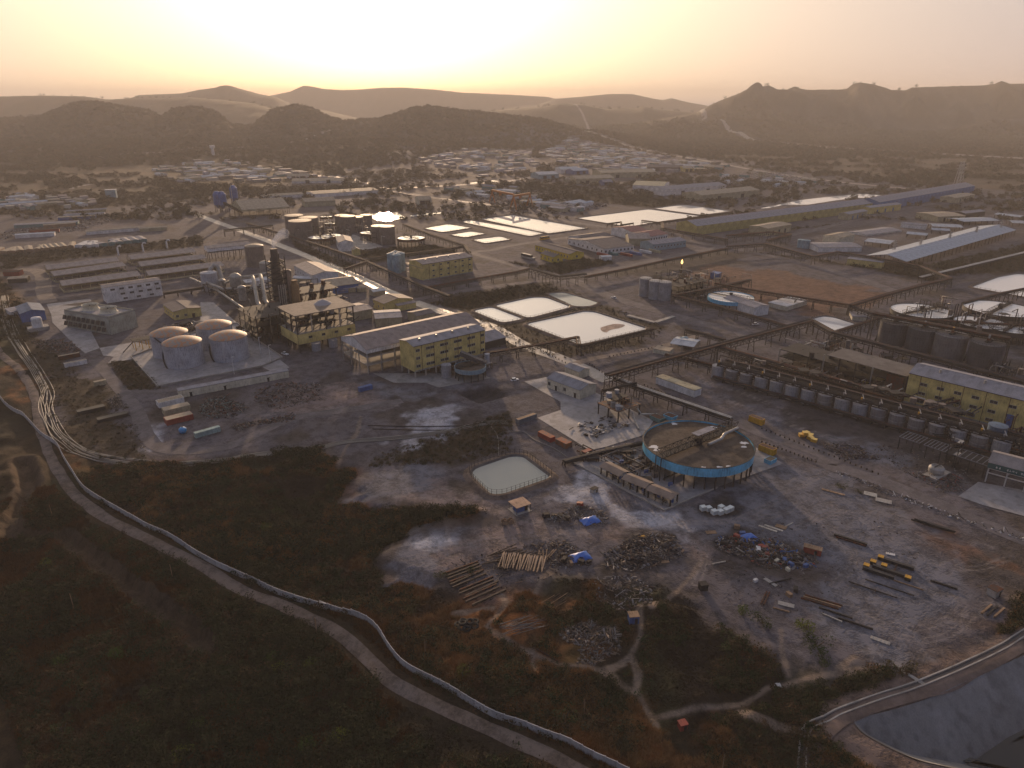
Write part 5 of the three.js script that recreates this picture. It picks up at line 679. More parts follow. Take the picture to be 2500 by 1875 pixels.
// ---------- control house, platform, thickener ----------
shed('control_house', 'cream house with blue grey gabled roof near the pipe bridge', 'building', [20.1,-378.4], [37.2,-360.2], 13.5, 5.8, { wall: CREAM, roof: M('slate_roof', [0.19, 0.20, 0.235], { map: T_roof, rough: 0.78, spec: 0.3 }), rise: 2, win: [['f', 2, 1.8, 1.9, [2], 0.07, 0.55]], doors: [['f', 0.28, 1.4, 2.8], ['f', 0.86, 1.4, 2.8]] });
shed('control_annex', 'short annex with slate roof behind the cream house', 'annex', [31.5,-401], [39.6,-392.1], 9, 4.5, { wall: CREAM, roof: mats.slate_roof, rise: 1.2 });
shed('switch_room', 'long plain white switch room with flat roof', 'building', [83.1,-384.5], [101.4,-363.9], 6, 4, { wall: WHITE, roof: BEIGE, type: 'flat', over: 0.2 });
{ const c = [55.9,-340.6], t = thing('process_platform', 'raised rusty process platform crowded with small tanks and pipes', 'platform', c[0], c[1], GRID); const L = 17, W = 15;
  new GB().box(0, 6, 0, L, 0.4, W).build('deck', M('deck', [0.17, 0.15, 0.135], { map: T_rust }), t); new GB().box(-1, 10, -2, L * 0.6, 0.3, W * 0.6).build('deck', STEEL, t);
  for (const x of [-8, 0, 8]) for (const z of [-7, 0, 7]) new GB().box(x, 0, z, 0.5, 6, 0.5).build('column', STEEL, t);
  for (let k = 0; k < 11; k++) { const x = rr(-7, 7), z = rr(-6, 6); new GB().cyl(x, 6.4, z, rr(0.8, 1.6), rr(1.5, 3), 12).build('small_tank', [TANKGREY, RUST, SILVER][k % 3], t); }
  new GB().cyl(-5, 10.3, -3, 1.6, 2.4, 12).build('small_tank', TANKPALE, t); new GB().cyl(2, 10.3, -4, 1.2, 2, 12).build('small_tank', TANKGREY, t);
  for (let k = 0; k < 9; k++) { const x = rr(-8, 8), z = rr(-7, 7); new GB().tube([[x, 6.5, z], [x, rr(8, 12), z], [x + rr(-5, 5), rr(8, 12), z]], 0.22, 6).build('pipe', k % 2 ? STEEL : RUST, t); }
  const rl = new GB(); for (let i = 0; i <= 8; i++) for (const s of [-1, 1]) { rl.beam([-L / 2 + i * L / 8, 6.4, s * W / 2], [-L / 2 + i * L / 8, 7.5, s * W / 2], 0.09); } rl.beam([-L / 2, 7.5, W / 2], [L / 2, 7.5, W / 2], 0.09).beam([-L / 2, 7.5, -W / 2], [L / 2, 7.5, -W / 2], 0.09); rl.build('railing', STEEL, t);
  new GB().tube([[0, 5, 9], [-1, 1.2, 12], [-7, 1, 20]], 0.4, 8).build('pipe', PALESTEEL, t); new GB().tube([[5, 5, 8], [6, 2, 10], [14, 1.2, 14]], 0.4, 8).build('pipe', PALESTEEL, t);
  const pumps = thing('pump_skid', 'low pump skids and pipework on the ground beside the platform', 'pumps', ([44.5,-325.2])[0], ([44.5,-325.2])[1], GRID); for (let k = 0; k < 60; k++) { const x = rr(-13, 12), z = rr(-8, 8); if (k % 2) new GB().box(x, 0.1, z, rr(0.8, 2), rr(0.5, 1.2), rr(0.8, 2)).build('pump', [BLACK, STEEL, BLUE, TANKGREY][k % 4], pumps); else new GB().tube([[x, 0.6, z], [x + rr(-6, 6), 0.6, z], [x + rr(-6, 6), 0.8, z + rr(-3, 3)]], 0.18, 6).build('pipe', k % 4 ? PALESTEEL : STEEL, pumps); }
  for (const [p, L2, m, l] of [[[74.7,-333.1], 7, TEAL, 'teal open skip beside the process platform'], [[81.7,-334.6], 6, SKYBLUE, 'bright blue open skip beside the teal one']]) { const s = thing('skip', l, 'skip', p[0], p[1], GRID - 1.57); new GB().hexa([[-L2 / 2 + 0.6, 0.1, 2], [L2 / 2 - 0.6, 0.1, 2], [L2 / 2 - 0.6, 0.1, -2], [-L2 / 2 + 0.6, 0.1, -2]], [[-L2 / 2, 2.3, 2.3], [L2 / 2, 2.3, 2.3], [L2 / 2, 2.3, -2.3], [-L2 / 2, 2.3, -2.3]]).build('body', m, s); new GB().box(0, 2.32, 0, L2 - 0.6, 0.05, 4).build('load', RUST, s); } }
{ const c = [83.4,-286.4], r = 24.3, t = tank('thickener', 'huge round thickener with sky blue rim on steel legs', c[0], c[1], r, 4.2, { cat: 'thickener', mat: SKYBLUE, legs: 6.2, nlegs: 34, legMat: STEEL, water: 0.7, waterMat: SLUDGE, n: 72 });
  new GB().lathe(0, 0, [[r - 1, 6.1], [2, 1.6], [0, 1.5]], 40).build('cone_floor', STEEL, t); new GB().lathe(0, 0, [[r - 0.3, 10.4], [r + 0.35, 10.4], [r + 0.35, 10.6], [r - 0.3, 10.6]], 72).build('rim', BLACK, t);
  const a = -0.64; const g = new GB(), P = (u, v, y) => [Math.cos(a) * u - Math.sin(a) * v, y, Math.sin(a) * u + Math.cos(a) * v]; // truss bridge and covered walkway
  for (const v of [-1.6, 1.6]) { g.beam(P(-r - 1, v, 11), P(r + 2, v, 11), 0.3, 0.4).beam(P(-r - 1, v, 14), P(r + 2, v, 14), 0.26); for (let i = 0; i < 20; i++) { const p = lerp(-r - 1, r + 2, i / 20), q = lerp(-r - 1, r + 2, (i + 1) / 20); g.beam(P(p, v, 11), P(p, v, 14), 0.16).beam(P(p, v, i % 2 ? 11 : 14), P(q, v, i % 2 ? 14 : 11), 0.15); } }
  for (let i = 0; i <= 20; i++) { const p = lerp(-r - 1, r + 2, i / 20); g.beam(P(p, -1.6, 14), P(p, 1.6, 14), 0.14); } g.beam(P(-r - 1, 0, 11.1), P(r + 2, 0, 11.1), 3, 0.14); g.build('service_bridge', STEEL, t);
  new GB().beam(P(-3, 0, 15.2), P(9, 0, 15.2), 3.8, 0.2).build('bridge_roof', GREYROOF, t); new GB().cyl(0, 8, 0, 1.8, 5, 16).build('drive_unit', STEEL, t); new GB().tube([P(24, 3, 12), P(14, 3.4, 12), P(11, 4, 10.6), P(2, 4, 10.4)], 0.7, 10).build('feed_pipe', PALESTEEL, t);
  for (const [px, pz] of [[-r - 1.5, -1.5], [-r - 1.5, 1.5], [r + 2, -1.5], [r + 2, 1.5]]) { const q = P(px, pz, 0); new GB().beam([q[0], 0, q[2]], [q[0], 11, q[2]], 0.4).build('bridge_leg', STEEL, t); }
  const fo = new GB(); for (const [u, v, rx] of [[-20.5, 3, 2.6], [-19.8, 6, 1.8], [20.6, -1, 2.4], [20, 3, 1.8], [4, 22, 2], [-3, 22.3, 1.6], [8, 21, 1.4], [12, -18, 2.2], [-6, -21.5, 2]]) { const P0 = []; for (let k = 0; k < 14; k++) { const A = k / 14 * 6.283, f = rx * (0.5 + 0.6 * hash(k, Math.round(u * 7))); P0.push([u + Math.cos(A) * f, 9.72, v + Math.sin(A) * f * 0.7]); } for (let k = 0; k < 14; k++) fo.tri([u, 9.73, v], P0[(k + 1) % 14], P0[k]); } fo.build('foam_patch', M('foam', [0.6, 0.58, 0.56], { rough: 0.9 }), t); }
// pump sheds and sump along the thickener base
{ [[[38.7,-275.9], [44.1,-268.6], 'pump shelter with brown roof beside the blue pumps'], [[46.9,-264.8], [53.8,-258.3], 'middle pump shelter over the sump'], [[55.7,-255.6], [62.2,-249.6], 'pump shelter at the end of the sump']].forEach(([A, B, l], i) => { const t = shed('pump_shelter', l, 'shelter', A, B, 6, 4, { open: true, len: 11, roof: M('shelter_roof', [0.22, 0.17, 0.14], { map: T_roof, rough: 0.78, spec: 0.3 }), rise: 0.9, bay: 3.6, small: true, colMat: STEEL, floors: [0.2] }); for (let k = 0; k < 5; k++) new GB().box(-4 + k * 2, 0.56, rr(-4, -1.5), 1.1, rr(0.8, 1.8), 1.1).build('pump', [STEEL, BLUE, TANKGREY][k % 3], t); });
  const s = thing('sump_kerb', 'long concrete kerb with railing round the pump sump', 'wall'), P = [[28.3,-285.7], [60.8,-245.8], [87.3,-264.3]], rail = new GB(); for (let i = 1; i < P.length; i++) { new GB().beam([P[i - 1][0], 0.3, P[i - 1][1]], [P[i][0], 0.3, P[i][1]], 0.5, 0.7).build('kerb', CONC, s); }
  const A = [35,-282.6], B = [61.3,-249.6], C = [69,-255.6]; for (const [p, q] of [[A, B], [B, C]]) { const n = Math.round(dist(p, q) / 2.2); rail.beam([p[0], 1.6, p[1]], [q[0], 1.6, q[1]], 0.16).beam([p[0], 0.9, p[1]], [q[0], 0.9, q[1]], 0.12); for (let k = 0; k <= n; k++) { const e = mid(p, q, k / n); rail.beam([e[0], 0.1, e[1]], [e[0], 1.6, e[1]], 0.12); } } rail.build('railing', PALESTEEL, s); sheet('sump_water', [[35.2,-279.5], [39.5,-282.6], [68.8,-253], [61.6,-248.7]], DEEP, 'dark water in the pump sump', 0.15);
  for (const [p, l] of [[[49.4,-285.7], 'blue pump set behind the first pump shelter'], [[58.8,-276.4], 'blue pump set behind the middle shelter'], [[67.3,-265.2], 'blue valve post beside the last pump shelter']]) { const t = thing('pump_set', l, 'pump', p[0], p[1], GRID); new GB().box(0, 0.08, 0, 3, 0.5, 1.6).build('base', CONC, t); new GB().cyl(-0.7, 0.58, 0, 0.5, 1.6, 12).build('motor', BLUE, t); new GB().cyl(0.8, 0.58, 0, 0.6, 1.1, 12).build('casing', BLUE, t); } }
// ---------- leach tank row ----------
{ const A = [122.2,-394.6], B = [199.9,-319.4], n = 13, u = [(B[0] - A[0]), (B[1] - A[1])], L = dist(A, B), N = 17; const first = tank('leach_tank', 'round grey leach tank standing in the long gantry row', A[0], A[1], 3.7, 7.4, { mat: TANKGREY, n: 24, rings: 1, group: 'leach tanks in the gantry row' });
  const LT = [TANKGREY, M('leach_pale', [0.33, 0.345, 0.375], { map: T_tank, rough: 0.6 }), M('leach_stained', [0.22, 0.215, 0.225], { map: T_tank, rough: 0.6 })];
  for (let i = 1; i < N; i++) { const k = i / (n - 1); const c = copyOf(first, A[0] + u[0] * k, A[1] + u[1] * k, hash(i, 3) * 6); c.children[0].material = LT[Math.floor(hash(i, 8) * 3)]; c.scale.y = 0.96 + 0.08 * hash(i, 12); }
  const E = [A[0] + u[0] * 1.4, A[1] + u[1] * 1.4]; const off = [-u[1] / L, u[0] / L]; const back = (p, d) => [p[0] + off[0] * d, p[1] + off[1] * d], s = off[1] > 0 ? -1 : 1;
  rack([A, E], 9.2, { w: 4, d: 1.1, leg: 300, pipes: 3, rail: true, label: 'long walkway gantry on top of the leach tanks', r: 0.25 });
  for (let i = 0; i < N; i++) { const k = i / (n - 1), p = [A[0] + u[0] * k, A[1] + u[1] * k], m = thing('agitator', 'agitator drive with slanted pale arm on a leach tank', 'agitator', p[0], p[1], GRID, 'agitators on the leach tanks', 7.75); new GB().box(0, 0, 0, 1.6, 1.2, 1.2).build('gearbox', STEEL, m); new GB().cyl(0, 1.2, 0, 0.45, 1.8, 10).build('motor', i % 3 ? TANKGREY : YPAINT, m); new GB().beam([0.3, 2.2, 1], [2.6, 3.6, -1], 0.35).build('arm', PALESTEEL, m); }
  const fr = back(A, -s * 5.5), fe = back(E, -s * 5.5); rack([fr, fe], 1.8, { w: 1.8, d: 0, leg: 7, pipes: 3, label: 'low pipe run along the foot of the leach tanks', r: 0.28 });
  const br = back(A, s * 9), be = back(E, s * 9); rack([br, be], 8.6, { w: 3, d: 1.8, leg: 12, pipes: 4, deck: true, label: 'tall pipe rack behind the leach tanks', r: 0.24 }); }
// ---------- right side: yellow mill house, open mill frame, dark tanks ----------
shed('leach_building', 'long yellow mill house with grey roof behind the leach tanks', 'building', [213.7,-357.2], [233.8,-336], 22, 17, { len: 92, pipes: 9, wall: YELLOW, roof: GREYROOF, rise: 2.6, win: [['f', 11, 3.2, 1.5, [11.7], 0.085, 0.97], ['f', 11, 3.2, 1.5, [6.6], 0.085, 0.97], ['f', 11, 3.2, 1.5, [2], 0.085, 0.97]] });
{ const A = [214.2,-358.9], a = GRID - Math.PI / 2, L = 76, t = thing('mill_structure', 'open dark steel mill frame joined to the yellow mill house', 'structure', A[0] - Math.cos(a) * L / 2, A[1] + Math.sin(a) * L / 2, a), D = 20;
  for (let i = 0; i <= 8; i++) for (const z of [0, -D / 2, -D]) new GB().box(-L / 2 + i * L / 8, 0, z, 0.6, 14 - (i < 3 ? 4 : 0), 0.6).build('column', i % 3 ? STEEL : PALESTEEL, t);
  for (const y of [5, 9.5]) new GB().box(0, y, -D / 2, L, 0.35, D).build('floor_slab', STEEL, t); new GB().box(L * 0.19, 13.8, -D / 2, L * 0.6, 0.3, D).build('floor_slab', M('sooty_slab', [0.12, 0.11, 0.11], { map: T_concrete }), t);
  for (let k = 0; k < 26; k++) { const x = rr(-L / 2 + 2, L / 2 - 2), z = rr(-D + 2, -1), y = [0.1, 5.36, 9.86][k % 3]; if (k % 4 === 0) new GB().box(x, y, z, rr(2, 5), rr(1.5, 3.2), rr(2, 4)).build('equipment', k % 8 ? BEIGE : YELLOW, t); else new GB().cyl(x, y, z, rr(0.9, 2), rr(1.4, 3.4), 12).build('vessel', [RUST, TANKGREY, STEEL][k % 3], t); }
  for (let i = 0; i < 8; i++) new GB().beam([-L / 2 + i * L / 8, 5, 0.1], [-L / 2 + (i + 1) * L / 8, 9.5, 0.1], 0.25).build('brace', i > 5 ? RUST : STEEL, t);
  new GB().box(L * 0.42, 0, 0.6, 9, 13, 0.3).build('rusty_cladding', RUST, t); const c = [205.4,-413.4]; const st = thing('vent_stack', 'twin vent stack beside the open mill frame', 'stack', c[0], c[1]); new GB().cyl(0, 0, 0, 1.3, 17, 14).build('stack', TANKDARK, st); new GB().cyl(2.6, 0, 0.6, 0.5, 15, 10).build('pipe', PALESTEEL, st); }
{ const T = [[[254.8,-447.6], 9.3], [[265.9,-433.4], 9.3], [[276.2,-419.9], 9.3], [[288.7,-404], 9.3]]; T.forEach(([p, r], i) => tank('slurry_tank', ['big dark slurry tank with an orange rust edge', 'big dark slurry tank between the rusty ladders', 'big dark slurry tank with white streaks', 'big dark slurry tank beside the shattered pipework'][i], p[0], p[1] - 6, r, 17, { mat: i === 2 ? M('streaked', [0.17, 0.17, 0.185], { map: T_tank, rough: 0.6 }) : TANKDARK, n: 36, rings: 3, rail: true, stair: 3.6 }));
  const A = T[0][0], B = T[3][0]; rack([[A[0] - 12, A[1] - 14], [B[0] + 10, B[1] - 2]], 20, { w: 5, d: 1.6, leg: 200, pipes: 5, rail: true, label: 'pipe gantry across the tops of the dark slurry tanks', r: 0.35 });
  for (let k = 0; k < 4; k++) { const p = T[k][0], m = thing('tank_drive', 'agitator frame on top of a dark slurry tank', 'agitator', p[0], p[1] - 6, GRID, 'agitator frames on the slurry tanks', 17.45); new GB().box(0, 0, 0, 7, 0.5, 2).build('beam', STEEL, m); new GB().box(0, 0.5, 0, 2, 1.6, 1.6).build('gearbox', RUST, m); new GB().cyl(0, 2.1, 0, 0.6, 2, 12).build('motor', k === 2 ? YPAINT : TANKGREY, m); new GB().beam([-4, 0.6, 2], [4, 2.2, 3], 0.4).build('pipe', STEEL, m); }
  [[[304.7,-511.5], 21, 0.5, 'round thickener with lattice walkway behind the dark tanks'], [[366.6,-517.4], 24, 0.7, 'widest water filled thickener beside the wide pond'], [[330,-481], 17, 0.7, 'water filled thickener in the shade of the dark tanks'], [[341.7,-466.9], 13, 0.7, 'small water filled thickener behind the last slurry tank']].forEach(([p, r, a, l]) => tank('thickener', l, p[0], p[1], r, 3.4, { cat: 'thickener', mat: BLACK, legs: 5, nlegs: 22, water: 0.4, bridge: -a, n: 48, rail: true }));
  const c = [290.7,-401]; const pw = thing('pipe_tangle', 'tangle of pale pipes before the last slurry tank', 'pipework', c[0], c[1], GRID); for (let k = 0; k < 18; k++) { const x = rr(-9, 9), z = rr(-5, 5), y = rr(1, 9); new GB().tube([[x, y, z], [x + rr(-6, 6), y + rr(-2, 2), z + rr(-2, 2)], [x + rr(-6, 6), 0.2, z]], 0.25, 6).build('pipe', k % 3 ? STEEL : PALESTEEL, pw); } }

clutter('pipework thicket on the ground behind the leach tanks', [[134.4,-417.7], [157.4,-419.9], [176.2,-393.1], [210.7,-357.2], [203.5,-349.1], [166.3,-385.4]], 70, 2, 8);
clutter('pipework on top of the gantry over the leach tanks', [[126.6,-413.4], [211.4,-341.3], [229.2,-318.3], [225.6,-314.2], [206.6,-336.8]], 60, 1, 2.2, { y: 8.6 });
clutter('pipework crowd between the dark slurry tanks and thickeners', [[279.5,-510.8], [330,-530], [356.2,-473.3], [342.3,-452.6], [313.2,-470.6]], 70, 6, 19);
clutter('pipework and valves on the ground before the dark slurry tanks', [[235.1,-452.6], [255.4,-438], [279.5,-413.4], [297.5,-385.4], [307.9,-401], [258.7,-460.1]], 60, 1, 6);
clutter('pipework round the sunlit brown tanks', [[-267.9,-851], [-245.3,-918.6], [-178.6,-918.6], [-130.9,-851], [-143.5,-799], [-183.5,-867], [-246.7,-835.5]], 80, 4, 16);
clutter('pipework beside the open mill structure', [[179.7,-435.7], [215.2,-452.6], [238.8,-435.7], [245,-417.7], [204.3,-409.2]], 60, 2, 9);
clutter('pipework at the foot of the leach tanks and dark platform', [[199.9,-312.9], [221.6,-296.5], [232.6,-288.3], [240.6,-300.2], [211.6,-318.3]], 60, 1, 7);
clutter('pipework and small frames behind the furnace building', [[-191.4,-608.4], [-147.5,-583.9], [-123.4,-526.6], [-139.6,-510.7], [-178.2,-536.6]], 70, 3, 14);
clutter('pipework between the silver vessels and the black pipework', [[-287.6,-634.9], [-233,-617], [-207.4,-600.1], [-198,-543.4], [-209,-561.2], [-251.6,-583.9]], 70, 2, 9);
clutter('pipework in front of the small blue thickener', [[134.6,-576.2], [160.4,-561.2], [185.3,-533.2], [177.5,-553.9], [158.2,-591.9]], 50, 1, 6);
clutter('pipework behind the small grey reactor tanks', [[126.7,-653.7], [163.2,-658.5], [206.4,-653.7], [222.5,-634.9], [172.6,-608.4], [142.4,-612.7]], 70, 2, 9);
clutter('pipework along the thickener base', [[28.6,-295.6], [60.2,-299], [69.2,-267.6], [59.2,-264.8], [42.5,-282.6]], 50, 0.6, 3.4);
clutter('pipework round the clarifier under the filter building', [[-54.6,-393.1], [-16.3,-401], [-16.8,-417.7], [-47.8,-395]], 36, 1, 5);
clutter('pipework and plant in the yard before the yellow workshop', [[-252,-492.9], [-235,-507.8], [-228.2,-501.7], [-227.2,-478.7], [-243.9,-484.3]], 40, 0.6, 3);

// ---------- pipe racks and bridges ----------
rack([[53.2,-370.9], [84.7,-393.3], [127.3,-422.8], [171.8,-453], [209.6,-478.7]], 10, { w: 3.6, d: 3, leg: 16, pipes: 5, rail: true, label: 'long double truss pipe bridge crossing the plant to the dark tanks', r: 0.26 });
rack([[129.2,-425.3], [153.4,-398.1], [169.5,-379.5], [188.9,-358.2]], 9, { w: 3, d: 2, leg: 13, pipes: 4, label: 'pipe rack branching toward the open mill frame', r: 0.24 });
rack([[211,-482], [214.4,-454.3], [238.1,-422.3], [259.5,-395], [282.6,-360.8]], 9, { w: 4.5, d: 1.4, leg: 15, pipes: 6, label: 'wide pipe bundle passing before the dark slurry tanks', r: 0.3 });
rack([[215.9,-457.5], [270.5,-497.5]], 8, { w: 2.6, d: 1.6, leg: 12, pipes: 3, label: 'pipe rack beside the pond at the dark tanks', r: 0.22 });
rack([[130.2,-560.1], [159.3,-525], [184.3,-488.7], [192.7,-474.4]], 7, { w: 3, d: 1.8, leg: 14, pipes: 4, label: 'pipe rack from the small tank group to the truss bridge', r: 0.24 });
rack([[130.2,-560.1], [165.1,-582.4], [209.8,-614.5]], 7, { w: 2.4, d: 1.4, leg: 14, pipes: 3, label: 'pipe rack behind the small blue thickener', r: 0.22 });
rack([[-342.8,-931.3], [-297.6,-880.6], [-208.8,-775.8], [-141.2,-692]], 7, { w: 3, d: 1.8, leg: 15, pipes: 4, label: 'pipe rack past the sunlit clarifiers to the main road', r: 0.28 });
rack([[-141.2,-692], [-155.9,-657.4]], 7, { w: 3, d: 1.8, leg: 15, pipes: 3, label: 'short pipe bridge over the main road', r: 0.28 });
rack([[-140.6,-689.3], [-73.8,-588.6], [-50.2,-557]], 7, { w: 3, d: 1.8, leg: 15, pipes: 4, label: 'pipe rack before the yellow mill', r: 0.28 });
rack([[-73.9,-588.5], [-39.4,-616.5], [3.8,-649.4], [17.4,-664.5]], 6, { w: 2.6, d: 1.8, leg: 14, pipes: 3, label: 'trestle pipe rack from the yellow mill to the bridge corner', r: 0.24 });
rack([[17,-650.9], [41.3,-617.2], [66.4,-628.9]], 9, { w: 3.4, d: 2.4, leg: 11, pipes: 4, label: 'tall pipe bridge corner above the road junction', r: 0.26 });
rack([[67.1,-635.3], [108.5,-667.7], [163.4,-715], [232.5,-769]], 5, { w: 2.2, d: 1, leg: 14, pipes: 3, label: 'low pipe rack following the straight cross road', r: 0.24 });
rack([[-139.2,-921.7], [-94.5,-842.9], [-51.3,-775.8], [-44.1,-739.5]], 7, { w: 3, d: 1.8, leg: 15, pipes: 4, label: 'pipe rack beside the three small ponds', r: 0.26 });
rack([[-51.7,-781.1], [-97.1,-747.8], [-143.8,-717]], 5, { w: 2.2, d: 1, leg: 15, pipes: 2, label: 'low pipe rack behind the blue silos', r: 0.26 });
rack([[124.5,-939.3], [144.4,-954.1], [141.7,-929.6], [159.3,-944.2]], 5, { w: 1.6, d: 0.8, leg: 9, pipes: 2, label: 'small pipe gate at the largest settling pond', r: 0.24 });
rack([[171.2,-951.1], [193.9,-931.3], [187.1,-889.5], [244.5,-811.8]], 7, { w: 3, d: 2, leg: 15, pipes: 4, label: 'dark pipe rack from the largest pond to the long shed', r: 0.3 });
rack([[192.2,-954.1], [256.2,-998.1], [320.6,-1051]], 4, { w: 2, d: 1.2, leg: 8, pipes: 2, label: 'trestle along the far pond bank', r: 0.24 });
rack([[248,-825.4], [305.7,-849.8], [323.7,-833.4], [284.7,-795]], 9, { w: 4, d: 2.6, leg: 13, pipes: 4, label: 'dark conveyor rack before the long yellow shed', r: 0.3 });
rack([[230.9,-763.7], [277.6,-780.8], [302.9,-710.1], [337.1,-734.4], [365.3,-701.4], [385.9,-664.2], [385.7,-615.6]], 8, { w: 3.4, d: 2.2, leg: 14, pipes: 5, label: 'long pipe rack before the pale blue roof', r: 0.28 });
rack([[385.7,-615.6], [347.2,-590.8], [301.4,-558.8], [258.4,-526.5]], 8, { w: 3.4, d: 2.2, leg: 13, pipes: 5, label: 'pipe rack from the wide pond to the rusty field', r: 0.28 });
rack([[258.4,-526.5], [237.3,-544], [204.4,-568.5], [173.9,-597.1]], 8, { w: 3, d: 1.8, leg: 14, pipes: 4, label: 'pipe rack along the edge of the rusty field', r: 0.26 });
rack([[259.5,-528.4], [268.1,-499.3], [271,-484.3]], 7, { w: 3, d: 1.8, leg: 12, pipes: 4, label: 'pipe rack down to the dark slurry tanks', r: 0.26 });
rack([[368.9,-632.2], [451.7,-687.7], [558.5,-759.4]], 5, { w: 3, d: 1, leg: 14, pipes: 4, label: 'pale pipe line beside the ploughed strip', r: 0.3, pipeMat: PALESTEEL });
rack([[43.4,-433.6], [68.2,-451.5], [97.6,-471.6]], 6, { w: 2.6, d: 2, leg: 12, pipes: 3, rail: true, label: 'truss along the near bank of the pond with silt bar', r: 0.22 });
rack([[-17.4,-416.7], [14.1,-432.9], [43.7,-450.2], [43.1,-434.1]], 7, { w: 2.6, d: 2, leg: 13, pipes: 3, label: 'pipe bridge from the yellow filter building over the road', r: 0.22 });
rack([[58.4,-377.6], [71.2,-361.4], [90.5,-340.7], [108.4,-321.4]], 6, { w: 3, d: 1, leg: 11, pipes: 5, label: 'pipe rack from the truss bridge to the blue thickener', r: 0.26, pipeMat: PALESTEEL });
rack([[48.7,-353.9], [68.4,-365.1]], 8, { w: 1.8, d: 0.8, leg: 12, pipes: 2, label: 'pipe arm over the process platform', r: 0.24 });
rack([[23.2,-283.9], [40.7,-293.2], [61.5,-303]], 1.5, { w: 2, d: 0, leg: 8, pipes: 3, label: 'low rusty pipes before the thickener base', r: 0.4 });
rack([[119.4,-467.9], [132.2,-454.6], [139.7,-444.5]], 7, { w: 2.4, d: 1.6, leg: 12, pipes: 3, label: 'short rack beside the pale blue shelter', r: 0.24 });
rack([[-290.2,-578.3], [-264.8,-598.7]], 4, { w: 2, d: 0.8, leg: 12, pipes: 3, label: 'low pipe rack beside the white office block', r: 0.3 });
rack([[-193.2,-478.1], [-183.2,-486.7]], 5, { w: 2.4, d: 1.2, leg: 10, pipes: 3, label: 'short pipe gate behind the storage tanks', r: 0.24 });
rack([[208,-327.8], [229.7,-338.4]], 9, { w: 4, d: 3.4, leg: 30, pipes: 2, label: 'clad conveyor gallery into the yellow mill house', r: 0.3, mat: TANKDARK });
rack([[-349.2,-870.2], [-330.8,-883.3], [-301.5,-906]], 8, { w: 3, d: 1.6, leg: 14, pipes: 3, label: 'pipe bridge over the main road near the ore hall', r: 0.3 });
rack([[150.1,-401.6], [175.2,-375.7], [204.3,-343.1]], 6, { w: 3, d: 1.2, leg: 12, pipes: 5, label: 'middle pipe rack between the leach tanks and the mill', r: 0.28 });
rack([[272.3,-489.4], [308.6,-480.5], [355.9,-469.1]], 9, { w: 3, d: 1.6, leg: 14, pipes: 4, rail: true, label: 'pipe rack between the round thickeners and slurry tanks', r: 0.28 });
rack([[95.6,-418.5], [118.5,-401.2], [144.8,-373.9]], 6, { w: 2.6, d: 1.4, leg: 13, pipes: 4, label: 'pipe rack behind the first leach tanks', r: 0.26 });
rack([[347.4,-531.6], [393.3,-560.7], [438.3,-584.5]], 8, { w: 2.6, d: 1.4, leg: 13, pipes: 3, label: 'pipe rack before the wide pond', r: 0.26 });
// ---------- small tank group, blue thickener, flare ----------
[[[112.6,-583.9], 'grey tank at the open end of the small tank group'], [[119,-574.3], 'middle grey tank of the small tank group'], [[126.1,-570.5], 'grey tank beside the pipework of the small group']].forEach(([p, l]) => tank('reactor_tank', l, p[0], p[1] - 4, 5.3, 15, { mat: TANKGREY, n: 28, rings: 2, rail: true }));
{ const c = [149.9,-600.1], t = thing('reactor_structure', 'dark crowded steel frame behind the grey reactor tanks', 'structure', c[0], c[1], GRID); for (let i = 0; i < 6; i++) for (const z of [-8, 0, 8]) new GB().box(-20 + i * 8, 0, z, 0.5, 9, 0.5).build('column', STEEL, t); for (const y of [4.5, 8.8]) new GB().box(0, y, 0, 42, 0.3, 17).build('deck', STEEL, t); for (let k = 0; k < 22; k++) { const x = rr(-20, 20), z = rr(-8, 8); k % 2 ? new GB().cyl(x, [0.1, 9.1][k % 4 > 1 ? 1 : 0], z, rr(0.8, 2), rr(1.5, 3.5), 12).build('vessel', [RUST, TANKGREY, STEEL][k % 3], t) : new GB().tube([[x, 9.5, z], [x + rr(-10, 10), 9.5 + rr(0, 2), z], [x, 0, z]], 0.3, 6).build('pipe', k % 4 ? STEEL : RUST, t); } }
{ const c = [175.9,-557.1]; tank('thickener', 'small blue thickener with white teeth round its rim', c[0], c[1], 18, 3, { cat: 'thickener', mat: SKYBLUE, legs: 4, nlegs: 20, water: 0.4, bridge: 0.7, n: 48, rail: true }); }
{ const c = [157.5,-653.7], t = thing('flare_stack', 'thin flare stack with a burning flame at its tip', 'flare stack', c[0], c[1]), h = 12.8; new GB().cyl(0, 0, 0, 0.7, h, 10, 0.5).build('stack', RUST, t); for (const s of [-1, 1]) new GB().beam([s * 4, 0, 2], [0, h * 0.8, 0], 0.2).build('stay', STEEL, t);
  const fm = new THREE.MeshStandardMaterial({ color: 0x000000, emissive: new THREE.Color().setRGB(1, 0.62, 0.2), emissiveIntensity: 2.2 }); fm.name = 'flame'; new GB().lathe(0, 0, [[0.3, h], [1.1, h + 1.3], [0.9, h + 2.6], [0.4, h + 4], [0, h + 4.6]], 10).build('flame', fm, t); const pl = new THREE.PointLight(new THREE.Color().setRGB(1, 0.6, 0.25), 60); pl.name = 'flame_light'; pl.position.set(0, h + 2.4, 1.8); pl.castShadow = true; t.add(pl); }
shed('pump_house', 'white walled pump house with grey roof by the blue thickener', 'building', [184.5,-523.4], [197.5,-529.9], 34, 7, { wall: WHITE, roof: GREYROOF, type: 'z', rise: 1.4 });
shed('low_store', 'low flat roofed store on the gravel beside the rusty field', 'store', [214.7,-540], [238.7,-557.5], 16, 3.4, { wall: CREAM, roof: WHITEROOF, type: 'flat' });
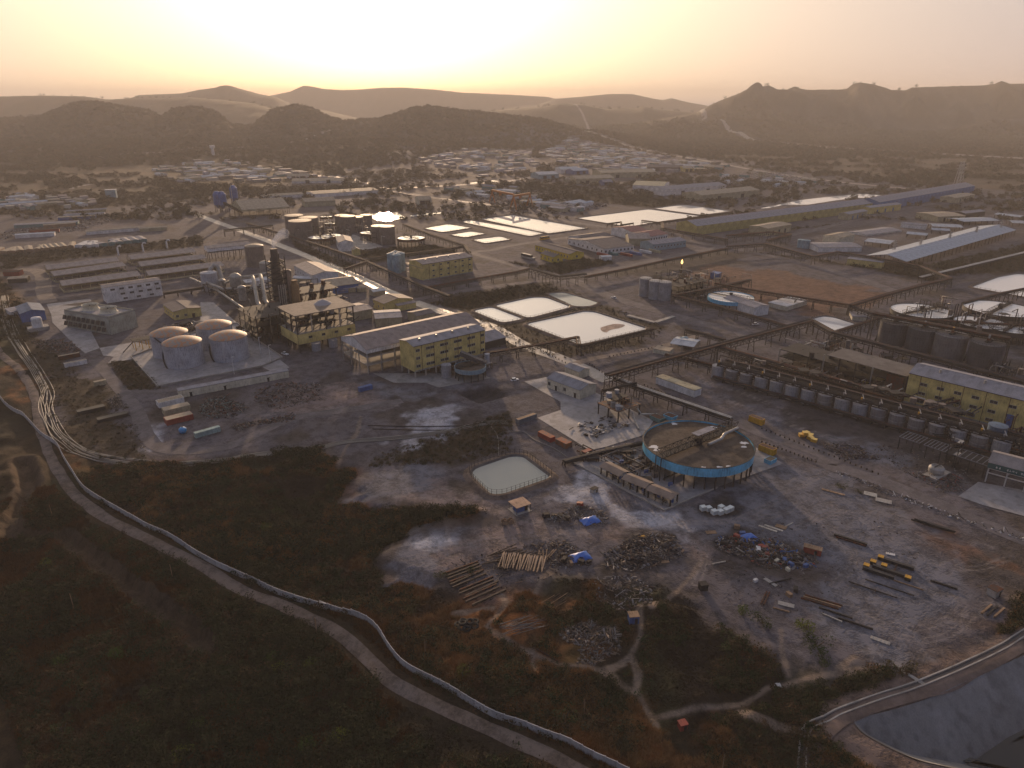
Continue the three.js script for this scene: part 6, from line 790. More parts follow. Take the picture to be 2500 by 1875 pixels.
shed('low_store', 'flat pale slab store beside the dark tanks pond', 'store', [255.1,-513.8], [265.3,-510.7], 15, 3, { wall: CREAM, roof: GREYROOF, type: 'flat' });
shed('blue_cabin', 'small dark blue cabin at the edge of the rusty field', 'cabin', [184.2,-651.3], [189.5,-646.5], 8, 5, { wall: BLUE, roof: BLUE, type: 'flat' });
shed('pale_shelter', 'pale blue shelter with two blue tanks behind it', 'shelter', [104.6,-445.2], [117.8,-438], 16, 4.5, { wall: WHITE, roof: BLUEROOF, rise: 1, open: true });
[[[113.4,-455.1], 'pale blue water tank behind the shelter'], [[116.7,-457.1], 'second pale blue water tank behind the shelter']].forEach(([p, l]) => tank('water_tank', l, p[0], p[1], 2, 5, { mat: PALEBLUE, n: 16, cone: 0.6 }));
shed('wedge_store', 'low concrete store with sloping top at the bridge', 'store', [92.1,-439.2], [101.4,-433.4], 8, 2.6, { wall: CREAM, roof: TANROOF, type: 'flat', over: 0.1 });
{ const t = thing('low_wall', 'pale angled low wall beside the stony road', 'wall'), P = [[88.5,-525.1], [105.8,-506.2], [123.2,-521.9]]; for (let i = 1; i < 3; i++) new GB().beam([P[i - 1][0], 0.5, P[i - 1][1]], [P[i][0], 0.5, P[i][1]], 3.6, 1).build('wall_panel', CONC, t); }
// ---------- offices and sheds in the middle distance ----------
shed('yellow_office', 'long bright yellow office wing with dark roof', 'office', [59.7,-733.1], [75.4,-743.4], 62, 6, { wall: M('bright_yellow', [0.62, 0.47, 0.06], { map: T_grime }), roof: DARKROOF, type: 'z', rise: 2.5, win: [['l', 12, 1.5, 2, [2]], ['f', 1, 2, 2, [2]]] });
shed('yellow_office', 'short bright yellow house before the office wing', 'office', [42.3,-717.9], [51.9,-723.7], 24, 6, { wall: mats.bright_yellow, roof: DARKROOF, type: 'z', rise: 2.2, win: [['l', 4, 1.5, 2, [2]], ['f', 1, 2, 2, [2]]] });
shed('dark_roofed_block', 'wide dark roofed block with white windowed wall', 'office', [98.8,-762.2], [133.8,-781.9], 70, 6, { wall: WHITE, roof: DARKROOF, rise: 4, win: [['f', 8, 2, 2, [2]], ['l', 8, 2, 2, [2]]] });
shed('dark_roofed_block', 'second dark roofed wing behind the windowed block', 'office', [84.7,-813.2], [120.1,-835.5], 34, 6, { wall: WHITE, roof: DARKROOF, rise: 3 });
shed('red_roofed_block', 'red roofed two storey block with white arcade', 'office', [159.1,-820.5], [182.7,-839.3], 30, 9, { wall: WHITE, roof: REDROOF, rise: 3, win: [['f', 7, 1.8, 2, [4.8]]] });
shed('red_roofed_block', 'red roofed wing behind the dark hall', 'office', [142,-851], [163.1,-862.9], 40, 9, { wall: WHITE, roof: REDROOF, rise: 3, win: [['f', 4, 1.8, 2, [4]]] });
shed('brown_roofed_hall', 'brown roofed hall between the red roofed wings', 'hall', [133.4,-813.2], [157.7,-813.2], 28, 8, { wall: BEIGE, roof: BROWNROOF, rise: 4 });
shed('blue_white_office', 'pale blue office wing with grey roof and small windows', 'office', [155.3,-781.9], [196.7,-806.1], 22, 7, { wall: PALEBLUE, roof: GREYROOF, rise: 2.4, win: [['f', 10, 1.6, 1.6, [3]]] });
[[[96.8,-755.8], REDP], [[107.7,-762.2], TEAL], [[122.1,-755.8], REDP], [[133.2,-762.2], BLUE], [[145.1,-771.9], WHITE], [[156,-775.2], BEIGE]].forEach(([p, m], i) => container(['dark red', 'teal', 'rust red', 'dark blue', 'white', 'tan'][i] + ' container lying before the dark roofed office block', p[0], p[1], GRID - Math.PI / 2, m, { L: 16 }));
shed('white_hut', 'tiny white hut before the dark roofed block', 'hut', [92.9,-728.4], [103.1,-731.3], 8, 4, { wall: WHITE, roof: WHITEROOF, small: true });
car('tank_trailer', 'long silver trailer parked beside the yellow house', ...[16.8,-740.3], GRID - 1.57, PALESTEEL, { L: 20, w: 3.4, h: 4.6, cat: 'trailer', c0: -0.49, c1: 0.3 });
car('bus', 'yellow bus beside the narrow channel pond', ...[38.9,-851], GRID, YPAINT, { L: 14, w: 3, h: 4, cat: 'bus', c0: -0.48, c1: 0.46 });
car('bus', 'yellow bus on the dirt road before the red roofs', ...[94.6,-871.1], GRID, YPAINT, { L: 15, w: 3, h: 4, cat: 'bus', c0: -0.48, c1: 0.46 });
car('bus', 'tan bus on the main road beside the ponds', ...[-38.9,-525], GRID - 1.57, WOOD, { L: 10, w: 2.6, h: 3.2, cat: 'bus', c0: -0.48, c1: 0.46 });
car('off_road_car', 'white off road car on the stony road past the ponds', ...[84.9,-578.1], 2.3, CARWHITE);
car('off_road_car', 'white car parked under the pipe rack near the pump house', ...[179,-501.7], 0.3, CARWHITE);
car('pickup', 'white pickup parked beside the furnace building', ...[-147.2,-435.7], 2.5, CARWHITE, { L: 5.4, c0: -0.1, c1: 0.3, cat: 'pickup' });
car('off_road_car', 'white car standing beside the clarifier yard', ...[1.6,-389.2], 0.5, CARWHITE);
// long conveyor shed: yellow part, then blue part
shed('conveyor_shed', 'very long yellow storage shed with red ridge', 'shed', [227.1,-881.9], [543.2,-1095.5], 34, 11, { wall: M('shed_yellow', [0.44, 0.37, 0.14], { map: T_grime }), roof: GREYROOF, cap: REDROOF, rise: 5 });
shed('conveyor_shed', 'very long blue storage shed continuing the yellow one', 'shed', [545.3,-1098], [836.7,-1310.2], 34, 13, { wall: M('shed_blue', [0.06, 0.16, 0.37], { map: T_grime }), roof: GREYROOF, cap: REDROOF, rise: 5 });
shed('long_blue_roofed_shed', 'very long shed with pale blue corrugated roof', 'shed', [378.7,-694.5], [617.9,-865.4], 39, 8, { wall: BEIGE, roof: BLUEROOF, rise: 4, open: true, bay: 10, colMat: STEEL });
shed('yellow_low_house', 'low yellow wall house under the pipe rack', 'building', [337.4,-711.1], [363.4,-691.8], 12, 6, { wall: YELLOW, roof: GREYROOF, type: 'flat' });
[[[312.1,-875.2], [352.9,-909.6], 26, 9, BEIGE, TANROOF, 'beige substation house with lit doors'], [[373.3,-813.2], [400.2,-835.5], 20, 9, CREAM, TANROOF, 'beige two wing house before the blue roofs'], [[365.3,-831.7], [374,-813.2], 18, 8, CREAM, TANROOF, 'beige lower wing of the two wing house'], [[522.5,-1058.7], [590.3,-1101.9], 16, 9, YELLOW, GREYROOF, 'yellow house with blue doors before the blue shed'], [[465.7,-1002.4], [509.1,-1035.5], 14, 8, BEIGE, GREYROOF, 'beige house with blue doors before the yellow shed'], [[582,-986.6], [625.6,-997.1], 40, 7, BEIGE, TANROOF, 'wide beige house with hipped roof'], [[718.9,-1184.1], [781.2,-1229.7], 24, 8, BEIGE, TANROOF, 'tan house at the far end of the blue shed'], [[641.6,-1024.2], [684.3,-1047], 16, 6, STEEL, GREYROOF, 'dark open shelter on the right fields']].forEach(([A, B, d, h, w, r, l], i) => shed('substation', l, 'building', A, B, d, h, { wall: w, roof: r, rise: 1.6, doors: [['f', 0.25, 3, 5], ['f', 0.5, 3, 5], ['f', 0.75, 3, 5]], doorMat: i === 3 || i === 4 ? BLUE : STEEL }));
[[[401.8,-813.2], [421.5,-795.5], 26, 'pale blue roofed shelter with dark posts'], [[538.2,-918.6], [570.8,-909.6], 24, 'wide pale blue roof beside two smaller ones'], [[522.1,-892.1], [539.4,-883.6], 14, 'small pale blue roof below the wide one'], [[599.9,-956.3], [653.4,-966.2], 30, 'pale blue roof behind the long blue shed'], [[475.4,-862.9], [493.2,-851], 18, 'pale blue roof on the bare ground'], [[683.6,-1024.2], [700.9,-997.1], 16, 'narrow pale blue roof far behind'], [[658.1,-946.6], [689,-937.1], 24, 'pale blue roof near the plateau foot'], [[509,-941.8], [531.5,-923.2], 12, 'grey roofed barrack beside the long platform'], [[433.2,-875.2], [494.2,-909.6], 26, 'flat pale platform beside the grey barrack'], [[333.8,-775.2], [383.2,-778.5], 30, 'low grey roofed store beside the rack']].forEach(([A, B, d, l], i) => shed('field_shelter', l, 'shelter', A, B, d, i === 8 ? 1.5 : 5, { open: i < 7, wall: WHITE, roof: i < 7 ? BLUEROOF : GREYROOF, rise: 1.4, bay: 9, colMat: STEEL, small: true }));
[[[324.9,-802.5], 'pale blue tank standing before the beige house'], [[327.3,-799], 'second pale blue tank before the beige house'], [[330.2,-797.6], 'third pale blue tank before the beige house']].forEach(([p, l]) => tank('water_tank', l, p[0], p[1], 3.4, 9, { mat: PALEBLUE, n: 18, cone: 0.6 }));
// far warehouses
[[[220.5,-1341.1], [273.3,-1322.7], 78, 12, WHITE, BEIGE, 'white warehouse with dark loading doors'], [[264.7,-1278.9], [397.3,-1360], 40, 10, WHITE, GREYROOF, 'pale grey warehouse next to the white one'], [[312,-1202], [433.8,-1282.3], 44, 10, BEIGE, TANROOF, 'beige warehouse before the white ones'], [[192.3,-1593.8], [316.5,-1620.1], 60, 11, BEIGE, TANROOF, 'long beige warehouse beyond the pond road'], [[128.4,-1473.5], [207.5,-1496.2], 50, 10, BEIGE, TANROOF, 'tan warehouse with small blue annex'], [[57.6,-1573.3], [101.3,-1593.8], 40, 9, PALEBLUE, WHITEROOF, 'pale blue warehouse beside the far road'], [[113.2,-1698.5], [157.9,-1710.3], 50, 9, WHITE, BLUEROOF, 'white warehouse with blue roof by the far town'], [[140,-1675.4], [175.9,-1698.5], 30, 8, BLUE, BLUEROOF, 'blue annex of the far white warehouse'], [[179.2,-1440.8], [199.2,-1451.6], 16, 7, BLUE, GREYROOF, 'blue annex of the tan warehouse'], [[322.3,-1771.8], [407.5,-1759.2], 50, 9, DARKROOF, DARKROOF, 'dark roofed depot beyond the warehouses'], [[404.7,-1740.6], [429.9,-1746.7], 30, 8, YELLOW, TANROOF, 'small yellow depot beside the dark one'], [[108.2,-1507.7], [164.1,-1484.8], 20, 6, BEIGE, TANROOF, 'low open store before the tan warehouse'], [[-149.2,-1162.5], [-129.1,-1169.6], 26, 8, CREAM, TANROOF, 'sunlit tent hall beyond the first pond'], [[-478.8,-1568.2], [-434.7,-1573.3], 30, 6, WHITE, TANROOF, 'pale compound far beyond the ore hall'], [[-444.7,-1484.8], [-342.9,-1500.8], 40, 4, WHITE, TANROOF, 'long pale compound in the scrub']].forEach(([A, B, d, h, w, r, l]) => shed('warehouse', l, 'warehouse', A, B, d, h, { wall: w, roof: r, rise: 4, doors: [['f', 0.3, 8, 6], ['f', 0.7, 8, 6]] }));
// orange gantry cranes in the stock yard
[[[1.9,-1108.3], [28,-1141.6], 'orange gantry crane standing over the stock yard'], [[-32.3,-1184.1], [2.3,-1128], 'second orange gantry crane farther along the stock yard']].forEach(([A, B, l]) => { const t = thing('gantry_crane', l, 'crane'), h = 20; new GB().beam([A[0], h, A[1]], [B[0], h, B[1]], 2.4, 3).build('girder', ORANGE, t); for (const p of [A, B]) for (const s of [-1, 1]) new GB().beam([p[0] + s * 5, 0, p[1] + s * 5], [p[0], h - 1.5, p[1]], 1.2).build('leg', ORANGE, t); const q = mid(A, B, 0.4); new GB().box(q[0], h - 5, q[1], 4, 4, 4).build('trolley', ORANGE, t); });
// far power pylons
{ const p = [865.7,-1430.2]; const t = thing('pylon', 'lattice power pylon before the wooded slope', 'pylon', p[0], p[1], 0.4); const py = new GB(); for (const sx of [-1, 1]) for (const sz of [-1, 1]) py.beam([sx * 4, 0, sz * 4], [sx * 0.6, 46, sz * 0.6], 0.9); for (const y of [34, 40]) py.beam([-9, y, 0], [9, y, 0], 0.9); for (let y = 0; y < 36; y += 7) py.beam([-4 + y * 0.08, y, 4 - y * 0.08], [4 - (y + 7) * 0.08, y + 7, 4 - (y + 7) * 0.08], 0.5); py.build('lattice', PALESTEEL, t); [[[877.7,-1440.8], 'second lattice pylon beside the first'], [[398,-740.3], 'lattice mast at the corner of the blue roof'], [[435.2,-759], 'lattice mast along the edge of the blue roof'], [[487.1,-795.5], 'lattice mast at the middle of the blue roof'], [[541.1,-835.5], 'lattice mast past the middle of the blue roof'], [[595.5,-875.2], 'lattice mast near the end of the blue roof']].forEach(([q, l], i) => { const c = copyOf(t, q[0], q[1], 0.4, l); if (i) { c.scale.setScalar(0.42); } }); }
// low huts of the far town and settlements: copies of a few kinds
{ const HUES = ['white hut with pale roof', 'tan roofed beige hut', 'white hut with bluish roof', 'grey roofed beige hut', 'teal hut with brown roof'], kinds = [[WHITE, WHITEROOF], [BEIGE, TANROOF], [WHITE, BLUEROOF], [BEIGE, GREYROOF], [TEAL, BROWNROOF]].map(([w, r], i) => shed('town_hut', 'low hut scattered in the distant settlement', 'hut', [-4000 + i * 40, -5200], [-3980 + i * 40, -5200], 12, 5, { wall: w, roof: r, rise: 1.5, small: true, group: 'low huts of the distant settlements' })); let n = 0;
  const place = (where, P, count, s0, s1) => { const B = boxOf(P); for (let k = 0, g = 0; k < count && g < 4000; g++) { const x = rr(B[0], B[1]), z = rr(B[2], B[3]); if (sdPoly(P, x, z) > 0) continue; const s = rr(s0, s1); const m = kinds[n % 5]; const o = n < 5 ? m : copyOf(m, 0, 0, 0); o.position.set(x, hgt(x, z), z); o.rotation.y = GRID + (R() > 0.5 ? 0 : 1.57) + rr(-0.06, 0.06); o.scale.set(s * rr(0.7, 2.2), rr(0.8, 1.3), s * rr(0.7, 1.3)); o.userData.label = HUES[n % 5] + ' ' + where; o.userData.group = HUES[n % 5] + 's ' + where; n++; k++; } };
  place('in the far town by the haul road', [[95.4,-2364.8], [226.4,-2816.9], [377.7,-2539.9], [431,-2165], [348.4,-1995.6], [155.6,-1995.6]], 60, 0.9, 1.7); place('between the far town and the depot', [[152.6,-1957.2], [395.9,-2120.1], [575.4,-1920.3], [574.1,-1836.8], [378,-1724], [226.8,-1724]], 46, 0.9, 1.6); place('in the settlement below the hills', [[-901.7,-1884.6], [-832.2,-2035.5], [-565.1,-1785], [-411.3,-1613.4], [-514.1,-1539.1], [-692.6,-1515.8], [-765.9,-1613.4]], 44, 0.8, 1.6); place('beside the distant pond', [[-194,-2077], [44,-2364.8], [55.8,-1785], [-50.7,-1613.4]], 26, 0.8, 1.4); place('in the camp beside the scrub edge', [[-835.6,-1188], [-865.4,-1281], [-745.4,-1248.5], [-661.7,-1159.8], [-710.8,-1107.1], [-781.5,-1107.1]], 20, 0.6, 1.2); place('in the stock yard with gantry cranes', [[-116.9,-1369.6], [7.9,-1409.4], [51.2,-1184.1], [161.2,-1141.6], [72.4,-1064.7], [-35.5,-1229.7]], 34, 0.6, 1.3); place('beside the field of pale pipes', [[433.6,-1620.1], [555.5,-1675.4], [643.7,-1473.5], [577.9,-1369.6], [436.2,-1409.4]], 20, 0.5, 1); place('beyond the dark blue silos', [[-942.5,-2058.9], [-644.5,-1901.3], [-578.1,-1620.1], [-758.5,-1675.4]], 14, 0.7, 1.3); }
// roofs of the far town that read as one mass
const TOWNS = [[[71.8,-2311.6], [230.1,-2863.6], [387,-2604], [473.6,-2240.8], [588.6,-1884.6], [386.2,-1712.3], [223.1,-1695], [144.5,-1850.2]], [[-877.9,-1785], [-842,-2060.2], [-557.8,-1797.6], [-401.2,-1613.4], [-506.6,-1515.8], [-682.6,-1493.1]], [[-261.3,-1995.6], [-143.6,-2311.6], [60.1,-2420.5], [61.4,-1785], [-74.8,-1587.9]], [[-876.1,-1248.5], [-754.6,-1264.5], [-646.9,-1159.8], [-695.8,-1082.4], [-764.9,-1082.4]]];
TOWNS.forEach((P, ti) => { const B = boxOf(P), g = new THREE.BoxGeometry(1, 1, 1), cell = ti === 3 ? 22 : 34, im = new THREE.InstancedMesh(g, M('town_block', [1, 1, 1], { rough: 0.8, spec: 0.2 }), 1400), q = new THREE.Object3D(), c = new THREE.Color(), ca = Math.cos(GRID), sa = Math.sin(GRID); let n = 0; const cx = (B[0] + B[1]) / 2, cz = (B[2] + B[3]) / 2, N = Math.ceil(Math.hypot(B[1] - B[0], B[3] - B[2]) / cell / 2);
  for (let i = -N; i <= N; i++) for (let j = -N; j <= N; j++) { if (i % 5 === 0 || j % 6 === 0 || R() < 0.3) continue; const u = i * cell + rr(-4, 4), v = j * cell + rr(-4, 4), x = cx + u * ca + v * sa, z = cz - u * sa + v * ca; if (n >= 1400 || sdPoly(P, x, z) > 0) continue; const h = rr(3, 6.5); q.position.set(x, hgt(x, z) + h / 2 - 0.1, z); q.rotation.y = GRID; q.scale.set(cell * rr(0.35, 0.85), h, cell * rr(0.25, 0.6)); q.updateMatrix(); im.setMatrixAt(n, q.matrix); const w = rr(0.12, 0.42); im.setColorAt(n, c.setRGB(w, w * rr(0.86, 0.98), w * rr(0.78, 1.05))); n++; }
  im.count = n; im.name = numbered('town_blocks'); im.userData = { kind: 'stuff', label: 'close packed low roofs of the far settlement', category: 'buildings' }; scene.add(im); });
{ const p = [-683,-1245.7]; const t = thing('water_tower', 'pale boxy tower house standing alone in the scrub', 'tower', p[0], p[1], 0.3); new GB().box(0, 0, 0, 16, 14, 12).build('wall', PALEBLUE, t); new GB().box(0, 14, 0, 17, 0.6, 13).build('roof', WHITEROOF, t); const q = [-832.5,-2077]; const s = thing('water_tower', 'thin white water tower at the foot of the hills', 'tower', q[0], q[1]); new GB().cyl(0, 0, 0, 4, 34, 12).build('shaft', WHITE, s); new GB().cyl(0, 34, 0, 7, 8, 14).build('tank', WHITE, s); }

// ---------- containers and small things about the plant ----------
const VDIR = GRID - Math.PI / 2;
[[[-185.2,-354.7], GRID, WHITE, TANROOF, 'pale container with tan roof at the end of the low store'], [[-177.4,-344.4], GRID, BEIGE, TANROOF, 'tan container between two others in the pipe yard'], [[-170.9,-332.4], GRID, REDP, TANROOF, 'red ended container with tan roof in the pipe yard']].forEach(([p, a, m, r, l]) => container(l, p[0], p[1], a, m, { L: 13, w: 5.5, h: 3, roof: r }));
container('pale teal container beside the blue round tank', ...[-150,-316.7], GRID + 0.05, M('pale_teal', [0.30, 0.42, 0.42], { map: T_grime }));
{ const p = [-162.8,-318.3], t = thing('round_tank', 'bright blue round plastic tank beside the teal container', 'tank', p[0], p[1], 0, undefined, 0); new GB().lathe(0, 0, [[0, 0.1], [1.2, 0.1], [1.8, 1], [1.8, 2.2], [1.1, 2.9], [0.4, 3.1], [0, 3.1]], 18).build('body', M('plastic_blue', [0.04, 0.22, 0.45], { rough: 0.4 }), t); new GB().cyl(0, 3.1, 0, 0.35, 0.2, 10).build('lid', BLACK, t); }
container('white container lying by the old steel stock', ...[-271.3,-415.6], GRID, WHITE, { roof: TANROOF }); container('rust brown container behind the white one', ...[-283,-428.8], GRID, RUST, { L: 12, roof: TANROOF }); container('small tan container alone in the rough yard', ...[-238.3,-382.6], GRID, BEIGE, { L: 6.1, roof: TANROOF });
container('black steel trough lying in the rough yard', ...[-222.6,-344.4], GRID, BLACK, { L: 13, w: 4, h: 2, cat: 'trough', name: 'steel_trough' }); container('second black steel trough beside the whitish road', ...[-206.5,-335.3], GRID, BLACK, { L: 14, w: 4, h: 1.8, cat: 'trough', name: 'steel_trough' });
container('dark blue container at the filter hall lane', ...[-83.3,-374.4], GRID, BLUE, { L: 8 }); container('dark red container beside the grey concrete yard', ...[16.7,-311.6], VDIR, REDP, { roof: M('faded_red', [0.3, 0.16, 0.12], { map: T_rust }), L: 9.5, w: 3 }); container('brown container set against the dark red one', ...[24.6,-304.5], VDIR, M('brown_paint', [0.2, 0.13, 0.1], { map: T_rust }), { L: 7.5, w: 4, roof: mats.faded_red });
container('blue grey container at the bend of the yard fence', ...[7.3,-332.4], GRID, M('blue_grey', [0.12, 0.15, 0.19], { map: T_grime }), { roof: WOOD }); container('small red bin beside the low rusty pipes', ...[34.7,-295.3], GRID, REDP, { L: 4.6, w: 2.4, h: 2, cat: 'bin', name: 'red_bin' });
container('yellow cabin beside the thickener bridge', ...[124.8,-330.2], VDIR, YPAINT, { L: 7.6, w: 3, h: 3, roof: RUST }); container('yellow cabin with brown roof on the thickener apron', ...[119.2,-297.1], VDIR, YPAINT, { L: 7.6, w: 3.2, h: 3, roof: RUST }); container('blue bin with dark load beside the yellow cabin', ...[117.2,-287.1], GRID, SKYBLUE, { L: 5, w: 3.4, h: 2, roof: BLACK, cat: 'bin', name: 'blue_bin' });
[[[141.8,-314.2]], [[144.9,-316.3]], [[145.9,-313.6]], [[142.7,-312.9]], [[144.8,-311]], [[145.5,-308.4]]].forEach(([p], i) => { const t = thing('yellow_crate', 'yellow crate dumped in a heap beside the stone marked road', 'crate', p[0], p[1], i * 0.5, 'yellow crates beside the leach tanks', i === 3 ? 1.5 : 0); new GB().box(0, 0.06, 0, 2.6, 1.4, 2.2).build('body', YPAINT, t); new GB().box(0, 1.46, 0, 2.7, 0.12, 2.3).build('lid', M('pale_yellow', [0.6, 0.42, 0.12], { rough: 0.6 }), t); });
// pale bulk cubes
[[[76.5,-246.2]], [[78.6,-245.8]], [[80.2,-243.3]], [[82.6,-243.3]], [[83.9,-246.6]], [[85.3,-244.5]], [[87.3,-245.8]]].forEach(([p], i) => { const t = thing('bulk_container', 'pale caged bulk liquid cube in the cluster on dark soil', 'bulk container', p[0], p[1], 0.3 + i * 0.06, 'pale bulk cubes on the dark soil'); new GB().box(0, 0.15, 0, 2.3, 0.15, 2.1).build('pallet', WOOD, t); new GB().box(0, 0.3, 0, 2.2, 1.7, 2).build('bladder', M('milk_plastic', [0.55, 0.58, 0.56], { rough: 0.5 }), t); const c = new GB(); for (let k = 0; k <= 4; k++) { c.box(-1.15 + k * 0.575, 0.3, 1.04, 0.05, 1.75, 0.05).box(-1.15 + k * 0.575, 0.3, -1.04, 0.05, 1.75, 0.05); } for (const y of [0.8, 1.4, 2]) c.box(0, y, 1.05, 2.3, 0.05, 0.05).box(0, y, -1.05, 2.3, 0.05, 0.05); c.build('cage', PALESTEEL, t); });
// blue kiosk with flat tan roof
{ const p = [3.1,-246.9], t = thing('kiosk', 'small dark blue kiosk with overhanging tan roof', 'kiosk', p[0], p[1], 0.55); new GB().box(0, 0, 0, 4.6, 3, 3.6).build('wall', BLUE, t); new GB().box(0, 3.1, 0, 7, 0.22, 6.4).build('roof', M('kiosk_roof', [0.42, 0.28, 0.2], { map: T_grime }), t); for (const sx of [-1, 1]) for (const sz of [-1, 1]) new GB().box(sx * 3.2, 0, sz * 2.9, 0.18, 3.1, 0.18).build('post', STEEL, t); new GB().box(1.9, 0.02, 1.85, 1.4, 2.2, 0.1).build('door', BLACK, t); new GB().box(0, 0, 0, 7.4, 0.03, 6.6).build('floor', CONC, t); }
// right corner: dark steel frame, stair tower, mixing bowl, green-fronted shed
{ const c = [196.6,-289.4], t = thing('steel_platform', 'low dark steel platform structure before the leach tanks', 'platform', c[0], c[1], VDIR); for (let i = 0; i < 7; i++) for (const z of [-5, 4]) new GB().box(-18 + i * 6, 0, z, 0.35, 6, 0.35).build('post', STEEL, t); for (const [x, w] of [[-14, 9], [-3, 9], [12, 14]]) { const g = new GB(); for (let k = 0; k < 7; k++) g.box(x - w / 2 + w * k / 6, 6, -0.5, 0.25, 0.25, 9); g.box(x, 6.02, -5, w, 0.22, 0.24).box(x, 6.02, 4, w, 0.22, 0.24); g.build('roof_frame', M('blue_steel', [0.10, 0.11, 0.14], { rough: 0.5, metal: 0.3 }), t); } new GB().box(10, 5.4, -0.5, 17, 0.2, 9).build('deck', STEEL, t);
  const s = [198.3,-284.9], st = thing('stair_tower', 'open stair tower with pale landings beside the dark platform', 'stair', s[0], s[1], VDIR); for (const x of [-2, 2]) for (const z of [-2, 2]) new GB().box(x, 0, z, 0.25, 13, 0.25).build('post', STEEL, st); for (let k = 0; k < 4; k++) { new GB().box(k % 2 ? 1.4 : -1.4, 3 * (k + 1), 0, 1.6, 0.15, 4).build('landing', k % 2 ? PALESTEEL : STEEL, st); new GB().beam([k % 2 ? -1.4 : 1.4, 3 * k + 0.2, -1], [k % 2 ? 1.4 : -1.4, 3 * k + 3, 1], 1, 0.14).build('flight', STEEL, st); } new GB().box(0, 12.8, 0, 4.3, 0.15, 0.4).build('top_beam', PALESTEEL, st);
  const b = [186.3,-275.4], bo = thing('mixing_bowl', 'pale steel mixing bowl on a low concrete block', 'vessel', b[0], b[1], 0.6); new GB().box(0, 0, 0, 12, 0.9, 6).build('base', CONC, bo); new GB().lathe(0, -0.5, [[2, 1], [3.2, 1.6], [3.2, 3.4], [2.4, 4.2], [2.2, 4.2], [2, 3.6], [0, 3.5]], 24).build('bowl', M('dull_pale', [0.33, 0.32, 0.31], { map: T_grime, rough: 0.6 }), bo); new GB().box(0, 4.2, -0.5, 4.6, 0.3, 0.5).build('beam', STEEL, bo);
  const g = shed('green_fronted_shed', 'open fronted shed with dark green sign board and white lettering', 'shed', [203.6,-269.5], [214.2,-260.5], 14, 9.5, { len: 28, open: true, roof: M('dusty_roof', [0.22, 0.2, 0.2], { map: T_roof }), rise: 2, bay: 7, floors: [], colMat: M('pale_column', [0.38, 0.36, 0.34], { rough: 0.8 }) }); const fb = new GB().box(0, 7, 0.35, 28.5, 2.4, 0.3).build('sign_board', GREEN, g); new GB().box(0, 4.4, 0, 28, 0.4, 0.4).build('beam', mats.pale_column, g); new GB().box(0, 6.6, 0, 28, 0.4, 0.4).build('beam', mats.pale_column, g);
  const sg = new GB(); for (let k = 0; k < 15; k++) { const x = -11 + (k < 2 ? k * 1.1 : 2 + k * 0.98); if (k === 6) continue; for (let q = 0; q < 4; q++) { const v = hash(k, q + 5); if (v > 0.5) sg.box(x + (v - 0.75) * 0.9, 7.7, 0.53, 0.14, 0.85, 0.04); else sg.box(x, 7.75 + v * 1.5, 0.53, 0.7, 0.12, 0.04); } } sg.build('lettering', M('sign_white', [0.55, 0.57, 0.55], { rough: 0.7 }), fb);
  const bt = [227.1,-301.4]; tank('acid_tank', 'tall blue acid tank beside the rusty pipes', bt[0], bt[1], 4, 12, { mat: M('acid_blue', [0.09, 0.16, 0.26], { map: T_tank, rough: 0.5 }), n: 24 }); const b2 = [247.7,-322.4]; tank('acid_tank', 'small bright blue tank before the yellow mill house', b2[0], b2[1], 1.7, 8, { mat: BLUE, n: 16 });
  const q = [239.7,-306.4], rp = thing('rusty_pipework', 'rusty brown tangle of pipes behind the green fronted shed', 'pipework', q[0], q[1], GRID); for (let k = 0; k < 30; k++) { const x = rr(-9, 9), z = rr(-6, 6), y = rr(2, 12); new GB().tube([[x, 0.1, z], [x, y, z], [x + rr(-4, 4), y + rr(-1, 1), z + rr(-2, 2)]], rr(0.2, 0.5), 6).build('pipe', k % 3 ? RUST : TANKBROWN, rp); } }
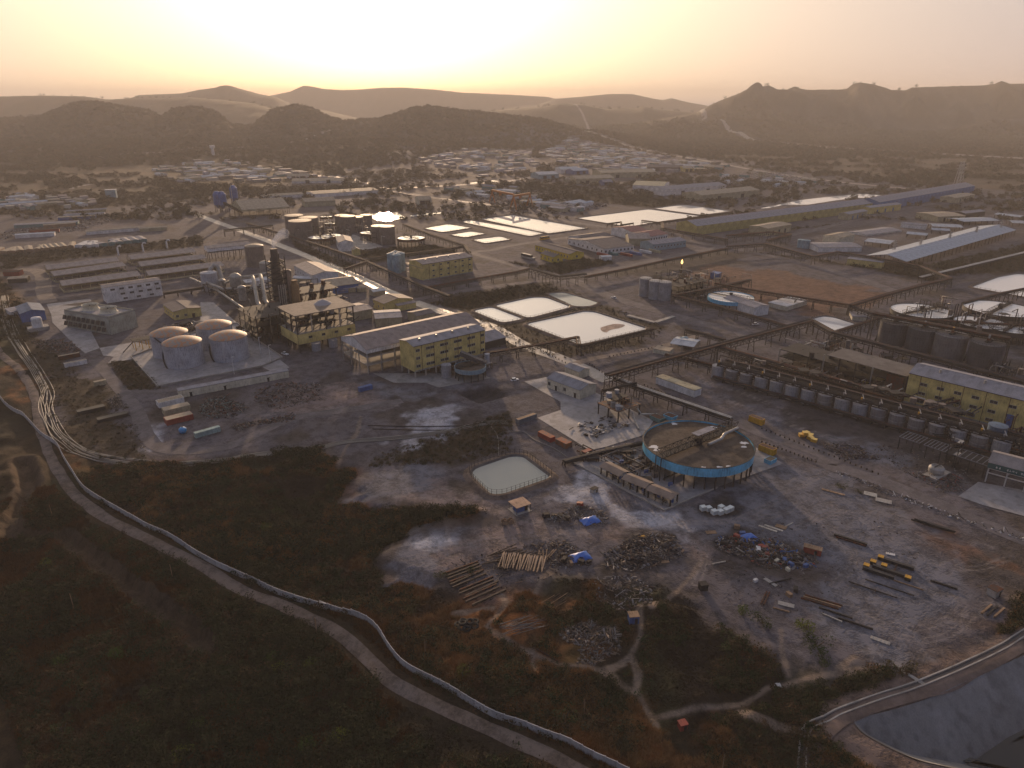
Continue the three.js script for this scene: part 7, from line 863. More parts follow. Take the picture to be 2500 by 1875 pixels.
// ---------- storage yard: timber, beams, pipes; every piece its own thing ----------
const barGeo = {};
function bar(name, label, cat, group, x, y, z, turn, L, w, h, mat, tilt = 0, round = false) {
  const k = [L, w, h, round].join(); const g = barGeo[k] ??= round ? new GB().tube([[-L / 2, 0, 0], [L / 2, 0, 0]], w / 2, 8).geo() : name.includes('beam') ? new GB().box(0, -h / 2, 0, L, h * 0.16, w).box(0, h * 0.34, 0, L, h * 0.16, w).box(0, -h * 0.34, 0, L, h * 0.68, w * 0.25).geo() : new GB().box(0, -h / 2, 0, L, h, w).geo();
  const m = new THREE.Mesh(g, mat); m.castShadow = m.receiveShadow = true; m.name = name; m.position.set(x, y, z); m.rotation.set(0, turn, tilt, 'YXZ'); scene.add(m); return tag(m, label, cat, group);
}
{ // a lifted layer of pale poles on the dark ones
  const A = [-3.7,-210.9], B = [11.2,-208], n = 24, a = dirOf(A, B) + Math.PI / 2, g0 = hgt(...mid(A, B)); for (let i = 0; i < n; i++) { const p = mid(A, B, i / (n - 1)); bar('pole', 'pale brown timber pole laid across the dark stack', 'pole', 'pale poles on the timber stack', p[0] + rr(-0.2, 0.2), g0 + 1.6 + rr(0, 0.25), p[1] + rr(-0.5, 0.5), a + rr(-0.12, 0.12), 8.2, 0.42, 0.42, M('peeled_pole', [0.45, 0.32, 0.22], { map: T_grime, rough: 0.8 }), 0.08, true); }
  const C = [0.3,-215.4], DK = M('dark_timber', [0.075, 0.055, 0.045], { map: T_grime }); for (let i = 0; i < 18; i++) bar('pole', 'dark timber pole under the pale layer', 'pole', 'dark poles of the timber stack', C[0] + rr(-5, 7), g0 + 0.3 + (i % 4) * 0.3, C[1] + rr(-3, 5), 0.5 + rr(-0.25, 0.25), rr(0, 1) > 0.5 ? 13 : 11, 0.4, 0.4, DK, 0, true);
  const D0 = [-18.2,-208], D1 = [-8,-192.2]; for (let i = 0; i < 12; i++) { const p = mid(D0, D1, i / 11 + rr(-0.02, 0.02)); bar('beam', 'long dark rusty steel beam in the ordered row', 'beam', 'rusty beams laid in a row', p[0] + rr(-1, 1.5), hgt(...p) + 0.4, p[1], 0.6 + rr(-0.06, 0.06), 13.5, 0.55, 0.6, i % 3 ? DK : RUST); }
  const E0 = [8.2,-213.7], E1 = [14.3,-215.4]; for (let i = 0; i < 7; i++) { const p = mid(E0, E1, i / 6); bar('plank', 'loose plank leaning about the timber stack', 'plank', 'loose planks at the timber stack', p[0], hgt(...p) + 0.5 + i * 0.05, p[1], 1.2 + rr(-0.5, 0.5), 7, 0.3, 0.15, WOOD, 0.05); }
  const F = [15.3,-191.9]; for (let i = 0; i < 7; i++) bar('pole', 'thin dark pole in the small slanted bundle', 'pole', 'small slanted bundle of poles', F[0] + (i - 3) * 0.8, hgt(...F) + 0.35 + (i % 2) * 0.2, F[1] + (i - 3) * 0.35, 0.75 + rr(-0.06, 0.06), 9, 0.22, 0.22, i % 3 ? DK : WOOD, 0, true);
  const G = [3.2,-176.9], gy = hgt(...G); for (let i = 0; i < 30; i++) bar('rod', 'thin steel rod in the fanned scrap bundle', 'rod', 'fanned bundle of steel rods', G[0] + rr(-3.4, 3.4), gy + 0.5 + rr(0, 0.7), G[1] + rr(-2.4, 2.4), 0.35 + rr(-0.3, 0.3), rr(0, 1) > 0.5 ? 11 : 9, 0.13, 0.13, i % 4 ? M('grey_rod', [0.11, 0.105, 0.115], { rough: 0.6, metal: 0.4 }) : RUST, 0, true);
  // open yard on the right
  const K = [[160.4,-235.3], [165.1,-233]]; for (let i = 0; i < 10; i++) { const p = mid(K[0], K[1], i / 9); bar('beam', 'black steel beam in the tight black stack', 'beam', 'tight stack of black beams', p[0] + (i % 3) * 0.3 - 0.8, 0.5 + (i % 2) * 0.6, p[1] + (i - 4.5) * 0.25, -0.62, 8.6, 0.5, 0.55, BLACK); }
  for (const [p, L, a, w, m, l] of [[[126.3,-225.2], 11.5, -0.62, 0.8, BLACK, 'long black channel section alone on the gravel'], [[126,-224.1], 10.5, -0.62, 0.5, RUST, 'rusty channel section beside the black one'], [[136.3,-209.8], 10, -0.62, 1.2, BLACK, 'black box girder with yellow end in the upper row'], [[130.9,-205.9], 10, -0.62, 1.1, BLACK, 'black box girder between two others'], [[126.8,-204.7], 10, -0.62, 1.1, BLACK, 'black box girder at the lower side of the group'], [[134.9,-208.5], 6.5, 0.9, 0.5, RUST, 'short rusty beam laid across the girders'], [[127.1,-197.4], 15, -0.62, 0.3, STEEL, 'thin dark pipe on the gravel below the girders'], [[120.9,-196.2], 15, -0.62, 0.3, STEEL, 'second thin dark pipe on the gravel'], [[134.1,-198.6], 9, -0.62, 0.35, WOOD, 'pale thin bar beside the girders'], [[146.1,-198.6], 8, -0.62, 0.6, BLACK, 'black T shaped beam apart from the girders'], [[102.2,-190.6], 11.5, -0.5, 0.45, RUST, 'rusty tube nearest the plates in the tube row'], [[101.3,-189.8], 11.5, -0.5, 0.45, WOOD, 'tan tube in the middle of the tube row'], [[100.2,-189], 11.5, -0.5, 0.45, RUST, 'rusty tube at the edge of the tube row'], [[103.5,-184.5], 10, -0.55, 0.5, BLACK, 'black steel length below the tube row'], [[107.6,-179.4], 10, -0.55, 0.5, STEEL, 'dark steel length leading to the plate'], [[101.4,-182.1], 6, -0.7, 0.4, PALESTEEL, 'pale bar beside the dark steel length'], [[83,-191.9], 7.5, 1.0, 0.45, RUST, 'rusty red channel leaning toward the slope'], [[83.8,-191.5], 7.5, 1.0, 0.45, RUST, 'second rusty red channel beside its twin'], [[86.6,-185.9], 5, -0.45, 0.4, WOOD, 'short pale timber near the grey plates'], [[152.6,-185.9], 7, 0.62, 0.6, WOOD, 'thick brown timber at the yard edge'], [[153.8,-184.9], 7.5, 0.62, 0.6, STEEL, 'dark timber between two brown ones'], [[155.2,-183.7], 7, 0.62, 0.6, WOOD, 'second thick brown timber at the yard edge'], [[73.4,-211.1], 5.4, 0.3, 0.35, PALESTEEL, 'pale bar lying below the junk heap'], [[91.5,-200.7], 9, 0.35, 0.4, STEEL, 'dark beam crossing the junk heap end'], [[10.4,-164.8], 8, -0.7, 0.45, RUST, 'single rusty beam beside the footpath'], [[155.9,-333.1], 6, 0.2, 0.3, STEEL, 'black bar lying beside the leach tanks']].map((q) => [q[0], q[1], q[2], q[3], q[4], q[5]])) bar(w > 0.9 ? 'box_girder' : 'beam', l, 'beam', undefined, p[0], hgt(...p) + w / 2 + 0.08, p[1], a, L, w, w, m);
  for (const [p, l] of [[[131.8,-213.4], 'yellow painted end block of the upper girder'], [[127.8,-210.7], 'yellow painted end block of the middle girder'], [[124.4,-208.5], 'yellow painted end block of the lower girder'], [[130.6,-208.5], 'yellow painted clamp between the girders'], [[135.4,-201.6], 'yellow painted block at the far girder end']]) { const t = thing('girder_end', l, 'girder', p[0], p[1], -0.62); new GB().box(0, 0.06, 0, 1.8, 1.2, 1.7).build('block', STEEL, t); new GB().box(0, 1.26, 0, 1.9, 0.22, 1.8).build('cap', YPAINT, t); }
  for (const [p, L, w, a, m, l] of [[[134.7,-260.5], 9, 1.3, -0.6, WOOD, 'long tan board lying alone on the gravel'], [[149.5,-258.7], 5, 3.2, -0.5, PALESTEEL, 'pale ribbed plate beside the bush strip'], [[152.4,-253.4], 6, 3.2, -0.5, CONC, 'pale panel stack beside the ribbed plate'], [[111.8,-172], 5.4, 1.5, -0.6, CONC, 'pale plate at the end of the dark steel lengths'], [[89.2,-188.6], 5, 2, -0.4, CONC, 'grey cracked plate near the rusty channels'], [[88,-200.2], 5, 1.4, -1, CONC, 'crumpled grey sheet near the junk heap'], [[112.7,-157.5], 9, 1.2, -1, CONC, 'long pale plank lying down the slope'], [[98.1,-233], 7, 1, -0.65, PALESTEEL, 'white metal frame section on the gravel'], [[100.4,-233.4], 7, 1, -0.65, PALESTEEL, 'second white metal frame section'], [[103.6,-234.2], 4, 2.4, -0.6, WOOD, 'yellowish board between white frames'], [[107.2,-235.7], 5, 0.5, 0.6, PALESTEEL, 'white metal strut beside the yellowish board'], [[136.9,-216.4], 3, 1.4, -0.4, WHITE, 'small white plate near the girders'], [[74.5,-154.9], 2.4, 1.4, 0, WHITE, 'white sheet beside the footpath'], [[61.6,-217.5], 4, 0.8, 1, WOOD, 'pale board leaning on the rubble'], [[49,-227.4], 3, 1.6, 0.3, YPAINT, 'bright yellow panel on the scrap heap'], [[54.4,-211.8], 3, 1.4, 0.2, WOOD, 'tan square board on the rubble'], [[75.7,-230.4], 4, 2, 0.1, WOOD, 'tan pallet at the top of the junk heap']]) { const t = thing('plate', l, 'plate', p[0], p[1], a, undefined, hgt(...p) + 0.1); new GB().box(0, 0, 0, L, 0.16, w).build('sheet', m, t); const g = new GB(); for (let k = 0; k < 5; k++) g.box(-L / 2 + L * (k + 0.5) / 5, 0.16, 0, 0.1, 0.08, w * 0.96); g.build('rib', m, t); } }
// tyres
{ const G = [-14.3,-179.6], gy = hgt(...G), tg = new THREE.TorusGeometry(1.0, 0.38, 10, 22); tg.rotateX(Math.PI / 2); [[-2.5, 0, 0.5], [-1, -1.4, 0.4], [1, -1.2, 0.5], [2.6, -1.4, 0.5], [2.6, 0.8, 0.5], [0.4, 0.6, 0.5], [-1.4, 1.6, 0.6], [0.2, 2, 0.5], [1.2, -0.3, 1.2], [-1.2, 0.2, 1.2]].forEach(([x, z, y]) => { const m = new THREE.Mesh(tg, TYRE); m.name = 'tyre'; m.castShadow = true; m.position.set(G[0] + x, gy + y, G[1] + z); m.rotation.set(rr(-0.2, 0.2), 0, rr(-0.2, 0.2)); scene.add(m); tag(m, 'big worn black tyre in the tyre heap', 'tyre', 'heap of big tyres'); });
  const H0 = [139.4,-169.5] || 0; [[[-2.9,-236.3]], [[-0.5,-236.8]]].forEach(([p]) => { const t = thing('cable_drum', 'wooden cable drum standing on the dirt track', 'drum', p[0], p[1], 0.4, 'pair of cable drums', hgt(...p)); for (const s of [-1, 1]) { const w = new THREE.CylinderGeometry(1.1, 1.1, 0.16, 18); w.rotateX(Math.PI / 2); const m = new THREE.Mesh(w, WOOD); m.name = 'flange'; m.position.set(0, 1.1, s * 0.7); t.add(m); } const c = new THREE.CylinderGeometry(0.5, 0.5, 1.3, 12); c.rotateX(Math.PI / 2); const m = new THREE.Mesh(c, STEEL); m.name = 'core'; m.position.y = 1.1; t.add(m); }); }
// cabins, bins and junk
{ const cab = (l, p, L, w, h, m, r, a) => { const t = thing('cabin', l, 'cabin', p[0], p[1], a, undefined, hgt(...p) - 0.1); new GB().box(0, 0, 0, L, h, w).build('wall', m, t); new GB().box(0, h, 0, L + 0.3, 0.14, w + 0.3).build('roof', r, t); new GB().box(L * 0.2, 0.1, w / 2 + 0.03, 0.9, h * 0.75, 0.06).build('door', BLACK, t); };
  cab('small dark metal bin on the slope path', [64.1,-196.6], 2.6, 2.2, 2.4, STEEL, STEEL, 0.2); cab('small dark red box beside the footpath fork', [44.9,-140.9], 2, 1.8, 2, REDP, REDP, 0.3); cab('grey shack at the yard corner', [159.8,-193.6], 3.4, 3, 2.8, CONC, RUST, 0.5); cab('blue and tan shack beside the rubble', [38.1,-180.4], 3, 2.6, 2.8, BLUE, WOOD, 0.1); cab('weathered crate on the white dust', [34.4,-260.6], 3, 2, 2, CONC, STEEL, 0.7); cab('rusty red container at the junk heap end', [109,-217.5], 6, 2.4, 2.4, REDP, WOOD, -0.5);
  const JUNK = [[[87.1,-228.9], BLUE], [[88.7,-225.9], TARP], [[90.7,-224.5], BLUE], [[84.3,-226.7], REDP], [[91.4,-220.2], REDP], [[92.3,-219.2], REDP], [[91.8,-215.4], M('dull_red', [0.2, 0.06, 0.045])], [[94.7,-216.8], WOOD], [[98,-217.1], BLUE], [[94.1,-211.8], CREAM], [[97,-212.1], BLUE], [[98.4,-209.5], BLUE], [[99.3,-214.1], WOOD], [[103.3,-208.8], BLUE], [[89.5,-218.1], WHITE], [[83.9,-222.3], STEEL], [[78.1,-222.3], STEEL], [[79.6,-220.2], RUST], [[87.9,-220.9], STEEL], [[96.3,-206.9], CREAM], [[86.3,-233.4], WOOD], [[83.1,-200.7], WHITE], [[94.9,-195.7], STEEL], [[91.7,-193.1], WOOD], [[27.6,-249.6], REDP], [[13.4,-241.3], STEEL], [[16.2,-241.3], STEEL], [[18.9,-241.3], STEEL], [[21.5,-239.3], STEEL], [[18.3,-215.4], STEEL], [[18.6,-212.1], STEEL], [[20.9,-210.5], WOOD], [[24.4,-210.9], STEEL], [[27.4,-211.3], STEEL]];
  JUNK.forEach(([p, m], i) => { const t = thing('junk_crate', ['dented metal box thrown on the scrap heaps', 'worn box with a loose lid on the scrap heaps'][i % 2], 'crate', p[0], p[1], i * 0.77, 'boxes on the scrap heaps', hgt(...p)), s = rr(1.3, 2.6); new GB().hexa([[-s / 2, 0, s / 3], [s / 2, 0, s / 3], [s / 2, 0, -s / 3], [-s / 2, 0, -s / 3]], [[-s * 0.46, s * 0.6, s * 0.3], [s * 0.5, s * 0.56, s * 0.34], [s * 0.47, s * 0.62, -s * 0.3], [-s * 0.5, s * 0.58, -s * 0.33]]).build('body', m, t); new GB().beam([-s * 0.5, s * 0.66, 0], [s * 0.5, s * 0.7, 0.05], s * 0.62, 0.08).build('lid', m, t); t.rotation.z = rr(-0.12, 0.12); });
  const tarp = (l, p, s) => { const g = new THREE.PlaneGeometry(s * 1.5, s, 14, 10); g.rotateX(-Math.PI / 2); const u = g.attributes.position; for (let i = 0; i < u.count; i++) { const x = u.getX(i), z = u.getZ(i), e = Math.max(Math.abs(x) / (s * 0.75), Math.abs(z) / (s * 0.5)); u.setXYZ(i, x + rr(-0.1, 0.1), (1 - e * e) * s * 0.3 + noise(x * 1.4 + p[0], z * 1.4) * 0.6 * (1 - e * 0.8), z + rr(-0.1, 0.1)); } g.computeVertexNormals(); const m = new THREE.Mesh(g, TARP); m.material.side = THREE.DoubleSide; m.name = 'tarpaulin'; m.position.set(p[0], hgt(...p) + 0.1, p[1]); m.rotation.y = 0.4; m.castShadow = true; scene.add(m); tag(m, l, 'tarpaulin'); };
  tarp('bright blue tarpaulin over boxes beside the timber stack', [24.5,-214.6], 5); tarp('blue tarpaulin on the scrap near the kiosk', [30.6,-238.3], 5); tarp('blue sheet over the top of the junk heap', [88.5,-226.7], 4.6); }
// heaps of mixed scrap and rubble: uncountable pieces
function heap(name, label, P, n, s0, s1, mat, cols, hh = 1.2) {
  const B = boxOf(P), g = new THREE.DodecahedronGeometry(0.5, 0), bx = new THREE.BoxGeometry(1.6, 0.35, 0.5), lg = new THREE.BoxGeometry(4.2, 0.22, 0.26); const cx = (B[0] + B[1]) / 2, cz = (B[2] + B[3]) / 2; let placed = 0; const im = [g, bx, lg].map((q, i) => { const m = new THREE.InstancedMesh(q, mat, Math.ceil(n / 3) + 1); m.name = numbered(name + ['', '_scraps', '_sticks'][i]); m.castShadow = true; m.userData = { kind: 'stuff', label, category: 'rubble' }; scene.add(m); return m; });
  const q = new THREE.Object3D(), c = new THREE.Color(), cnt = [0, 0, 0];
  for (let k = 0; k < n * 8 && placed < n; k++) { const x = rr(B[0], B[1]), z = rr(B[2], B[3]), d = sdPoly(P, x, z); if (d > 0) continue; const i = placed % 3; if (cnt[i] >= im[i].count) break; const top = Math.min(hh, -d * 0.35) * (0.4 + 0.8 * noise(x / 3, z / 3)); q.position.set(x, hgt(x, z) + top * R(), z); q.rotation.set(rr(-0.5, 0.5), R() * 6, rr(-0.5, 0.5)); q.scale.setScalar(s0 + (s1 - s0) * R() * R()); q.updateMatrix(); im[i].setMatrixAt(cnt[i], q.matrix); const C = cols[Math.floor(R() * cols.length)]; im[i].setColorAt(cnt[i], c.setRGB(...C)); cnt[i]++; placed++; }
  im.forEach((m, i) => { m.count = cnt[i]; });
}
const HEAPM = M('scrap', [1, 1, 1], { rough: 0.85 }), DKS = [[0.05, 0.045, 0.045], [0.09, 0.075, 0.065], [0.035, 0.032, 0.035], [0.13, 0.1, 0.08], [0.16, 0.15, 0.15], [0.05, 0.03, 0.025]];
heap('rubble_heap', 'dark rubble and twisted scrap before the dust fan', [[33.6,-217.5], [46.7,-228.9], [61.2,-229.6], [63,-215.4], [43,-205.7], [32.5,-208.2]], 900, 0.4, 1.7, HEAPM, DKS, 1.6);
heap('junk_heap', 'long heap of mixed junk on the gravel yard', [[76.6,-225.9], [86.7,-230.4], [100.9,-223.1], [109.4,-212.1], [102.9,-206.9], [88.1,-208.8], [75.9,-218.8]], 1100, 0.4, 1.7, HEAPM, [...DKS, ...DKS, ...DKS, [0.04, 0.10, 0.26], [0.22, 0.06, 0.04], [0.26, 0.23, 0.19]], 1.7);
heap('rubble_heap', 'broken concrete rubble beside the footpaths', [[14.5,-176.9], [19.3,-178.4], [24.3,-181.9], [29.1,-178.1], [35,-179.2], [31.9,-171.4], [33,-168.6], [27.1,-165.2], [24.5,-160.2], [18.8,-160.9], [20.4,-167.2], [15.6,-170]], 760, 0.35, 1.3, HEAPM, [...DKS, [0.13, 0.125, 0.125], [0.15, 0.11, 0.08]], 1.2);
heap('rubble_heap', 'scattered scrap beside the kiosk track', [[12.3,-239.3], [26.9,-251.7], [37.3,-244.3], [37.9,-235.3], [25.4,-234.4]], 420, 0.3, 1.3, HEAPM, [...DKS, [0.2, 0.2, 0.2]], 1);
heap('scrap_heap', 'rusty machine scrap in the fenced pipe yard', [[-166.8,-344.4], [-169.6,-362.2], [-159.7,-365.6], [-140.2,-349.1], [-145.3,-335.3], [-158.1,-335.3]], 520, 0.5, 1.7, HEAPM, [...DKS, [0.14, 0.07, 0.05], [0.12, 0.16, 0.15]], 2);
heap('scrap_heap', 'second rusty scrap field before the low store', [[-146.6,-374.4], [-136.5,-385.4], [-111.7,-385.4], [-105.4,-360.5], [-124.5,-346], [-140.8,-357.2]], 520, 0.5, 1.7, HEAPM, [...DKS, [0.14, 0.07, 0.05]], 1.4);
heap('scrap_heap', 'scrap line along the lower pipe yard', [[-143.3,-326.6], [-128.7,-333.8], [-113.7,-341.3], [-111.8,-332.4], [-130.5,-326.6], [-136.6,-319.6]], 380, 0.5, 1.5, HEAPM, [...DKS, [0.14, 0.07, 0.05]], 1.2);
heap('scrap_heap', 'old steel stock beside the hoses', [[-332.2,-462.7], [-312.7,-468], [-293,-455.1], [-280.8,-440.4], [-301.1,-438]], 420, 0.5, 1.8, HEAPM, [...DKS, [0.14, 0.06, 0.045]], 1.5);
heap('scrap_heap', 'brushy scrap beside the whitish road', [[-223,-360.5], [-221.8,-370.9], [-206.8,-349.1], [-213.4,-346]], 200, 0.4, 1.4, HEAPM, [...DKS, [0.2, 0.17, 0.14]], 1.5);
heap('scrap_heap', 'cut steel scrap beside the leach tank road', [[147,-306.4], [164.7,-305.2], [168.4,-289.4], [152.1,-289.4]], 380, 0.4, 1.5, HEAPM, [...DKS, [0.12, 0.1, 0.12]], 1);
heap('scrap_heap', 'wreckage around the mixing bowl', [[174.2,-277.9], [197.5,-275.9], [188.5,-260.5], [180.6,-260.5]], 260, 0.4, 1.4, HEAPM, [...DKS, [0.2, 0.07, 0.06]], 1);
heap('stock_field', 'far stock yard of stacked steel and pipes', [[-115.3,-1350.5], [-6.2,-1409.4], [45.9,-1313.7], [163,-1155.4], [77.6,-1064.7], [11.8,-1101.9], [-44.4,-1199]], 1500, 1.2, 5, HEAPM, [...DKS, [0.28, 0.24, 0.2], [0.35, 0.31, 0.28], [0.2, 0.15, 0.12]], 1.5);
heap('pipe_field', 'field of pale pipes laid out before the plateau', [[401.7,-1496.2], [480.4,-1647.3], [598.5,-1765.5], [658.2,-1568.2], [634.5,-1451.6], [447.6,-1409.4]], 1300, 1.2, 4.5, HEAPM, [[0.4, 0.38, 0.36], [0.3, 0.28, 0.26], [0.2, 0.18, 0.17], [0.1, 0.09, 0.09]], 1);
heap('yard_goods', 'mixed goods in the yard behind the covered stacks', [[-637.5,-892.1], [-616.8,-976.3], [-596.2,-1064.7], [-549.5,-1007.8], [-549.1,-918.6], [-610,-851]], 900, 0.8, 3, HEAPM, [...DKS, [0.3, 0.25, 0.2], [0.3, 0.3, 0.3]], 1.5);
heap('yard_goods', 'sunlit goods beyond the first pond', [[-272,-1214.2], [-197.8,-1245.7], [-169.1,-1155.4], [-240.6,-1155.4]], 300, 1, 3, HEAPM, [...DKS, [0.3, 0.25, 0.2]], 1);
heap('roadside_stones', 'pale stones marking the edge of the yard road', [[141.5,-278.4], [145.6,-278.9], [170.6,-249.1], [192.7,-227.7], [190.8,-224.8], [168.2,-244.9]], 300, 0.4, 1.1, HEAPM, [[0.4, 0.4, 0.4], [0.1, 0.09, 0.08], [0.06, 0.05, 0.05]], 0.4);
// ---------- marker stones along roads, posts ----------
{ const g = new GB().box(0, 0, 0, 0.5, 0.9, 0.5).geo(); for (const [A, B, n, w] of [[[76.4,-381.7], [109.8,-336.8], 22, 'between the switch room and the thickener rack'], [[125,-322.4], [160.9,-275.9], 24, 'on the tank side of the yard road'], [[120.2,-307.7], [138.1,-287.3], 14, 'on the thickener side of the yard road'], [[48.5,-417.7], [58,-393.1], 9, 'behind the cream control house'], [[62.8,-431.1], [100.5,-452.6], 16, 'along the track under the pond truss'], [[17,-447.6], [37.1,-413.4], 12, 'along the main road at the pond corner']]) for (let k = 0; k < n; k++) { const p = mid(A, B, k / (n - 1)), m = new THREE.Mesh(g, STEEL); m.name = 'marker_post'; m.castShadow = true; m.position.set(p[0], 0, p[1]); scene.add(m); tag(m, 'short dark marker post along the plant road', 'post', 'marker posts along the plant roads'); m.userData.label = 'short dark marker post ' + w; m.userData.group = 'marker posts ' + w; } }
// ---------- perimeter wall: precast panels between posts ----------
{ const W = spline([[-295.9,-378.6], [-274.9,-353.6], [-252.4,-336], [-231.3,-315.5], [-215.9,-303], [-206.3,-291.3], [-193.6,-276.8], [-180.6,-262.6], [-169.4,-253.8], [-154.9,-243.9], [-141.2,-234.3], [-129.3,-227.5], [-116.6,-218], [-105.2,-209.9], [-94.9,-203.9], [-87.5,-199.7], [-78.8,-194.7], [-70.1,-190.7], [-59.4,-186.5], [-63.4,-188.7], [-56.1,-185.1], [-49,-181.9], [-43.6,-178.4], [-40.2,-173.6], [-36.7,-167.9], [-32.4,-162.2], [-28.1,-158.6], [-22,-154.8], [-16,-150.9], [-10.3,-146.5], [-4.4,-142.6], [2.7,-139.9], [8.6,-137], [14,-134.5], [19.6,-131], [25.8,-127.7], [31.1,-124.6]], 3.1);
  const t = thing('perimeter_wall', 'winding precast concrete wall of upright panels along the dirt road', 'wall'), mm = [0.34, 0.38, 0.42, 0.36].map((v, i) => M('wall_panel_' + i, [v, v * 0.98, v * 1.0], { map: T_concrete, rough: 0.85 })), pg = new GB().box(0, 0, 0, 3.02, 2.5, 0.14).box(0, 2.5, 0, 3.02, 0.12, 0.2).geo(), sg = new GB().box(0, 0, 0, 0.24, 2.75, 0.24).geo(); let k = 0; const posts = [];
  for (let i = 1; i < W.length; i++) { const A = W[i - 1], B = W[i], c = mid(A, B), y = Math.min(hgt(...A), hgt(...B)) - 0.15; const host = t; if (k < 290) { const p = new THREE.Mesh(pg, mm[Math.floor(hash(i, 9) * 4)]); p.name = 'panel'; p.castShadow = p.receiveShadow = true; p.position.set(c[0], y, c[1]); p.rotation.y = dirOf(A, B); p.scale.x = dist(A, B) / 3.02; host.add(p); k++; const q = new THREE.Mesh(sg, mm[1]); q.name = 'post'; q.castShadow = true; q.position.set(A[0], hgt(...A) - 0.15, A[1]); q.rotation.y = dirOf(A, B); host.add(q); } } console.log('wall panels', k); }
// ---------- hoses along the plant edge ----------
{ const base = [[-429.9,-584.9], [-380.6,-516.1], [-337.6,-460.5], [-291.3,-406.5], [-261.6,-369.4], [-255.9,-360.5], [-248,-347.5], [-238.1,-333.8], [-225.2,-318.3], [-211.8,-305.2], [-198.3,-295.3], [-182.6,-289.4], [-167.7,-286.6], [-151.4,-286.2], [-131.1,-289.4], [-112.1,-296.5], [-94,-301.4], [-76.8,-307.7], [-56.3,-311.6], [-33.9,-319], [-13.7,-328.7], [-2.1,-330.2]], HM = M('hose', [0.16, 0.15, 0.135], { rough: 0.55 }); for (let k = 0; k < 8; k++) { const n = k < 6 ? base.length - (k % 3) * 2 - (k > 3 ? 4 : 0) : base.length, P = base.slice(0, n).map((p, i) => { const a = base[Math.max(0, i - 1)], b = base[Math.min(base.length - 1, i + 1)], l = dist(a, b), off = (k - 3.5) * (i < 4 ? 0.9 : i < 13 ? 0.85 : 0.5) + (hash(i, k) - 0.5) * 1.6; return [p[0] - (b[1] - a[1]) / l * off, p[1] + (b[0] - a[0]) / l * off]; }), S = spline(P, 4); const m = new GB().tube(S.map((q) => [q[0], hgt(q[0], q[1]) + 0.3, q[1]]), 0.2, 6).build('slurry_hose', HM, scene); tag(m, 'pale slurry hose in the bundle along the plant edge', 'hose', 'bundle of pale slurry hoses'); }
  for (const [P, l] of [[[[-2,-319], [5.6,-319], [10.6,-310.3], [19.4,-301.4], [25.4,-291.8]], 'thin pale hose behind the containers'], [[[-10.6,-325.2], [-7.4,-315.6], [-6.4,-294.1], [-6.9,-288.3]], 'thin pale hose hanging into the milky pond'], [[[-73,-326.6], [-46.4,-325.2], [-16.6,-326.6]], 'dark hose across the white salt patch'], [[[-69.8,-322.4], [-45.9,-321], [-19.3,-321]], 'second dark hose across the salt patch']]) { const S = spline(P, 3); tag(new GB().tube(S.map((q) => [q[0], hgt(q[0], q[1]) + 0.25, q[1]]), 0.2, 6).build('slurry_hose', l.includes('dark') ? STEEL : HM, scene), l, 'hose'); } }
// ---------- yard fence at the pit, bamboo-thin poles ----------
{ const t0 = [-25.5,-165.2]; const pole = thing('utility_pole', 'thin pale wooden pole standing in the scrub', 'pole', t0[0], t0[1], 0, 'thin wooden poles in the scrub', hgt(...t0)); new GB().cyl(0, 0, 0, 0.13, 6.5, 7, 0.09).build('pole', WOOD, pole); for (const p of [[19.3,-144.3], [-180.5,-240.4], [-115.9,-201.3], [-138.9,-183.3], [51.9,-128], [-59.7,-174.3], [-60.1,-174.9]]) copyOf(pole, p[0], p[1], 0, undefined, hgt(...p)); }
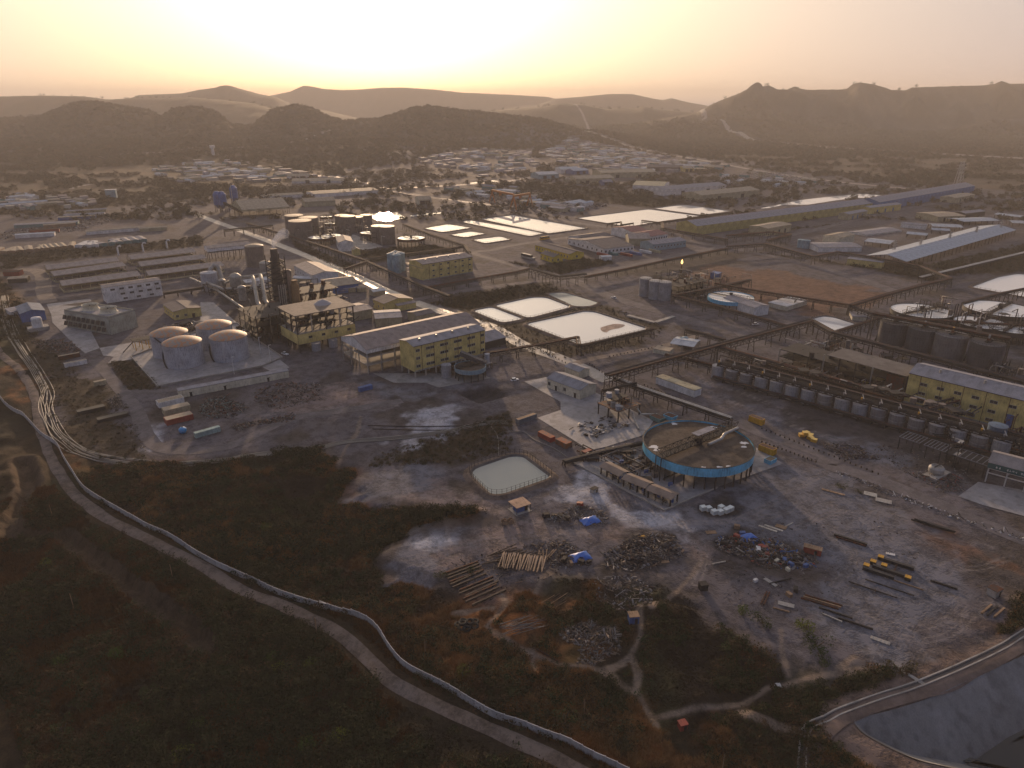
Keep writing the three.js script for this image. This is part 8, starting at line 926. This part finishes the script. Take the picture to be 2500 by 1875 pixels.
// ---------- lined basin in the corner ----------
{ const n = BASIN.length, bot = offsetPoly(BASIN, -17), B = roundPoly(BASIN, 14, 5), b2 = offsetPoly(B, -17), g = new GB(); const LN = M('basin_liner', [0.19, 0.19, 0.2], { map: T_concrete, rough: 0.8 });
  for (let i = 0; i < B.length; i++) { const j = (i + 1) % B.length, N = 8; for (let k = 0; k < N; k++) { const q = (p, c, u) => [lerp(p[0], c[0], u), 0.55 - 14 * u, lerp(p[1], c[1], u)]; g.quad(q(B[i], b2[i], k / N), q(B[j], b2[j], k / N), q(B[j], b2[j], (k + 1) / N), q(B[i], b2[i], (k + 1) / N)); } }
  struct(g.build('basin_lining', LN, scene), 'grey concrete lining of the deep corner basin'); sheet('basin_water', offsetPoly(B, -13.5), DEEP, 'dark still water in the deep corner basin', -9.6);
  const ch = [[71.2,-127.1], [74,-133.9], [77.5,-140.1], [81.9,-142], [90,-145.3], [99.8,-149], [110.4,-152.6], [122.4,-157.5], [134.1,-162.7], [148.2,-169.5], [157.1,-174.5], [180.3,-186.1]]; const t = thing('drain_channel', 'concrete drain channel with raised edges above the basin', 'channel'), S = spline(ch, 3); for (const o of [-0.9, 0.9]) { const e = new GB(); for (let i = 1; i < S.length; i++) { const a = S[i - 1], b = S[i], l = dist(a, b), nx = -(b[1] - a[1]) / l * o, nz = (b[0] - a[0]) / l * o; e.beam([a[0] + nx, hgt(a[0], a[1]) + 0.3, a[1] + nz], [b[0] + nx, hgt(b[0], b[1]) + 0.3, b[1] + nz], 0.4, 0.9); } e.build('edge', CONC, t); } const fl = new GB(); for (let i = 1; i < S.length; i++) { const a = S[i - 1], b = S[i]; fl.beam([a[0], hgt(a[0], a[1]) + 0.12, a[1]], [b[0], hgt(b[0], b[1]) + 0.12, b[1]], 1.5, 0.2); } fl.build('bed', M('wet_bed', [0.06, 0.055, 0.055], { rough: 0.5 }), t);
  ribbon('dirt_road', [[73.5,-127.1], [77.4,-134.9], [85.1,-141.2], [94.2,-145.6], [102.5,-147.9], [119,-153.2], [135.3,-160.7], [154.3,-170.2]], 4.5, M('red_track', [0.13, 0.095, 0.085], { map: T_road }), 'reddish track along the rim of the basin', 3, 0.15, 0.2); }

heap('yard_litter', 'loose sticks and scraps littering the gravel yard', [[66.2,-233.4], [97.4,-237.3], [148.1,-240], [149.3,-217.8], [121.8,-194.2], [98.1,-184], [72.8,-184], [67.7,-205.7]], 620, 0.2, 0.9, HEAPM, [...DKS, [0.22, 0.21, 0.2]], 0.1);
heap('yard_litter', 'loose timber ends about the timber stacks', [[-25.5,-207.2], [-6.4,-220.6], [16.9,-225.9], [20.4,-204.1], [1.2,-196.6], [-7.9,-190.1]], 420, 0.25, 1, HEAPM, [...DKS, [0.16, 0.1, 0.07]], 0.3);
heap('rubble_heap', 'dark scrap heap beside the blue tarpaulin', [[4.4,-222.3], [19.4,-225], [26.6,-218.8], [28.7,-209.6], [15.8,-207.2], [8.8,-215.4]], 420, 0.4, 1.4, HEAPM, [...DKS, [0.12, 0.08, 0.06]], 1.2);
heap('rubble_heap', 'scattered rubble on the slope below the dust fan', [[27.2,-202.6], [40.4,-203.8], [48,-199.5], [45,-187], [35.6,-184.3], [27.5,-190.8]], 480, 0.3, 1.2, HEAPM, [...DKS, [0.2, 0.19, 0.19]], 0.6);
heap('plant_litter', 'small debris on the ground about the dark platform', [[176.6,-306.4], [216.4,-288.3], [190.9,-260.5], [174.5,-273.9], [165.2,-294.1]], 380, 0.3, 1.1, HEAPM, DKS, 0.3);

// ---------- vegetation ----------
function blades(n, h, spread, w, lean) { // a tuft of narrow leaf blades
  const p = []; for (let i = 0; i < n; i++) { const a = R() * 6.283, r = spread * Math.sqrt(R()), x = Math.cos(a) * r, z = Math.sin(a) * r, b = R() * 6.283, hh = h * rr(0.5, 1), lx = Math.cos(b) * lean * hh * R(), lz = Math.sin(b) * lean * hh * R(), wx = Math.cos(b + 1.57) * w, wz = Math.sin(b + 1.57) * w; p.push(x - wx, 0, z - wz, x + wx, 0, z + wz, x + lx, hh, z + lz); }
  const g = new THREE.BufferGeometry(); g.setAttribute('position', new THREE.Float32BufferAttribute(p, 3)); g.computeVertexNormals(); return g;
}
function leafball(n, s, flat = 0.8) { // a clump of leaf faces through a lumpy volume
  const p = [], lob = []; for (let i = 0; i < 5; i++) lob.push([rr(-0.5, 0.5), rr(0.25, 0.75) * flat, rr(-0.5, 0.5), rr(0.25, 0.5)]);
  for (let i = 0; i < n; i++) { const L = lob[i % 5], a = R() * 6.283, c = rr(-1, 1), q = Math.sqrt(1 - c * c), r = L[3] * Math.cbrt(R() * 0.7 + 0.3), x = L[0] + Math.cos(a) * q * r, y = Math.max(0.02, L[1] + c * r * flat), z = L[2] + Math.sin(a) * q * r; const u = [rr(-1, 1), rr(-1, 1), rr(-1, 1)], v = [rr(-1, 1), rr(-0.6, 0.6), rr(-1, 1)]; p.push(x, y, z, x + u[0] * s, y + u[1] * s, z + u[2] * s, x + v[0] * s, y + v[1] * s, z + v[2] * s); }
  const g = new THREE.BufferGeometry(); g.setAttribute('position', new THREE.Float32BufferAttribute(p, 3)); g.computeVertexNormals(); return g;
}
const LEAF = new THREE.MeshPhysicalMaterial({ color: 0xffffff, roughness: 0.95, specularIntensity: 0.15, side: THREE.DoubleSide }); LEAF.name = 'dry_leaf';
const inPond = (p) => PONDS.some(([P, b]) => inBox(b, ...p) && sdPoly(P, ...p) < 5);
function scatter(name, label, geos, n, pick, scale, color, cat) {
  const q = new THREE.Object3D(), c = new THREE.Color(), per = Math.ceil(n / geos.length);
  geos.forEach((g, gi) => { const m = new THREE.InstancedMesh(g, LEAF, per); let k = 0; for (let t = 0; t < per * 12 && k < per; t++) { const p = pick(); if (!p || inPond(p)) continue; const s = scale(p); q.position.set(p[0], hgt(p[0], p[1]) - 0.08, p[1]); q.rotation.set(rr(-0.1, 0.1), R() * 6.283, rr(-0.1, 0.1)); q.scale.set(s * rr(0.8, 1.25), s * rr(0.7, 1.2), s * rr(0.8, 1.25)); q.updateMatrix(); m.setMatrixAt(k, q.matrix); m.setColorAt(k, c.setRGB(...color(p))); k++; } m.count = k; m.castShadow = true; m.name = numbered(name); m.userData = { kind: 'stuff', label, category: cat }; scene.add(m); });
}
const dryness = (x, z) => sstep(0.40, 0.62, fbm(x / 55, z / 55, 4) + (fbm(x / 9 + 40, z / 9, 3) - 0.5) * 0.5);
const roadD = spline(PERIM, 8);
const WEIGH = AREAS.filter((a) => a.rgb === VEG);
const CLEARED = [[[-14.3,-179.6], 5.5], [[3.2,-176.9], 7.5], [[15.3,-191.9], 7], [[-13.5,-200.3], 11], [[-10.4,-195.1], 9], [[-15.7,-205.7], 8], [[23.7,-170.7], 11], [[20.1,-163.8], 6], [[37,-193.7], 9], [[4.1,-204.1], 8], [[45.1,-208.8], 8]];
function rough(x, z) { // where scrub grows
  if (z > -330) for (const [p, r] of CLEARED) if (Math.hypot(x - p[0], z - p[1]) < r * (0.8 + 0.4 * noise(x / 2, z / 2))) return false;
  if (sdLine(roadD, x, z) < 4.6) return false;
  if (inBox(BASIN_B, x, z) && sdPoly(BASIN, x, z) < 9) return false;
  for (let i = 0; i < TRACKS.length; i++) if (inBox(TRACK_B[i], x, z) && sdLine(TRACKS[i], x, z) < 1.9) return false;
  if (x < -20 && z > -330 && sdLine(TRENCH, x, z) < 4.4) return false;
  if (plantness(x, z) < 0.35) { for (const a of AREAS) if (a.rgb !== VEG && inBox(a.b, x, z) && sdPoly(a.p, x, z) < 0) return false; return true; }
  return false;
}
const polar = (r0, r1, half) => { const r = Math.sqrt(rr(r0 * r0, r1 * r1)), a = rr(-half, half); return [r * Math.sin(a), -r * Math.cos(a)]; };
const tufts = [blades(26, 1, 0.55, 0.05, 0.8), blades(30, 1.1, 0.6, 0.045, 1), blades(22, 0.8, 0.7, 0.06, 1.1)];
scatter('grass_tufts', 'dry straw and brown grass covering the slopes', tufts, 84000, () => { const p = polar(112, 330, 0.75); return rough(...p) ? p : null; }, (p) => lerp(0.5, 1.25, dryness(...p)) * rr(0.6, 1.3), (p) => { const d = dryness(...p) , ou = outside(...p), v = rr(0.7, 1.2) * lerp(1, 0.38, ou); return [lerp(0.038, 0.25, d) * v, lerp(0.027, 0.108, d) * v, lerp(0.014, 0.036, d) * v]; }, 'grass');  // tufts beyond the wall get the same painted vignette darkening
const balls = [leafball(110, 0.16), leafball(120, 0.14), leafball(100, 0.18, 0.65)];
scatter('low_scrub', 'low dark scrub bushes on the slopes', balls, 14000, () => { const p = polar(112, 340, 0.75); return rough(...p) && fbm(p[0] / 22 + 5, p[1] / 22, 3) > 0.48 ? p : null; }, () => 0.8 + 3 * Math.pow(R(), 2), (p) => { const g = R(); return g > 0.6 ? [0.03 * rr(0.7, 1.3), 0.036, 0.014] : [0.06 * rr(0.6, 1.3), 0.04, 0.02]; }, 'scrub');
scatter('weeds', 'weeds and dry bushes between the plant roads', [...balls.slice(0, 2), tufts[0]], 15000, () => { const a = WEIGH[Math.floor(R() * WEIGH.length)], p = [rr(a.b[0], a.b[1]), rr(a.b[2], a.b[3])]; return sdPoly(a.p, ...p) < 2 ? p : null; }, () => rr(0.7, 1.9), () => { const v = rr(0.6, 1.3); return R() > 0.45 ? [0.085 * v, 0.06 * v, 0.032 * v] : [0.04 * v, 0.042 * v, 0.02 * v]; }, 'weeds');
scatter('far_scrub', 'scrub and small trees over the far plain and hills', [leafball(70, 0.3), leafball(64, 0.32), leafball(60, 0.34, 0.7)], 42000, () => { const p = polar(900, 4200, 0.68); if (p[1] > -1000 && plantness(...p) > 0.3) return null; if (p[1] < -1300 && (sdLine(HAUL1, ...p) < 22 || sdLine(HAUL2, ...p) < 40)) return null; if (TOWNS.some((P) => sdPoly(P, ...p) < 0)) return null; const h = hills(...p); if (h < 4 && p[1] > -2300 && fbm(p[0] / 75, p[1] / 55, 5) > 0.52) return null; return p; }, (p) => rr(4, 9) * (0.8 + Math.hypot(...p) / 5000), () => { const v = rr(0.6, 1.3); return R() > 0.4 ? [0.05 * v, 0.045 * v, 0.025 * v] : [0.075 * v, 0.055 * v, 0.03 * v]; }, 'scrub');
scatter('plain_scrub', 'bushes on the scrub plain beside the plant', [leafball(60, 0.24), leafball(60, 0.26)], 9000, () => { const p = polar(560, 1500, 0.68); if (plantness(...p) > 0.35) { if (!WEIGH.some((a) => inBox(a.b, ...p) && sdPoly(a.p, ...p) < 0)) return null; } return p; }, () => rr(1.5, 4.5), () => { const v = rr(0.6, 1.3); return [0.055 * v, 0.045 * v, 0.024 * v]; }, 'scrub');
scatter('tall_grass', 'clumps of tall straw grass among the scrub', [blades(60, 1, 0.5, 0.03, 0.7), blades(50, 1, 0.4, 0.035, 0.9)], 5200, () => { const p = polar(112, 330, 0.75); return rough(...p) && dryness(...p) > 0.5 && !outside(...p) ? p : null; }, () => rr(1.2, 2.6), () => { const v = rr(0.7, 1.2); return [0.23 * v, 0.125 * v, 0.05 * v]; }, 'grass');
scatter('dark_thicket', 'dark leafy thicket bushes in clumps on the slopes', [leafball(240, 0.12), leafball(220, 0.13)], 2600, () => { const p = polar(112, 330, 0.75); return rough(...p) && fbm(p[0] / 30 + 15, p[1] / 30 + 4, 3) > 0.56 ? p : null; }, () => rr(2, 4.6), () => { const v = rr(0.6, 1.3); return [0.026 * v, 0.028 * v, 0.012 * v]; }, 'scrub');
// green bushes that stand out, each a thing
{ const GL = [[0.05, 0.075, 0.014], [0.095, 0.11, 0.014], [0.028, 0.042, 0.012]].map((c, i) => { const m = new THREE.MeshPhysicalMaterial({ color: new THREE.Color().setRGB(...c), roughness: 0.9, side: THREE.DoubleSide, specularIntensity: 0.15 }); m.name = 'green_leaf_' + i; return m; });
  const BR = M('bark', [0.09, 0.07, 0.055], { rough: 0.95 }), protos = GL.map((m, i) => { const t = thing('bush', 'leafy green bush standing out of the dry scrub', 'bush', 0, 0, 0, 'green bushes in the dry scrub'); const c = new THREE.Mesh(leafball(420, 0.11, 0.9), m); c.name = 'foliage'; c.castShadow = true; t.add(c); const s = new GB(); for (let k = 0; k < 5; k++) s.beam([0, -0.1, 0], [rr(-0.4, 0.4), rr(0.4, 0.8), rr(-0.4, 0.4)], 0.05); s.build('stem', BR, t); return t; });
  const spots = [[[-94.3,-231.6], 4.4, 0], [[-94.6,-248.2], 4, 0], [[-162.9,-207.2], 3.4, 1], [[-159.5,-191.2], 3.6, 0], [[-160.6,-181], 3, 1], [[-147.8,-164.8], 3, 1], [[-131.2,-161.4], 3.4, 0], [[-70.7,-162.9], 3.6, 0], [[-65.6,-159.2], 4, 1], [[-58.6,-161.4], 3, 1], [[-82.5,-129.8], 4, 1], [[-81.8,-138.5], 4, 0], [[-59.5,-140.3], 2.4, 1], [[-96.2,-134.4], 4, 2], [[-44.5,-135.2], 4.4, 1], [[-57.4,-161.2], 3, 0], [[-13.6,-156.1], 3.6, 1], [[-21.2,-177.3], 3, 2], [[91.1,-169.5], 5.5, 2], [[91.2,-177.5], 4.5, 1], [[90.9,-164], 4, 2], [[-116.1,-164.4], 4, 0], [[-126.2,-171.6], 3, 2], [[-25,-156.7], 3, 2], [[13.7,-142.1], 4, 2], [[78.5,-179.8], 4, 2], [[73.6,-184.5], 3.6, 0], [[-24.6,-203.3], 3.4, 2], [[-14.2,-205.7], 2.6, 2], [[-98.3,-149.3], 4, 2], [[-115.6,-136.7], 4.2, 2], [[-52.1,-133.2], 4, 0], [[65.4,-168.8], 4, 2], [[139.3,-264.2], 2.8, 2], [[145.5,-260.1], 2, 2]];
  const left = [0, 1, 2]; spots.forEach(([p, s, i]) => { const at = left.indexOf(i), t = at >= 0 ? protos[left.splice(at, 1)[0]] : copyOf(protos[i], 0, 0, 0), w = ['mid green leafy bush', 'bright yellow green bush', 'dark green rounded bush'][i] + (outside(...p) > 0.5 ? ' in the scrub beyond the perimeter road' : ' in the dry grass inside the wall'); t.userData.label = w; t.userData.group = w; t.position.set(p[0], hgt(...p) - 0.1, p[1]); t.rotation.y = R() * 6; t.scale.set(s * rr(0.85, 1.15), s * rr(0.6, 0.9), s * rr(0.85, 1.15)); }); }
// trees on the skyline ridges, each with trunk and crown
{ const BR = mats.bark, cm = new THREE.MeshStandardMaterial({ color: new THREE.Color().setRGB(0.045, 0.043, 0.025), roughness: 0.95, side: THREE.DoubleSide }); cm.name = 'tree_leaf'; const pr = [0, 1].map(() => { const t = thing('tree', 'small dark tree on the skyline of the hills', 'tree', 0, 0, 0, 'trees on the hill skyline'); new GB().beam([0, -0.6, 0], [0.1, 0.7, 0], 0.07).build('trunk', BR, t); const c = new THREE.Mesh(leafball(160, 0.14, 0.9), cm); c.name = 'crown'; c.position.y = 0.45; c.castShadow = true; t.add(c); return t; }); let n = 0;
  for (const r of RIDGES.filter((q) => q.D < 5000 && q.D > 3000)) for (let k = 0; k < 34; k++) { const T = rr(r.p[0][0], r.p[r.p.length - 1][0]), z = -r.D + rr(-20, 20), x = -T * z; if (Math.abs(T) > 0.72 || hills(x, z) < 90) continue; const t = n < 2 ? pr[n] : copyOf(pr[n % 2], 0, 0, 0); n++; const w = r.D < 3400 ? 'small dark tree on the rounded near hills' : r.D < 4000 ? 'small dark tree on the foothills before the plateau' : r.D < 4500 ? 'small dark tree on the rim of the plateau' : 'small dark tree on the far ridge'; t.userData.label = w; t.userData.group = w; const s = rr(8, 17); t.position.set(x, hgt(x, z) - 6, z); t.scale.set(s * 1.1, s, s * 1.1); t.rotation.y = R() * 6; } }
scene.traverse((o) => { if (o.isMesh) { o.castShadow = true; o.receiveShadow = true; } });

renderer.render(scene, camera);
